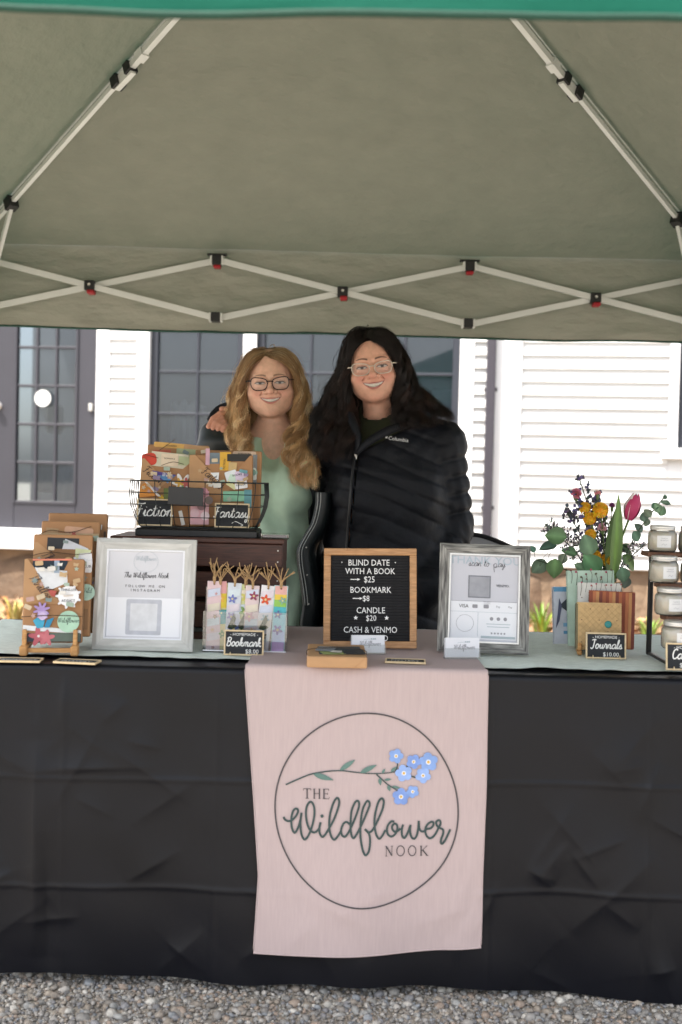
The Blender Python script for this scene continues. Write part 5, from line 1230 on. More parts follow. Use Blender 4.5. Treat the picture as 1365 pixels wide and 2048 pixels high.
# ------------------------------------------------------------------ signed-distance modelling for the figures
class SDF:
    def __init__(s, lo, hi, res):
        s.ax = [np.arange(lo[i], hi[i]+res, res, dtype=np.float32) for i in range(3)]; s.res = res
        s.D = np.full([len(a) for a in s.ax], .08, np.float32)
    def sl(s, lo, hi):
        r = []
        for i in range(3):
            a = int(np.searchsorted(s.ax[i], lo[i])); b = int(np.searchsorted(s.ax[i], hi[i])); r.append(slice(a, max(a, b)))
        return tuple(r)
    def _ap(s, sl, d, k, mode):
        E = s.D[sl]
        if mode == 'u':
            if k > 0: h = np.maximum(k-np.abs(E-d), 0)/k; s.D[sl] = np.minimum(E, d)-h*h*k*.25
            else: s.D[sl] = np.minimum(E, d)
        else:
            d = -d
            if k > 0: h = np.maximum(k-np.abs(E-d), 0)/k; s.D[sl] = np.maximum(E, d)+h*h*k*.25
            else: s.D[sl] = np.maximum(E, d)
    def grid(s, sl): return s.ax[0][sl[0]][:, None, None], s.ax[1][sl[1]][None, :, None], s.ax[2][sl[2]][None, None, :]
    def ell(s, c, r, k=.0, mode='u', rot=None, fn=None):
        m = max(r)+k+.03 if rot is not None else 0
        lo = [c[i]-(m or r[i]+k+.03) for i in range(3)]; hi = [c[i]+(m or r[i]+k+.03) for i in range(3)]
        sl = s.sl(lo, hi); X, Y, Z = s.grid(sl)
        if 0 in s.D[sl].shape: return s
        x, y, z = X-c[0], Y-c[1], Z-c[2]
        if rot is not None:
            q = rot.transposed(); x, y, z = (q[0][0]*x+q[0][1]*y+q[0][2]*z, q[1][0]*x+q[1][1]*y+q[1][2]*z, q[2][0]*x+q[2][1]*y+q[2][2]*z)
        k0 = np.sqrt((x/r[0])**2+(y/r[1])**2+(z/r[2])**2); k1 = np.sqrt((x/r[0]**2)**2+(y/r[1]**2)**2+(z/r[2]**2)**2)+1e-9
        d = k0*(k0-1)/k1
        if fn: d = d+fn(X, Y, Z)
        s._ap(sl, d.astype(np.float32), k, mode); return s
    def cap(s, a, b, ra, rb, k=0., mode='u', sy=1., fn=None):      # tapered capsule; sy flattens in depth; fn(t, X, Y, Z) adds to the distance
        a = np.array(a, float); b = np.array(b, float); m = max(ra, rb)+k+.03
        sl = s.sl(np.minimum(a, b)-m, np.maximum(a, b)+m); X, Y, Z = s.grid(sl)
        if 0 in s.D[sl].shape: return s
        v = b-a; v2 = np.array([v[0], v[1]/sy, v[2]]); L2 = float(v2@v2)+1e-12
        x, y, z = X-a[0], (Y-a[1])/sy, Z-a[2]
        t = np.clip((x*v2[0]+y*v2[1]+z*v2[2])/L2, 0, 1)
        d = np.sqrt((x-t*v2[0])**2+(y-t*v2[1])**2+(z-t*v2[2])**2)-(ra+(rb-ra)*t)
        if fn: d = d+fn(t, X, Y, Z)
        s._ap(sl, d.astype(np.float32), k, mode); return s
    def chain(s, pts, rs, k=.01, mode='u', sy=1., fn=None):
        for i in range(len(pts)-1): s.cap(pts[i], pts[i+1], rs[i], rs[i+1], k, mode, sy, fn)
        return s
    def nets(s):
        D = s.D; sg = D < 0; nx, ny, nz = D.shape
        c = [sg[i:nx-1+i, j:ny-1+j, k:nz-1+k] for i in (0, 1) for j in (0, 1) for k in (0, 1)]
        anyv = c[0].copy(); allv = c[0].copy()
        for q in c[1:]: anyv |= q; allv &= q
        act = anyv & ~allv; I = np.argwhere(act); idx = np.full(act.shape, -1, np.int64); idx[act] = np.arange(len(I))
        acc = np.zeros((len(I), 3)); cnt = np.zeros(len(I))
        for ax in range(3):
            o1, o2 = [q for q in range(3) if q != ax]
            for u in (0, 1):
                for v in (0, 1):
                    p = I.copy(); p[:, o1] += u; p[:, o2] += v; q = p.copy(); q[:, ax] += 1
                    d0 = D[p[:, 0], p[:, 1], p[:, 2]]; d1 = D[q[:, 0], q[:, 1], q[:, 2]]; m = (d0 < 0) != (d1 < 0)
                    t = np.where(m, d0/(d0-d1+1e-12), 0); pos = p.astype(float); pos[:, ax] += t
                    acc[m] += pos[m]; cnt[m] += 1
        P = acc/cnt[:, None]; V = np.stack([s.ax[i][0]+P[:, i]*s.res for i in range(3)], 1)
        F = []
        for ax in range(3):
            o1, o2 = (ax+1) % 3, (ax+2) % 3
            a = np.moveaxis(sg, ax, 0)[:-1]; b = np.moveaxis(sg, ax, 0)[1:]; e = np.argwhere(np.moveaxis(a != b, 0, ax))
            fl = sg[e[:, 0], e[:, 1], e[:, 2]]
            ok = (e[:, o1] > 0) & (e[:, o2] > 0) & (e[:, o1] < idx.shape[o1]) & (e[:, o2] < idx.shape[o2]) & (e[:, ax] < idx.shape[ax]); e = e[ok]; fl = fl[ok]
            def g(du, dv):
                q = e.copy(); q[:, o1] -= du; q[:, o2] -= dv; return idx[q[:, 0], q[:, 1], q[:, 2]]
            Q = np.stack([g(0, 0), g(1, 0), g(1, 1), g(0, 1)], 1); Q[~fl] = Q[~fl][:, ::-1]; F.append(Q)
        F = np.concatenate(F); F = F[(F >= 0).all(1)]; return V, F
def np_mesh(name, V, F, m, parent=None, col=None, smooth=True):
    me = bpy.data.meshes.new(name); me.vertices.add(len(V)); me.vertices.foreach_set('co', np.asarray(V, 'f').ravel())
    F = np.asarray(F); n = F.shape[1]
    me.loops.add(len(F)*n); me.loops.foreach_set('vertex_index', F.astype('i').ravel()); me.polygons.add(len(F))
    me.polygons.foreach_set('loop_start', np.arange(0, len(F)*n, n, dtype='i')); me.update(calc_edges=True)
    if smooth: me.polygons.foreach_set('use_smooth', np.ones(len(F), bool))
    if col is not None:
        a = me.color_attributes.new('Col', 'FLOAT_COLOR', 'POINT'); c = np.ones((len(V), 4), 'f'); c[:, :3] = col; a.data.foreach_set('color', c.ravel())
    me.validate()
    if m: me.materials.append(m)
    o = bpy.data.objects.new(name, me); link(o, parent); return o
def smooth_pass(V, F, it=2, lam=.5):
    n = len(V); A = np.concatenate([F[:, [0, 1]], F[:, [1, 2]], F[:, [2, 3]], F[:, [3, 0]]]); A = np.concatenate([A, A[:, ::-1]])
    deg = np.bincount(A[:, 0], minlength=n)[:, None]+1e-9
    for _ in range(it):
        s_ = np.zeros_like(V)
        for k in range(3): s_[:, k] = np.bincount(A[:, 0], weights=V[A[:, 1], k], minlength=n)
        V = V+(s_/deg-V)*lam
    return V
def sstep(a, b, x): t = np.clip((x-a)/(b-a), 0, 1); return t*t*(3-2*t)

# ------------------------------------------------------------------ head (local: x right, y = -front, z up; eyes at z = 0)
def head_mesh(P):
    """P: options. Returns V, F, colours in head-local space, front is -y."""
    fine = SDF((-.10, -.135, -.140), (.10, .125, .135), .0015); coarse = SDF((-.19, -.13, -.42), (.19, .13, -.122), .004)
    for s in (fine, coarse): head_fill(s, P)
    coarse.D += .0012
    V, F = fine.nets(); V = smooth_pass(V, F, 1, .4); V2, F2 = coarse.nets(); V2 = smooth_pass(V2, F2, 1, .4)
    F = np.concatenate([F, F2+len(V)]); V = np.concatenate([V, V2])
    return head_paint(V, F, P)
def head_fill(s, P):
    E = lambda c, r, k=.0, mode='u', rot=None: s.ell((c[0], -c[1], c[2]), r, k, mode, rot)
    Cp = lambda a, b, ra, rb, k=0., mode='u': s.cap((a[0], -a[1], a[2]), (b[0], -b[1], b[2]), ra, rb, k, mode)
    wj = P.get('jaw', 1.0)
    E((0, -.014, .028), (.0765, .098, .080)); E((0, .022, -.028), (.0715*wj, .066, .082), .03)
    E((0, .030, -.064), (.0575*wj, .052, .043), .03); E((0, .0665, -.094), (.0225, .0185, .0145), .020)
    for q in (-1, 1):
        E((q*.042*wj, .0575, -.033), (.0265, .0270, .0225), .018)
        Cp((q*.010, .0830, .022), (q*.046, .069, .024), .0070, .0055, .012)
        E((q*.0315, .099, .001), (.0200, .0190, .0125), .012, 's'); E((q*.032, .0700, -.001), (.0165, .0135, .0125), .005)
        Cp((q*.018, .0835, .0035), (q*.032, .0865, .0062), .0022, .0028, .005); Cp((q*.032, .0865, .0062), (q*.0465, .0795, .0025), .0028, .002, .005)
        Cp((q*.019, .082, -.0075), (q*.045, .0775, -.0065), .0028, .0025, .006)
        E((q*.079, -.008, -.012), (.009, .019, .030), .008)
    E((0, .066, -.056), (.037, .027, .026), .022)
    Cp((0, .0835, .012), (0, .1100, -.021), .0058, .0086, .008); E((0, .1095, -.0255), (.0128, .0120, .0105), .008)
    for q in (-1, 1):
        E((q*.0155, .0940, -.0285), (.0088, .011, .0086), .005); E((q*.0078, .1020, -.0378), (.0056, .007, .0042), .002, 's')
        # smile folds
        p = [(q*.0250, .0885, -.030), (q*.0345, .0815, -.041), (q*.0425, .0725, -.053), (q*.0430, .0690, -.066)]
        s.chain([(a, -b, c) for a, b, c in p], [.0006, .0018, .0021, .0010], .007, 's')
    W = P.get('mw', .031); zc = -.056
    op = P.get('open', 1.); up = lambda x: zc+.0048+.0050*(x/W)**2; lo = lambda x: zc-.0070*op+(.0118+.0040*op)*(x/W)**2
    fr = lambda x: .0935-.018*(x/W)**2
    xs = np.linspace(-W, W, 11)
    # open smile: groove, then a curved row of teeth, then lips
    s.chain([(x, -(fr(x)+.002), (up(x)+lo(x))/2) for x in xs], [max(.0012, (up(x)-lo(x))*.46) for x in xs], .0015, 's')
    s.chain([(x, -(fr(x)-.0095), up(x)-.004) for x in xs[1:-1]], [.006]*9, .0)
    s.chain([(x, -(fr(x)-.0005), up(x)+.0018-.0012*(abs(x)/W)) for x in xs], [.0021+.0012*(1-abs(x)/W) for x in xs], .005)
    s.chain([(x, -(fr(x)-.0008), lo(x)-.0026) for x in xs], [.0018+.0026*(1-(x/W)**2) for x in xs], .006)
    # neck, shoulders and upper chest
    Cp((0, -.030, -.05), (0, -.034, -.18), .048, .050, .014)
    if P.get('chest'):
        for q in (-1, 1): Cp((0, -.04, -.168), (q*.13, -.035, -.222), .036, .04, .05)
        E((0, -.030, -.30), (.14, .080, .14), .07)
    else: E((0, -.035, -.20), (.075, .06, .05), .03)
def head_paint(V, F, P):
    W = P.get('mw', .031); zc = -.056; fr = lambda x: .0935-.018*(x/W)**2
    x, f, z = V[:, 0], -V[:, 1], V[:, 2]; C = np.tile(np.array(P['skin']), (len(V), 1))
    def mixc(mask, c): C[:] = C*(1-mask[:, None])+np.array(c)*mask[:, None]
    front = f > .03
    for q in (-1, 1):
        mixc(.55*np.exp(-(((x-q*.043)/.022)**2+((z+.034)/.018)**2))*front, P['blush'])
    mixc(.45*np.exp(-((x/.013)**2+((z+.028)/.012)**2))*front, P['blush'])
    mixc(.25*np.exp(-(((z+.1)/.012)**2+(x/.03)**2))*front, P['blush'])
    # brows
    for q in (-1, 1):
        u = (x*q-.012)/.038; zb = .0215+P.get('brow', .0)+.0048*np.sin(np.clip(u, 0, 1)*2.7+.25)-.001; th = .0030*(1-.55*np.clip(u, 0, 1))
        mk = sstep(1.3, .7, np.abs(z-zb)/th)*sstep(-.06, .05, u)*sstep(1.06, .9, u)*front*P.get('browa', .85); mixc(mk, P['browc'])
        # eyes: almond opening, iris, lash line
        u = (x-q*.032)/.0160; oz = np.clip(1-u*u, 0, 1); top = .0042*oz**.6-.0006; bot = -.0034*oz**.7-.0004
        inside = sstep(-.0004, .0006, z-bot)*sstep(-.0004, .0006, top-z)*(np.abs(u) < 1)*front
        mixc(inside, (.50, .46, .44)); ir = sstep(.0058, .0047, np.hypot(x-q*.032, z-.0008)); mixc(inside*ir, P['iris'])
        mixc(inside*sstep(.0028, .002, np.hypot(x-q*.032, z-.0008)), (.01, .008, .008))
        lash = sstep(.0022, .0011, np.abs(z-top-.0006))*(np.abs(u) < 1.12)*front; mixc(lash*.92, (.03, .018, .014))
        lash = sstep(.0011, .0004, np.abs(z-bot+.0003))*(np.abs(u) < 1.0)*front; mixc(lash*.5, (.12, .06, .045))
        crease = sstep(.0014, .0005, np.abs(z-top-.0045))*(np.abs(u) < .95)*front; mixc(crease*.3, tuple(.6*v for v in P['skin']))
    # mouth
    xu = np.clip(np.abs(x)/W, 0, 1.25); op = P.get('open', 1.); zu, zl = zc+.0048+.0050*xu**2, zc-.0070*op+(.0118+.0040*op)*xu**2
    fm = fr(np.clip(x, -W, W)); mf = front & (np.abs(x) < W*1.12) & (f > .06)
    inn = sstep(-.0006, .0004, zu-z)*sstep(-.0006, .0004, z-zl)*(np.abs(x) < W*1.03)*mf
    thu, thl = .0050*(1-.65*xu), .0064*(1-.75*xu**2)
    lipu = sstep(-.0003, .0006, z-zu)*sstep(.0006, -.0006, z-zu-thu)*mf*(np.abs(x) < W*1.05); lipl = sstep(-.0003, .0006, zl-z)*sstep(.0006, -.0006, zl-z-thl)*mf*(np.abs(x) < W*.97)
    mixc(np.clip(lipu+lipl, 0, 1)*.85, P['lip'])
    mixc(inn, (.10, .03, .03))
    tooth = inn*sstep(.0002, .0010, zu-z)*sstep(-.0004, .001, z-(zl+.0012))*(np.abs(x) < W*.86); gap = .9+.1*np.abs(np.cos(x/.0072*math.pi))
    Tc = np.array((.76, .72, .66))[None, :]*gap[:, None]; C[:] = C*(1-tooth[:, None])+Tc*tooth[:, None]
    return V, F, C

def hand_sdf(res=.003, curl=.9, mirror=1):
    """right-side hand in local space: wrist at origin, fingers towards -z, palm facing +y"""
    s = SDF((-.075, -.05, -.22), (.075, .09, .05), res)
    s.cap((0, 0, .04), (0, 0, -.01), .026, .026, .01, sy=.75); s.ell((0, .002, -.055), (.040, .016, .052), .02)
    L = [(.034, .040, .026, .022), (.012, .046, .031, .024), (-.011, .043, .029, .023), (-.032, .033, .022, .020)]
    for i, (x, a, b, c) in enumerate(L):
        p = np.array((x*mirror, 0, -.092+.008*abs(i-1.2))); an = .25; pts = [p]
        for sgm in (a, b, c): an += curl*.55; q = pts[-1]+np.array((x*mirror*.08, math.sin(an)*sgm, -math.cos(an)*sgm)); pts.append(q)
        s.chain([tuple(q) for q in pts], [.0098, .0092, .0084, .007], .004)
    s.chain([(.03*mirror, .004, -.03), (.055*mirror, .018, -.06), (.056*mirror, .034, -.088), (.048*mirror, .044, -.106)], [.014, .012, .0105, .008], .012)
    V, F = s.nets(); return V, F
def place(V, M4): A = np.array(M4); return V@A[:3, :3].T+A[:3, 3]
def join(parts):
    Vs, Fs, Cs = [], [], []; b = 0
    for V, F, C in parts: Vs.append(V); Fs.append(F+b); Cs.append(C); b += len(V)
    return np.concatenate(Vs), np.concatenate(Fs), np.concatenate(Cs)

# hair: guides in photo pixels with depth, strands lerped between neighbouring guides
def hair_strands(guides, per, npts, rad, wave, wl, clumps, spread, cols, seed, skull, tipfade=.35):
    rnd = np.random.RandomState(seed); mbV = []; mbF = []; mbC = []; base = 0
    G = []
    for g in guides:
        q = np.array(spline(g, 8)); d = np.r_[0, np.cumsum(np.linalg.norm(np.diff(q, axis=0), axis=1))]
        t = np.linspace(0, d[-1], npts); G.append(np.stack([np.interp(t, d, q[:, k]) for k in range(3)], 1))
    cen, rr, Rm = skull
    for gi in range(len(G)-1):
        A, B = G[gi], G[gi+1]
        for c in range(clumps):
            tc = (c+rnd.rand())/clumps; ph = 2.3*(gi+tc)+rnd.randn()*.35; amp = wave*(.6+.8*rnd.rand()); w_l = wl*(.8+.45*rnd.rand()); cc = np.array(cols[rnd.randint(len(cols))])*(.75+.5*rnd.rand())
            off = rnd.randn(3)*spread*.5
            for k in range(per):
                tt = np.clip(tc+rnd.randn()*.10, -.15, 1.15); P = A*(1-tt)+B*tt
                u = np.linspace(0, 1, npts)[:, None]; d = np.r_[0, np.cumsum(np.linalg.norm(np.diff(P, axis=0), axis=1))]
                gr = sstep(.12, .5, u[:, 0])
                o = rnd.randn(3)*spread*(.35+.65*rnd.rand())*(2.4 if rnd.rand() < .05 else 1)
                P = P+off*gr[:, None]+o*(.35+.65*np.sin(np.clip(u, 0, 1)*math.pi*.85))
                a = ph+d/w_l*2*math.pi+rnd.randn()*.25
                P[:, 0] += amp*gr*np.sin(a); P[:, 1] += amp*gr*np.cos(a)*.8; P[:, 2] += amp*.25*gr*np.sin(a*2)
                P += np.cumsum(rnd.randn(npts, 3), 0)*spread*.014
                ln = 1-rnd.rand()**2*tipfade*.8; m = max(6, int(npts*ln)); P = P[:m]
                # keep outside the skull
                L = (P-cen)@Rm; q = np.sqrt(((L/rr)**2).sum(1)); ins = q < 1.0
                L[ins] /= q[ins][:, None]; P = L@Rm.T+cen
                T = np.gradient(P, axis=0); T /= np.linalg.norm(T, axis=1)[:, None]+1e-9
                ref = np.array((.3, 1., .2)); N1 = np.cross(T, ref); N1 /= np.linalg.norm(N1, axis=1)[:, None]+1e-9; N2 = np.cross(T, N1)
                r = rad*(.7+.6*rnd.rand())*np.interp(np.linspace(0, 1, m), (0, .1, .7, 1), (.7, 1, .9, .12))
                V = np.stack([P+N1*r[:, None], P-N1*(r*.5)[:, None]+N2*(r*.87)[:, None], P-N1*(r*.5)[:, None]-N2*(r*.87)[:, None]], 1).reshape(-1, 3)
                i = np.arange(m-1)[:, None]*3; F = np.concatenate([np.concatenate([i+e, i+(e+1) % 3, i+3+(e+1) % 3, i+3+e], 1) for e in range(3)])
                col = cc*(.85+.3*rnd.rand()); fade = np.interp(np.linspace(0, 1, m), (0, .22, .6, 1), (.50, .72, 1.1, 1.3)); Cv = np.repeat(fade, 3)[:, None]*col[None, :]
                mbV.append(V); mbF.append(F+base); mbC.append(Cv); base += len(V)
    return np.concatenate(mbV), np.concatenate(mbF), np.concatenate(mbC)

skin_m = mat('skin', (1, 1, 1), rough=.45, var=.09, scale=70, vcol=True, sss=.05, bump=.08, bscale=500, bdist=.0006, spec=.4)
hair_m = mat('hair', (1, 1, 1), rough=.38, var=.08, scale=60, vcol=True, spec=.45)
hair_dark_m = mat('hair_dark', (1, 1, 1), rough=.36, var=.08, scale=60, vcol=True, spec=.4)
hbase_m = mat('hair_base', (1, 1, 1), rough=.9, var=.3, scale=90, stretch=(1, 1, .15), vcol=True, spec=.1)
lens_m = glassy('spectacle_lens', (.99, .99, .99), .0, rough=.02, haze=.0, hazecol=(.75, .72, .66))

def glasses(parent, HMx, frame_m, rad, shape, lw, lh, cx, cz, fy):
    o = bpy.data.objects.new('glasses', None); link(o, parent)
    def outline(q):
        pts = []
        for t in np.linspace(0, 2*math.pi, 33)[:-1]:
            c, s_ = math.cos(t), math.sin(t); e = shape; x = math.copysign(abs(c)**e, c)*lw/2; z = math.copysign(abs(s_)**e, s_)*lh/2
            if z < 0: x *= 1+.16*(z/lh*2)
            if z > 0: z += .10*lh*(x*q/(lw/2)) * (z/lh*2)
            X = q*cx+x; pts.append(Vector((X, fy+.9*max(0, abs(X)-.03)**1.5, cz+z)))
        return pts
    for q in (-1, 1):
        pts = outline(q); MB().tube([HMx @ p for p in pts+[pts[0]]], rad, 8).build('rim', frame_m, o, True)
        mb = MB(); c = sum(pts, Vector())/len(pts); mb.add([HMx @ c]+[HMx @ p for p in pts], [(0, 1+i, 1+(i+1) % len(pts)) for i in range(len(pts))]); mb.build('lens', lens_m, o)
        e = q*(cx+lw/2*1.0); MB().tube([HMx @ Vector(p) for p in ((e*.98, fy+.008, cz+lh*.28), (q*.0745, fy+.012, cz+lh*.26), (q*.079, fy+.05, cz+lh*.2), (q*.081, fy+.10, cz+.002))], rad*1.25, 8).build('temple', frame_m, o, True)
    MB().tube(spline([tuple(HMx @ Vector((x, fy-.002*(1-(x/.012)**2), cz+lh*.16+.002*(1-(x/.012)**2)))) for x in (-.0115, -.005, .005, .0115)], 4), rad, 8).build('bridge', frame_m, o, True)

# ------------------------------------------------------------------ the two women
def head_matrix(px, py, Y, roll, yaw, pitch):
    p = at(px, py, Y); return Matrix.Translation(p) @ Matrix.Rotation(yaw, 4, 'Z') @ Matrix.Rotation(pitch, 4, 'X') @ Matrix.Rotation(roll, 4, 'Y')

def puff(pitch, amp, ph=0.):
    def fn(t, X, Y, Z, L=[None]): return -amp*np.abs(np.sin((t+ph)*math.pi/pitch))**.55
    return fn

def blonde():
    YB = 3.56; eye = at(541, 764, YB)
    HMx = head_matrix(541, 764, YB+.085, R(-4), R(3), R(7))
    P = dict(skin=(.75, .455, .33), blush=(.62, .24, .18), lip=(.42, .12, .10), browc=(.15, .085, .045), iris=(.05, .065, .065), jaw=1.09, mw=.0335, open=.72, chest=True, brow=.001, browa=.8)
    V, F, C = head_mesh(P); V = place(V, HMx); parts = [(V, F, C)]
    base = Vector((eye.x, YB+.10, 0)); cx, cy = base.x, base.y
    sk = np.array(P['skin'])
    # body under the clothes
    b = SDF((cx-.42, cy-.25, 0), (cx+.42, cy+.30, 1.36), .011)
    sh = 1.295
    b.ell((cx, cy+.035, 1.10), (.15, .085, .16), .06); b.ell((cx, cy+.0, .98), (.145, .105, .15), .06); b.ell((cx, cy+.01, .84), (.175, .115, .13), .06)
    for q in (-1, 1):
        b.chain([(cx+q*.095, cy, .80), (cx+q*.09, cy-.005, .45), (cx+q*.085, cy+.01, .09)], [.085, .058, .042], .03); b.cap((cx+q*.085, cy+.02, .055), (cx+q*.095, cy-.11, .035), .042, .033, .02)
    b.chain([(cx-.165, cy+.01, 1.26), (cx-.215, cy+.02, 1.01), (cx-.19, cy-.05, .80)], [.05, .042, .028], .03)
    b.chain([(cx+.16, cy+.02, 1.26), (cx+.21, cy+.13, 1.10), (cx+.10, cy+.20, .98)], [.05, .042, .028], .03)
    V, F = b.nets(); parts.append((V, F, np.tile(sk, (len(V), 1))))
    hV, hF = hand_sdf(.004, .5); V = place(hV, Matrix.Translation((cx-.188, cy-.055, .79)) @ rotv(R(-20), 0, R(80))); parts.append((V, hF, np.tile(sk, (len(V), 1))))
    V, F, C = join(parts); V[:, 0] -= base.x; V[:, 1] -= base.y
    per = np_mesh('person', V, F, skin_m, None, C); per.location = base
    tag(per, 'woman with wavy blonde hair, dark glasses and mint dress behind the crate', 'person')
    off = Matrix.Translation(-base); HL = off @ HMx
    # dress
    d = SDF((cx-.3, cy-.24, .35), (cx+.3, cy+.24, 1.30), .0065)
    fold = lambda X, Y, Z: -.007*np.sin((X-cx)*85+3*np.sin(Z*7))*sstep(1.15, .85, Z)-.004*np.sin((X-cx)*60+Z*26+2*np.sin(Z*31))*sstep(1.28, 1.15, Z)
    d.ell((cx, cy+.01, 1.15), (.168, .112, .175), .05, fn=fold); d.ell((cx, cy+.0, .97), (.16, .118, .2), .06, fn=fold)
    for q in (-1, 1): d.ell((cx+q*.07, cy-.085, 1.115), (.068, .062, .07), .04, fn=fold)
    d.cap((cx, cy+.01, .86), (cx, cy+.01, .42), .185, .25, .06, sy=.66, fn=lambda t, X, Y, Z: -.008*np.sin((X-cx)*70+4*np.sin(Z*4)))
    # neckline scoop
    d.ell((cx+.01, cy-.16, 1.30), (.072, .16, .125), .012, 's'); d.D[:, :, d.ax[2] < .40] = .05
    V, F = d.nets(); V = smooth_pass(V, F, 2); V[:, 2] += .02; V[:, 0] -= base.x; V[:, 1] -= base.y
    np_mesh('dress', V, F, mat('mint_cotton', srgb('#bcd6c0'), rough=.85, var=.06, scale=30, bump=.3, bscale=60, bdist=.002, spec=.2), per)
    # thin pleated placket lines
    # open dark jacket: back, two fronts and sleeves
    j = SDF((cx-.36, cy-.24, .55), (cx+.34, cy+.32, 1.42), .0065)
    wr = lambda X, Y, Z: -.004*np.sin(Z*55+X*30+2*np.sin(X*17))-.003*np.sin(X*70-Z*40)
    j.ell((cx, cy+.03, 1.12), (.205, .135, .23), .05, fn=wr); j.cap((cx, cy+.03, 1.05), (cx, cy+.03, .66), .195, .22, .06, sy=.68, fn=lambda t, X, Y, Z: wr(X, Y, Z))
    for q in (-1, 1): j.cap((cx+q*.05, cy+.035, 1.315), (cx+q*.165, cy+.015, 1.27), .055, .07, .04)
    j.chain([(cx-.170, cy+.01, 1.27), (cx-.228, cy+.02, 1.02), (cx-.205, cy-.03, .84)], [.072, .064, .052], .03, fn=lambda t, X, Y, Z: -.005*np.sin(Z*75+Y*30))
    j.chain([(cx+.165, cy+.02, 1.26), (cx+.215, cy+.13, 1.10), (cx+.11, cy+.20, .99)], [.068, .06, .05], .03)
    hol = SDF.__new__(SDF); hol.ax = j.ax; hol.res = j.res; hol.D = np.full(j.D.shape, .08, np.float32)
    hol.ell((cx, cy+.02, 1.14), (.18, .118, .25), .05); hol.cap((cx, cy+.02, 1.05), (cx, cy+.02, .5), .175, .2, .05, sy=.68)
    hol.cap((cx, cy-.0, 1.24), (cx, cy-.0, 1.5), .09, .085, .04)
    # opening down the front, wider below
    X, Y, Z = j.ax[0][:, None, None], j.ax[1][None, :, None], j.ax[2][None, None, :]
    xl = cx-.075-.02*np.sin(Z*9); xr = cx+.13+.01*np.sin(Z*8+1); gap = np.maximum(np.maximum(xl-X, X-xr), Y-(cy+.02))
    hol.D = np.minimum(hol.D, np.broadcast_to(gap, hol.D.shape)); j.D = np.maximum(j.D, -hol.D).astype(np.float32); j.D[:, :, j.ax[2] < .62] = .05
    V, F = j.nets(); V = smooth_pass(V, F, 2); V[:, 0] -= base.x; V[:, 1] -= base.y
    V[:, 2] += .035
    jm = mat('dark_jacket', (.010, .014, .015), rough=.45, var=.25, scale=10, bump=.25, bscale=40, bdist=.003, spec=.5)
    jk = np_mesh('jacket', V, F, jm, per)
    L1 = [(638, 985), (637, 1010), (629, 1045), (615, 1070), (602, 1095), (600, 1116), (603, 1142), (608, 1172), (612, 1211), (608, 1240), (604, 1285)]
    pn = MB(); vs = []; rows = spline([(float(a), float(b)) for a, b in L1], 4)
    for (a, b_) in rows:
        for e, dy in ((-7, .012), (-5, .002), (0, 0.), (8, -.002), (16, .0), (25, .025), (33, .08)): vs.append(at(a+e, b_, YB-.085+dy)-base)
    pn.add(vs, [(i*7+k, i*7+k+1, (i+1)*7+k+1, (i+1)*7+k) for i in range(len(rows)-1) for k in range(6)]); pn.build('jacket_front', jm, jk, True)
    zp = MB()
    for dx in (-1.5, 4): zp.tube([at(a+dx, b_, YB-.0865)-base for a, b_ in rows[:33]], .0011, 5)
    zp.build('zip_piping', colmat('#c3c6c4'), jk, True)
    sn = MB()
    for a, b_ in ((613, 1095), (615, 1150), (618, 1208)): sn.ico(at(a, b_, YB-.0905)-base, (.003, .002, .003), sub=1)
    sn.build('snap_button', M['silver'], jk, True)
    # glasses
    fm = mat('tortoise_frame', (.03, .012, .012), rough=.25, var=.5, scale=90)
    glasses(per, HL, fm, .0017, .62, .054, .040, .0345, -.002, -.101)
    # hair cap
    h = SDF((-.12, -.11, -.30), (.12, .15, .14), .004)
    h.ell((0, .012, .022), (.079, .098, .082)); h.cap((0, .055, .0), (0, .075, -.22), .085, .105, .05, sy=.7)
    h.ell((0, -.075, -.03), (.066, .085, .105), .02, 's'); h.cap((0, -.06, -.08), (0, -.06, -.3), .085, .10, .02, 's')
    hV, hF = h.nets(); hV = place(smooth_pass(hV, hF, 2), HL)
    np_mesh('hair_base', hV, hF, hbase_m, per, np.tile(np.array((.20, .12, .06)), (len(hV), 1)))
    H = YB+.085
    def g(L, sh=True): return [tuple(at(541+(x-541)*(float(np.interp(y, (815, 870), (.90, 1))) if sh else 1), y, H+dz)-base) for x, y, dz in L]
    Lg = [[(531,714,-.05),(513,722,-.078),(496,742,-.075),(487,770,-.06),(484,810,-.05),(492,850,-.06),(500,890,-.10),(512,935,-.15)],
          [(537,703,-.03),(508,710,-.05),(489,738,-.045),(480,775,-.035),(476,815,-.035),(478,855,-.05),(488,900,-.11),(500,945,-.15)],
          [(537,701,.0),(500,706,-.01),(480,738,-.0),(468,780,-.0),(463,825,-.015),(466,865,-.05),(478,905,-.11),(490,950,-.15)],
          [(538,699,.03),(497,704,.03),(474,740,.035),(458,785,.035),(452,830,.01),(457,865,-.04),(470,900,-.10),(480,940,-.14)],
          [(540,699,.06),(500,706,.08),(475,745,.09),(458,795,.09),(452,840,.07),(462,880,.05),(476,920,.03)]]
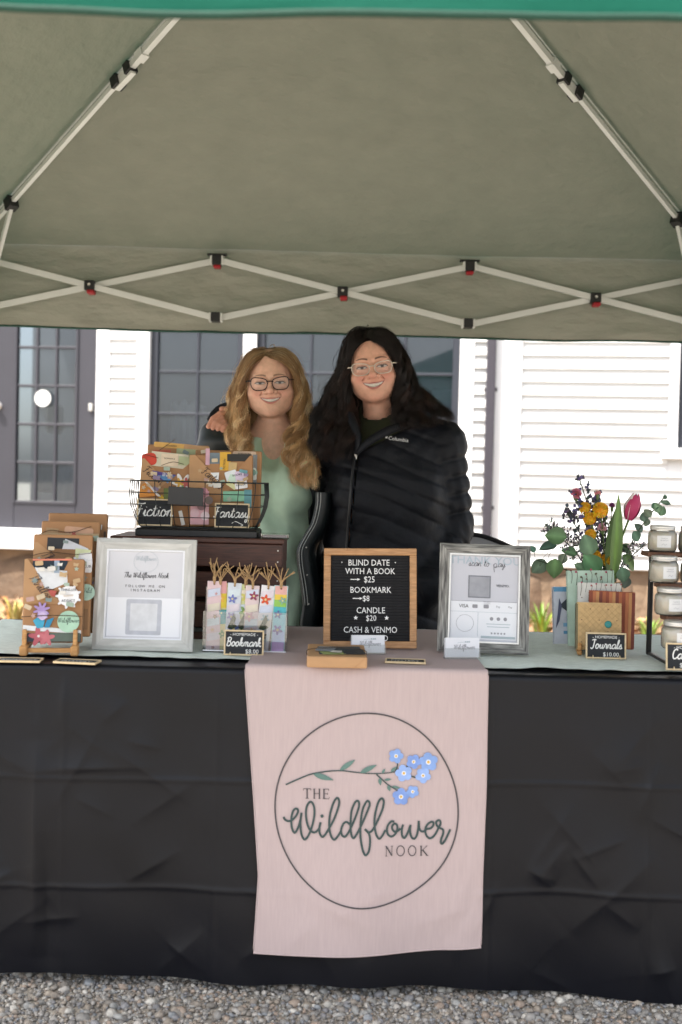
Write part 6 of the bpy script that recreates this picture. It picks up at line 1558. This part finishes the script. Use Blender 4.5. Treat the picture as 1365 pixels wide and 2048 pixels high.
    Rg = [[(532,713,-.05),(556,717,-.082),(579,732,-.080),(593,756,-.065),(597,792,-.055),(592,835,-.05),(578,870,-.08),(572,910,-.13),(584,950,-.16),(596,975,-.16)],
          [(537,704,-.03),(566,708,-.06),(589,728,-.055),(601,757,-.045),(604,795,-.045),(603,840,-.05),(596,880,-.09),(592,925,-.14),(606,960,-.165),(614,985,-.16)],
          [(539,701,.0),(572,702,-.01),(596,722,-.0),(609,760,-.0),(614,800,-.01),(616,845,-.035),(613,890,-.08),(612,935,-.14),(622,965,-.16),(626,985,-.155)],
          [(539,699,.03),(575,700,.03),(600,722,.035),(615,762,.035),(622,805,.02),(626,850,-.01),(627,895,-.07),(626,940,-.13),(632,965,-.15),(634,980,-.15)],
          [(540,699,.06),(575,703,.08),(602,730,.09),(618,775,.09),(628,825,.07),(632,875,.03),(632,930,-.05),(634,965,-.1)]]
    cols = [(.66, .43, .21), (.78, .56, .31), (.50, .29, .13), (.88, .69, .44), (.38, .21, .095)]
    skull = (np.array(HL @ Vector((0, .012, .022))), np.array((.080, .101, .085)), np.array(HL.to_3x3()))
    for gg, sd in ((Lg, 1), (Rg, 2)):
        V, F, C = hair_strands([g(q, i > 0) for i, q in enumerate(gg)], 80, 40, .00050, .012, .095, 8, .0052, cols, sd, skull)
        np_mesh('hair_locks', V, F, hair_m, per, C)
    # crown: back to the nape
    Bg = [[(538+dx*.1, 699, .0), (538+dx*.6, 700, .06), (538+dx, 725, .10), (538+dx*1.1, 780, .12), (538+dx*1.15, 840, .12), (538+dx*1.1, 900, .10)] for dx in (-60, -30, 0, 30, 60)]
    V, F, C = hair_strands([g(q) for q in Bg], 14, 22, .0011, .005, .07, 6, .006, cols, 5, skull); np_mesh('hair_locks', V, F, hair_m, per, C)
    return per
blonde()

def brunette():
    YD = 3.46; eye = at(746, 733, YD); HMx = head_matrix(746, 733, YD+.085, R(-7.5), R(-3), R(7))
    P = dict(skin=(.71, .395, .285), blush=(.55, .17, .13), lip=(.34, .09, .085), browc=(.035, .018, .013), iris=(.03, .015, .01), jaw=1.05, mw=.0335, open=1., brow=.003, browa=.85)
    V, F, C = head_mesh(P); V = place(V, HMx); parts = [(V, F, C)]
    base = Vector((at(778, 1000, YD).x, YD+.11, 0)); cx, cy = base.x, base.y; sk = np.array(P['skin'])
    b = SDF((cx-.45, cy-.25, 0), (cx+.42, cy+.30, 1.42), .011)
    b.ell((cx, cy+.01, 1.22), (.165, .105, .18), .06); b.ell((cx, cy, 1.03), (.165, .12, .16), .06); b.ell((cx, cy+.01, .88), (.19, .125, .14), .06)
    for q in (-1, 1):
        b.chain([(cx+q*.1, cy, .84), (cx+q*.095, cy-.005, .47), (cx+q*.09, cy+.01, .09)], [.09, .06, .044], .03); b.cap((cx+q*.09, cy+.02, .055), (cx+q*.10, cy-.12, .035), .044, .034, .02)
    b.chain([(cx+.165, cy+.02, 1.30), (cx+.205, cy+.035, 1.04), (cx+.13, cy-.09, .87)], [.048, .036, .026], .03)
    b.chain([(cx-.18, cy+.03, 1.31), (cx-.28, cy+.16, 1.24), (cx-.43, cy+.20, 1.27)], [.052, .044, .03], .03)
    V, F = b.nets(); parts.append((V, F, np.tile(sk, (len(V), 1))))
    # arm round the other woman's back, fingers over her shoulder
    YH = 3.645; hs = SDF(tuple(at(405, 870, YH)-Vector((.0, .09, .0))), tuple(at(480, 800, YH)+Vector((0, .09, 0))), .0026)
    hp = lambda L: [tuple(at(px, py, YH+dy)) for px, py, dy in L]
    hs.chain(hp([(476, 834, .03), (460, 838, .015)]), [.028, .024], .01, sy=.6)
    for L in ([(462, 827, .015), (440, 828, -.005), (426, 838, -.02), (417, 853, -.032)], [(463, 835, .01), (444, 837, -.012), (432, 846, -.03), (426, 856, -.038)], [(464, 843, .006), (450, 844, -.018), (440, 851, -.034), (436, 858, -.04)], [(466, 850, .0), (456, 851, -.02), (449, 856, -.034), (446, 861, -.04)], [(470, 828, .03), (456, 819, .035), (444, 818, .03)]):
        hs.chain(hp(L), [.0105, .0100, .0092, .0078][:len(L)], .003)
    hV, hF = hs.nets(); parts.append((hV, hF, np.tile(sk*np.array((.92, .80, .76)), (len(hV), 1))))
    V, F, C = join(parts); V[:, 0] -= base.x; V[:, 1] -= base.y
    per = np_mesh('person', V, F, skin_m, None, C); per.location = base
    tag(per, 'woman with long dark hair, clear glasses and black quilted jacket', 'person'); off = Matrix.Translation(-base); HL = off @ HMx
    # olive top
    t = SDF((cx-.2, cy-.2, .95), (cx+.2, cy+.2, 1.46), .006)
    t.ell((cx, cy+.01, 1.22), (.172, .118, .19), .05); t.cap((cx-.03, cy+.015, 1.30), (cx-.035, cy+.02, 1.415), .085, .066, .04); t.cap((cx-.035, cy+.0, 1.38), (cx-.035, cy+.02, 1.6), .056, .058, .008, 's')
    V, F = t.nets(); V = smooth_pass(V, F, 2); V[:, 0] -= base.x; V[:, 1] -= base.y
    np_mesh('top', V, F, mat('olive_knit', (.022, .026, .010), rough=.9, var=.2, scale=30, bump=.3, bscale=90), per)
    # trousers and shoes
    tr = SDF((cx-.25, cy-.2, .05), (cx+.25, cy+.2, 1.0), .012)
    tr.ell((cx, cy+.01, .88), (.2, .135, .12), .05)
    for q in (-1, 1): tr.chain([(cx+q*.1, cy, .84), (cx+q*.095, cy, .47), (cx+q*.09, cy+.01, .1)], [.1, .07, .058], .03)
    V, F = tr.nets(); V[:, 0] -= base.x; V[:, 1] -= base.y; np_mesh('trousers', V, F, M['black_felt'], per)
    # quilted jacket
    j = SDF((cx-.50, cy-.26, .60), (cx+.36, cy+.34, 1.47), .0048); pt = .066
    def quilt(X, Y, Z):
        u = np.abs(X-cx+.02); ph = (Z+.30*u*np.where(X > cx-.02, 1, -.6)+.02*np.sin(X*9+Z*4))/pt
        fr_ = np.abs(ph-np.round(ph)); return (.0042*np.exp(-(fr_/.09)**2)-.0014*np.cos(ph*2*math.pi+math.pi)-.0018*np.sin(X*70+Z*30+3*np.sin(Z*21))*np.sin(X*33-Z*90))
    j.ell((cx, cy+.01, 1.20), (.192, .132, .215), .05, fn=quilt); j.cap((cx, cy+.005, 1.10), (cx, cy+.0, .70), .198, .222, .06, sy=.72, fn=lambda t, X, Y, Z: quilt(X, Y, Z))
    for q in (-1, 1): j.ell((cx+q*.075, cy-.085, 1.14), (.085, .06, .09), .05, fn=quilt); j.cap((cx+q*.04, cy+.04, 1.375), (cx+q*.175, cy+.02, 1.315), .05, .072, .04, fn=lambda t, X, Y, Z: quilt(X, Y, Z))
    def sl(L, a=.0095, p=.062): return lambda t, X, Y, Z: .008*np.exp(-(np.abs(t*L/p+.15*np.sin(X*20)-np.round(t*L/p+.15*np.sin(X*20)))/.11)**2)-.0035*np.abs(np.sin(t*L/p*math.pi))-.0025*np.sin(Z*75+Y*60+X*90)*np.sin(X*60-Z*40)
    A1, A2, A3 = (cx+.175, cy+.02, 1.315), (cx+.222, cy+.035, 1.035), (cx+.135, cy-.11, .865)
    j.cap(A1, A2, .074, .064, .03, fn=sl(.3)); j.cap(A2, A3, .064, .056, .02, fn=sl(.21)); j.cap(A3, (cx+.11, cy-.105, .83), .058, .06, .02)
    B1, B2, B3 = (cx-.18, cy+.03, 1.315), (cx-.28, cy+.16, 1.25), (cx-.445, cy+.21, 1.295)
    j.cap(B1, B2, .078, .068, .03, fn=sl(.2)); j.cap(B2, B3, .066, .05, .02, fn=sl(.2))
    # pocket line, then hollow and neck opening
    j.chain([(cx+.06, cy-.155, .955), (cx+.115, cy-.165, .80)], [.006, .006], .012, 's')
    X, Y, Z = j.ax[0][:, None, None], j.ax[1][None, :, None], j.ax[2][None, None, :]
    zx = cx-.100-.08*(1.275-Z)                     # zip line leans
    up_ = np.maximum(Z-1.275, 0); v = np.maximum(np.maximum(zx-.002-up_*.28-X, X-(zx+.002+up_*1.75)), np.maximum(Y-(cy-.02), .66-Z))
    hol = np.maximum(np.sqrt(((X-cx)/.165)**2+((Y-cy-.01)/.108)**2)-1, 0)*.1-.001
    inner = np.maximum((np.sqrt(((X-cx)/.172)**2+((Y-cy-.01)/.112)**2)-1)*.11, .6-Z)
    j.D = np.maximum(j.D, -np.broadcast_to(v, j.D.shape).astype(np.float32)*1.0)
    j.D = np.maximum(j.D, -np.broadcast_to(np.maximum(inner, Z-1.20), j.D.shape).astype(np.float32))
    j.cap((cx-.035, cy+.0, 1.30), (cx-.035, cy+.01, 1.5), .072, .085, .02, 's'); j.D[:, :, j.ax[2] < .66] = .05
    V, F = j.nets(); V = smooth_pass(V, F, 1, .4); V[:, 0] -= base.x; V[:, 1] -= base.y
    jm = mat('black_nylon', (.0068, .0078, .0115), rough=.6, var=.2, scale=12, bump=.6, bscale=34, bdist=.006, spec=.25)
    jk = np_mesh('quilted_jacket', V, F, jm, per)
    ck = MB(); ck.tube([Vector(p)-base for p in spline([(cx-.40, cy+.205, 1.285), tuple(at(476, 826, YH+.05)), tuple(at(450, 815, YH+.055)), tuple(at(430, 824, YH+.05)), tuple(at(418, 842, YH+.04))], 5)], [.045, .04, .034, .03, .028, .026, .024, .022, .02, .018, .016, .015, .014, .013, .012, .011, .011, .010, .010, .009, .008], 10); ck.build('cuff', jm, jk, True)
    # collar flaps, zip, emblem lettering
    def front_y(x, z):                                # nearest jacket surface at x, z
        m = (np.abs(V[:, 0]+base.x-x) < .012) & (np.abs(V[:, 2]-z) < .012); return float(V[m, 1].min())+base.y if m.any() else cy-.15
    zl = MB(); zpts = []
    for px, py in ((712, 905), (706, 940), (702, 980), (699, 1020), (696, 1060), (692, 1110), (688, 1180), (684, 1250)):
        p = at(px, py, cy-.13); p.y = front_y(p.x, p.z)-.001; p = at(px, py, p.y); zpts.append(tuple(p-base))
    ss = spline(zpts, 4); zl.tube(ss, .0045, 6); zl.build('zip', M['black_plastic'], jk, True)
    p = Vector(zpts[0]); MB().cbox(-.004, .004, -.003, .003, -.022, .004, .0015, M=Matrix.Translation(p+Vector((0, -.006, 0)))).build('zip_pull', M['silver'], jk)
    tx = MB(); add_text(tx, 'Columbia', 0, 0, .0165, 0); tx.strip([(-.042, .004), (-.036, .009)], .003, lambda a, b: (a, 0, b)); tx.strip([(-.042, .009), (-.036, .004)], .003, lambda a, b: (a, 0, b))
    out = []
    for (x, y, z) in tx.v:
        c, s_ = math.cos(R(-6)), math.sin(R(-6)); q = at(797, 882, cy-.1); wx_, wz_ = q.x+x*c-z*s_, q.z+x*s_+z*c; out.append((wx_, wz_))
    yy = {}
    res = []
    for a, c in out:
        k = (round(a/.012), round(c/.012))
        if k not in yy: yy[k] = front_y(k[0]*.012, k[1]*.012)
        res.append((a-base.x, 0, c))
    ymin = min(yy.values()); xs_ = [r[0] for r in res]; x0, x1 = min(xs_), max(xs_); yl, yr = front_y(x0+base.x, out[0][1]), front_y(x1+base.x, out[0][1])
    tx.v = [(a, yl+(yr-yl)*(a-x0)/(x1-x0)-base.y-.004, c) for a, _, c in res]; tx.build('lettering', M['white_letter'], jk)
    # collar: two standing flaps lying open
    for L, nm in (([(712, 908, -.15), (716, 880, -.145), (708, 850, -.13), (700, 828, -.09), (700, 815, -.03)], 'l'), ([(712, 908, -.15), (735, 886, -.15), (775, 862, -.14), (815, 848, -.11), (840, 842, -.05)], 'r')):
        mb = MB(); q = spline([tuple(at(x, y, cy+dz)-base) for x, y, dz in L], 5); mb.tube(q, [.008+.006*math.sin(math.pi*i/len(q)) for i in range(len(q))], 8); mb.build('collar', jm, jk, True)
    fm = mat('clear_frame', (.62, .55, .46), rough=.2, var=.1, scale=60, coat=.3)
    glasses(per, HL, fm, .0014, .62, .056, .037, .0355, -.004, -.101)
    # hair
    h = SDF((-.13, -.11, -.34), (.13, .16, .15), .004)
    h.ell((0, .014, .026), (.081, .101, .088)); h.cap((0, .06, .0), (0, .08, -.26), .09, .13, .05, sy=.7)
    h.ell((0, -.075, -.035), (.066, .085, .112), .02, 's'); h.cap((0, -.06, -.08), (0, -.06, -.34), .085, .10, .02, 's')
    hV, hF = h.nets(); hV = place(smooth_pass(hV, hF, 2), HL)
    np_mesh('hair_base', hV, hF, hbase_m, per, np.tile(np.array((.010, .0065, .006)), (len(hV), 1)))
    H = YD+.085
    def g(L, sh=True): return [tuple(at(744+(x-744)*(float(np.interp(y, (765, 830), (.90, 1))) if sh else 1), y, H+dz)-base) for x, y, dz in L]
    Lg = [[(735,679,-.05),(721,684,-.080),(707,698,-.078),(698,725,-.065),(690,770,-.05),(700,800,-.05),(708,835,-.07),(705,880,-.13),(690,925,-.16)],
          [(736,667,-.03),(708,675,-.055),(694,702,-.05),(687,738,-.04),(682,775,-.035),(685,810,-.045),(688,850,-.09),(684,890,-.14),(672,930,-.165)],
          [(736,662,.0),(702,670,-.01),(687,702,.0),(679,742,.0),(670,780,-.005),(664,815,-.03),(664,855,-.085),(660,895,-.13),(655,930,-.15)],
          [(736,659,.03),(700,667,.03),(683,703,.035),(672,745,.035),(655,790,.02),(642,825,-.01),(640,860,-.07),(640,895,-.11),(642,925,-.13)],
          [(738,657,.05),(700,668,.08),(682,710,.09),(666,760,.09),(645,805,.06),(630,845,.02),(628,885,-.02),(634,920,-.06)]]
    Rg = [[(737,679,-.05),(755,684,-.082),(779,699,-.078),(795,726,-.065),(802,760,-.055),(795,795,-.05),(790,825,-.07),(798,850,-.12),(815,862,-.15)],
          [(738,667,-.03),(768,670,-.055),(792,692,-.052),(803,725,-.045),(808,765,-.04),(812,800,-.045),(822,830,-.085),(838,850,-.12),(855,858,-.13)],
          [(738,662,.0),(772,664,-.01),(798,690,.0),(811,728,.0),(820,768,.0),(835,800,-.02),(855,828,-.06),(872,845,-.09),(885,850,-.09)],
          [(739,659,.03),(775,661,.03),(802,690,.035),(817,730,.035),(832,768,.025),(855,795,.0),(880,818,-.03),(896,835,-.05),(902,848,-.05)],
          [(740,657,.05),(778,664,.08),(806,700,.09),(824,745,.09),(850,785,.07),(880,808,.04),(900,830,.01),(908,850,.0)]]
    cols = [(.014, .009, .008), (.020, .012, .010), (.010, .007, .007), (.034, .018, .014)]
    skull = (np.array(HL @ Vector((0, .014, .026))), np.array((.082, .104, .092)), np.array(HL.to_3x3()))
    for gg, sd in ((Lg, 3), (Rg, 4)):
        V2, F2, C2 = hair_strands([g(q, i > 0) for i, q in enumerate(gg)], 84, 36, .00055, .014, .12, 8, .0062, cols, sd, skull, .25); np_mesh('hair_locks', V2, F2, hair_dark_m, per, C2)
    Bg = [[(738+dx*.1, 658, .0), (738+dx*.6, 660, .06), (738+dx, 690, .10), (738+dx*1.15, 750, .12), (738+dx*1.4, 810, .13), (738+dx*1.6, 870, .12)] for dx in (-62, -30, 0, 30, 62)]
    V2, F2, C2 = hair_strands([g(q) for q in Bg], 14, 22, .0012, .006, .08, 6, .006, cols, 6, skull); np_mesh('hair_locks', V2, F2, hair_dark_m, per, C2)
    return per
brunette()
# ------------------------------------------------------------------ bouquet
def bouquet():
    YV = 3.02; b0 = at(1212, 1200, YV); base = Vector((b0.x, YV, ZT1))
    v = thing('vase', 'clear glass jar vase behind the journals holding the bouquet', 'vase', base)
    MB().lathe([(.001, .002), (.036, .002), (.042, .01), (.043, .08), (.038, .115), (.034, .13), (.036, .14)], 28).build('glass', M['clear_glass'], v, True)
    MB().lathe([(.001, .004), (.036, .006), (.041, .02), (.041, .07), (.001, .07)], 24).build('water', glassy('water', (.85, .9, .86), .02), v, True)
    stem_m = mat('stem_green', srgb('#5c7340'), rough=.6, var=.2, scale=40); dk = mat('dark_stem', srgb('#42503c'), rough=.7, var=.2, scale=40)
    euc = mat('eucalyptus', (1, 1, 1), rough=.55, var=.16, scale=35, vcol=True); neck = Vector((base.x, YV, ZT1+.135))
    rnd = random.Random(9)
    def W(px, py, dz=0.): return at(px, py, YV+dz)
    def stem(o, tip, r=.0016, m=stem_m, bend=.3, root=None):
        tip = Vector(tip); rt = root or Vector((base.x+rnd.uniform(-.015, .015), YV+rnd.uniform(-.015, .015), ZT1+.03))
        nk = Vector((neck.x+(tip.x-neck.x)*.10, neck.y+(tip.y-neck.y)*.1, neck.z)); mid = nk.lerp(tip, .55)+Vector(((tip.x-nk.x)*-.12, 0, .02*bend))
        return spline([tuple(rt), tuple(nk), tuple(mid), tuple(tip)], 6)
    def T(name, label, cat='flower', group=None):
        o = thing(name, label, cat, (base.x, base.y, ZT1+.03), (0, 0, 0), group); return o
    def put(mb, name, m, o, smooth=True):
        q = Vector(o.location); mb.v = [tuple(Vector(p)-q) for p in mb.v]; return mb.build(name, m, o, smooth)
    def leafmesh(mb, c, dirv, nrm, L, wd, col, curl=.15, n=7, rnd_=1.0):
        d = Vector(dirv).normalized(); s_ = d.cross(Vector(nrm)).normalized(); nn = s_.cross(d); vs = []; fs = []
        for i in range(n+1):
            t = i/n; ww = wd*.5*math.sin(math.pi*min(1, max(0, t))**rnd_)**.75 if 0 < t < 1 else wd*.03
            p = Vector(c)+d*L*t+nn*(-curl*L*t*t)
            for e in (-1, -.5, 0, .5, 1): vs.append(p+s_*ww*e+nn*(.30*ww*abs(e)))
        for i in range(n):
            for k in range(4): fs.append((i*5+k, i*5+k+1, (i+1)*5+k+1, (i+1)*5+k))
        b0 = len(mb.v); mb.add(vs, fs, col)
        for i_ in range(n+1): mb.c[b0+i_*5+2] = tuple(q*1.55 for q in col); mb.c[b0+i_*5] = mb.c[b0+i_*5+4] = tuple(q*.85 for q in col)
    eg = [srgb(h) for h in ('#5d7a62', '#6a8468', '#4f6b52', '#738c72', '#587550')]
    # silver-dollar eucalyptus, reaching out to the frame side
    def euc_branch(label, tip, leaves, dz):
        o = T('eucalyptus_branch', label, 'branch'); pts = stem(o, W(*tip, dz)); put(MB().tube(pts, [.0018]*len(pts), 6), 'stem', dk, o)
        for (px, py, r, an, tl) in leaves:
            c = W(px, py, dz+rnd.uniform(-.02, .02)); r = .88*r/(FPX/YV); mb = MB(); a = R(an); d = Vector((math.cos(a), rnd.uniform(-.25, .25), math.sin(a)))
            leafmesh(mb, c-d*r, d, Vector((rnd.uniform(-.3, .3), -1, tl)), 2*r, 1.75*r, tuple(q*rnd.uniform(.8, 1.15) for q in rnd.choice(eg)), .12, 9, .85)
            near = min(pts, key=lambda q: (Vector(q)-c).length); mb.tube(spline([tuple(near), tuple((Vector(near)+c)/2+Vector((0, 0, -.006))), tuple(c-d*r)], 4), .0007, 4, (.05, .07, .04)); put(mb, 'leaf', euc, o)
    euc_branch('silver dollar eucalyptus branch reaching towards the grey frame', (1075, 1120), [(1112, 1072, 24, 175, .3), (1078, 1133, 21, 230, -.1), (1110, 1137, 22, 265, -.1), (1096, 1094, 20, 190, 1.5), (1139, 1104, 18, 160, 1.), (1126, 1118, 13, 240, .3), (1066, 1098, 9, 120, .2)], -.03)
    euc_branch('large eucalyptus leaves low at the front of the bouquet', (1180, 1110), [(1177, 1090, 24, 110, .1), (1184, 1128, 27, 130, -.1), (1160, 1134, 13, 150, .4), (1247, 1150, 18, 285, -.1), (1252, 1165, 14, 260, .3)], -.06)
    euc_branch('thin eucalyptus sprig rising behind the candle jars', (1331, 992), [(1296, 1026, 12, 130, .2), (1288, 1034, 11, 100, .2), (1316, 1016, 12, 120, .1), (1325, 1022, 12, 70, .1), (1312, 1012, 10, 30, .5), (1330, 1006, 10, 160, 1.2), (1336, 1006, 9, 350, 1.), (1331, 994, 6, 90, .4), (1294, 1045, 10, 250, .3), (1278, 1056, 13, 130, .6), (1273, 1073, 14, 300, .5), (1254, 1096, 12, 320, .8)], .03)
    # tulip
    o = T('tulip', 'pink and white tulip with broad green leaves', 'flower'); tp = W(1258, 1040, -.02); pts = stem(o, tp, bend=.2); put(MB().tube(pts, .0032, 8), 'stem', stem_m, o)
    ax = (W(1270, 1000, -.02)-tp).normalized(); sc = 1/(FPX/YV)
    for k in range(6):
        an = k*math.pi/3+.5; out = ax.orthogonal().normalized(); out.rotate(Matrix.Rotation(an, 3, ax)); sd = ax.cross(out); mb = MB(); vs = []; n = 8; Hh = 52*sc*(1.0 if k % 2 else 1.06)
        front = out.y < .1 and k in (3, 4, 2); col = srgb('#b23460') if (out.x > -.2 or out.y < -.6) and out.y < .4 else srgb('#e6d2d2')
        for i in range(n+1):
            t = i/n; rr = 15.5*sc*(math.sin(math.pi*(t*.78+.10))**.8)*(1.05 if k % 2 else .95); ww = 14*sc*math.sin(math.pi*min(1, t*.9+.08))**.7*(1-.3*t)
            for e in (-1, -.5, 0, .5, 1): vs.append(tp+ax*(Hh*t)+out*rr*(1-.25*e*e)+sd*ww*e)
        fs = [(i*5+q, i*5+q+1, (i+1)*5+q+1, (i+1)*5+q) for i in range(n) for q in range(4)]; mb.add(vs, fs, col); put(mb, 'petal', euc, o)
    tl = mat('tulip_leaf', (1, 1, 1), rough=.45, var=.12, scale=30, stretch=(6, 1, 1), vcol=True)
    for (p0, p1, wd, cu, col, dz) in (((1226, 1165), (1243, 990), 23, .06, '#63803f', -.05), ((1220, 1150), (1231, 1016), 30, -.03, '#54733a', -.03), ((1246, 1110), (1277, 1140), 20, .5, '#4d6b36', -.0), ((1240, 1090), (1270, 1110), 12, .35, '#3f5a38', .03)):
        mb = MB(); a, b_ = W(*p0, dz), W(*p1, dz); leafmesh(mb, a, b_-a, Vector((.25, -1, .1)), (b_-a).length, wd*sc*1.15, srgb(col), cu, 12, .8); put(mb, 'leaf', tl, o)
    # yellow button mums
    ym = mat('yellow_petals', (1, 1, 1), rough=.6, var=.12, scale=80, vcol=True)
    for i, (px, py, r, lab) in enumerate(((1202, 1020, 15.5, 'largest yellow button chrysanthemum in the bouquet, face on'), (1180, 1037, 12.5, 'yellow button chrysanthemum below and beside the largest one'), (1171, 1016, 12, 'yellow chrysanthemum tucked beneath the pink carnation'), (1182, 1069, 11, 'yellow chrysanthemum alone lower down over the round leaf'), (1191, 1112, 12, 'yellow chrysanthemum half hidden between eucalyptus leaves'), (1214, 1120, 12, 'lowest yellow chrysanthemum beside the tulip leaf'))):
        o = T('chrysanthemum', lab, 'flower', 'yellow chrysanthemums'); c = W(px, py, -.05+.012*(i % 3)); put(MB().tube(stem(o, c), .0014, 6), 'stem', stem_m, o); mb = MB(); R0 = r*sc
        ax = Vector((rnd.uniform(-.3, .3), -1, rnd.uniform(-.1, .4))).normalized(); N = 90
        for k in range(N):
            ph = math.acos(1-1.25*(k+.5)/N); th = k*2.39996; u = ax.orthogonal().normalized(); w2 = ax.cross(u)
            d = ax*math.cos(ph)+(u*math.cos(th)+w2*math.sin(th))*math.sin(ph); tcl = tuple(q*rnd.uniform(.7, 1.1) for q in (srgb('#f0b51a') if k % 3 else srgb('#f7cc3e'))); s_ = d.orthogonal().normalized()*R0*.16; q = c+d*R0*.62; e = c+d*R0*(1.0-.18*math.cos(ph))
            t2 = d.cross(s_).normalized()*R0*.12; mb.add([q-s_*.6, q+s_*.6, e+s_, e-s_, e+d*R0*.08+t2], [(0, 1, 2, 3), (3, 2, 4)], tcl)
        mb.ico(c, (R0*.68,)*3, sub=2, col=srgb('#e0a11a')); put(mb, 'flower_head', ym, o, False)
    # pink carnations and buds
    for px, py, r, col, lab in ((1154, 988, 11, '#c9788a', 'pink carnation high in the bouquet'), (1196, 987, 6, '#d7a3a0', 'pale pink bud beside the violet statice'), (1225, 1012, 6, '#8a3f7a', 'magenta bud beside the tulip leaf'), (1206, 1056, 9, '#cf9aa6', 'pale pink bloom below the yellow chrysanthemums')):
        o = T('carnation', lab, 'flower'); c = W(px, py, -.03); put(MB().tube(stem(o, c), .0013, 6), 'stem', dk, o); mb = MB(); R0 = r*sc
        for k in range(26):
            d = Vector((rnd.gauss(0, 1), rnd.gauss(-.4, 1), rnd.gauss(.5, .8))).normalized(); s_ = d.orthogonal().normalized()*R0*.55; t2 = d.cross(s_).normalized()*R0*.5
            e = c+d*R0*rnd.uniform(.6, 1.05); mb.add([c+d*R0*.1, e+s_, e+d*R0*.15+t2, e-s_, e-t2*.8+d*R0*.1], [(0, 1, 2), (0, 2, 3), (0, 3, 4)], tuple(q*rnd.uniform(.75, 1.2) for q in srgb(col)))
        put(mb, 'flower_head', ym, o, False); mb = MB(); mb.lathe([(R0*.1, -.018), (R0*.5, -.012), (R0*.55, -.002)], 10, c=c); put(mb, 'calyx', stem_m, o)
    # violet statice and dark sprays: branching stems with tiny heads
    sm = mat('spray_flowers', (1, 1, 1), rough=.7, var=.2, scale=90, vcol=True)
    def spray(label, tip, heads, spread, hs, cols, dz, n=60):
        o = T('flower_spray', label, 'flower'); c = W(*tip, dz); pts = stem(o, c); mb = MB(); mb.tube(pts, .0017, 5, srgb('#4a5540')); fl = MB()
        for k in range(n):
            t = .5+.5*rnd.random()**.8; p = Vector(pts[int(t*(len(pts)-1))]); d = Vector((rnd.gauss(0, 1), rnd.gauss(0, .8), abs(rnd.gauss(.7, .6)))).normalized(); L = spread*rnd.uniform(.35, 1)*(1.15-t*.6); e = p+d*L
            mb.tube([p, p+d*L*.5+Vector((0, 0, -.003)), e], .0008, 4, srgb('#4a5540'))
            for q in range(rnd.choice((2, 3, 4))):
                r = hs*rnd.uniform(.8, 1.5); fl.ico(e+Vector((rnd.gauss(0, .003), rnd.gauss(0, .003), rnd.gauss(0, .003))), (r, r, r*1.2), sub=1, jit=.25, col=tuple(x*rnd.uniform(.7, 1.3) for x in srgb(rnd.choice(cols))))
        put(mb, 'stem', sm, o); put(fl, 'blossoms', sm, o, False)
    spray('tall dark violet statice spray at the top of the bouquet', (1157, 948), 0, .04, .0032, ('#4d4a63', '#5a5378', '#3f4a45'), -.01, 34)
    spray('violet statice beside the pink carnation', (1146, 985), 0, .045, .0036, ('#6a5d8c', '#54507a', '#4a4a5c'), -.02, 36)
    spray('violet statice beside the pale pink bud', (1190, 982), 0, .045, .0034, ('#6a5d8c', '#54507a', '#4a5048'), .01, 36)
    spray('dark violet spray leaning out over the round leaves', (1130, 1018), 0, .035, .0032, ('#4d4a63', '#48505a', '#3f4a45'), .0, 30)
    spray('dull green filler sprig behind the yellow flowers', (1212, 1040), 0, .05, .003, ('#4a5a3c', '#5d6a48', '#6a5a6a'), .03, 46)
    spray('white baby breath cloud beside the grey frame', (1090, 1048), 0, .06, .0022, ('#a9a4a6', '#8a8486', '#77747a'), .01, 70)
    spray('fine baby breath sprig drooping beside the candle stand', (1290, 1090), 0, .055, .002, ('#a9a4a6', '#6a6668', '#77747a'), .02, 40)
    spray('short dark filler sprig low beside the eucalyptus', (1150, 1075), 0, .05, .0022, ('#3f4a45', '#5a5560'), .0, 40)
bouquet()
# ------------------------------------------------------------------ folding chair with a bag behind the grey frame
def chair_bag():
    p = at(958, 1085, 3.75); o = thing('folding_chair', 'folding chair with pale seat back showing behind the grey frame', 'chair', (p.x, 3.78, 0), (0, 0, R(-12)))
    mb = MB(); n = 12; vs = []; zt = at(965, 1072, 3.75).z
    for j in range(7):
        for i in range(n+1):
            x = -.13+.26*i/n; z = zt-.26*j/6-.05*abs(i/n-.4)**1.5*2; vs.append((x, .025*math.sin(math.pi*i/n)+.01*j/6, z))
    mb.add(vs, [(j*(n+1)+i, j*(n+1)+i+1, (j+1)*(n+1)+i+1, (j+1)*(n+1)+i) for j in range(6) for i in range(n)]); mb.build('back_panel', mat('pale_canvas', srgb('#b9b9bd'), rough=.9, var=.1, scale=12), o, True)
    MB().tube(spline([(vs[i][0], vs[i][1], vs[i][2]+.003) for i in range(0, n+1, 2)], 4), .008, 8).build('back_trim', M['black_felt'], o, True)
    for x in (-.13, .09):
        MB().tube([(x, .12, .01), (x, .0, zt-.07)], .011, 8).build('leg', M['black_plastic'], o, True); MB().tube([(x, -.32, .01), (x, .05, .5)], .011, 8).build('leg', M['black_plastic'], o, True)
    MB().cbox(-.2, .2, -.36, .02, .43, .45, .008).build('seat', M['black_felt'], o)
chair_bag()
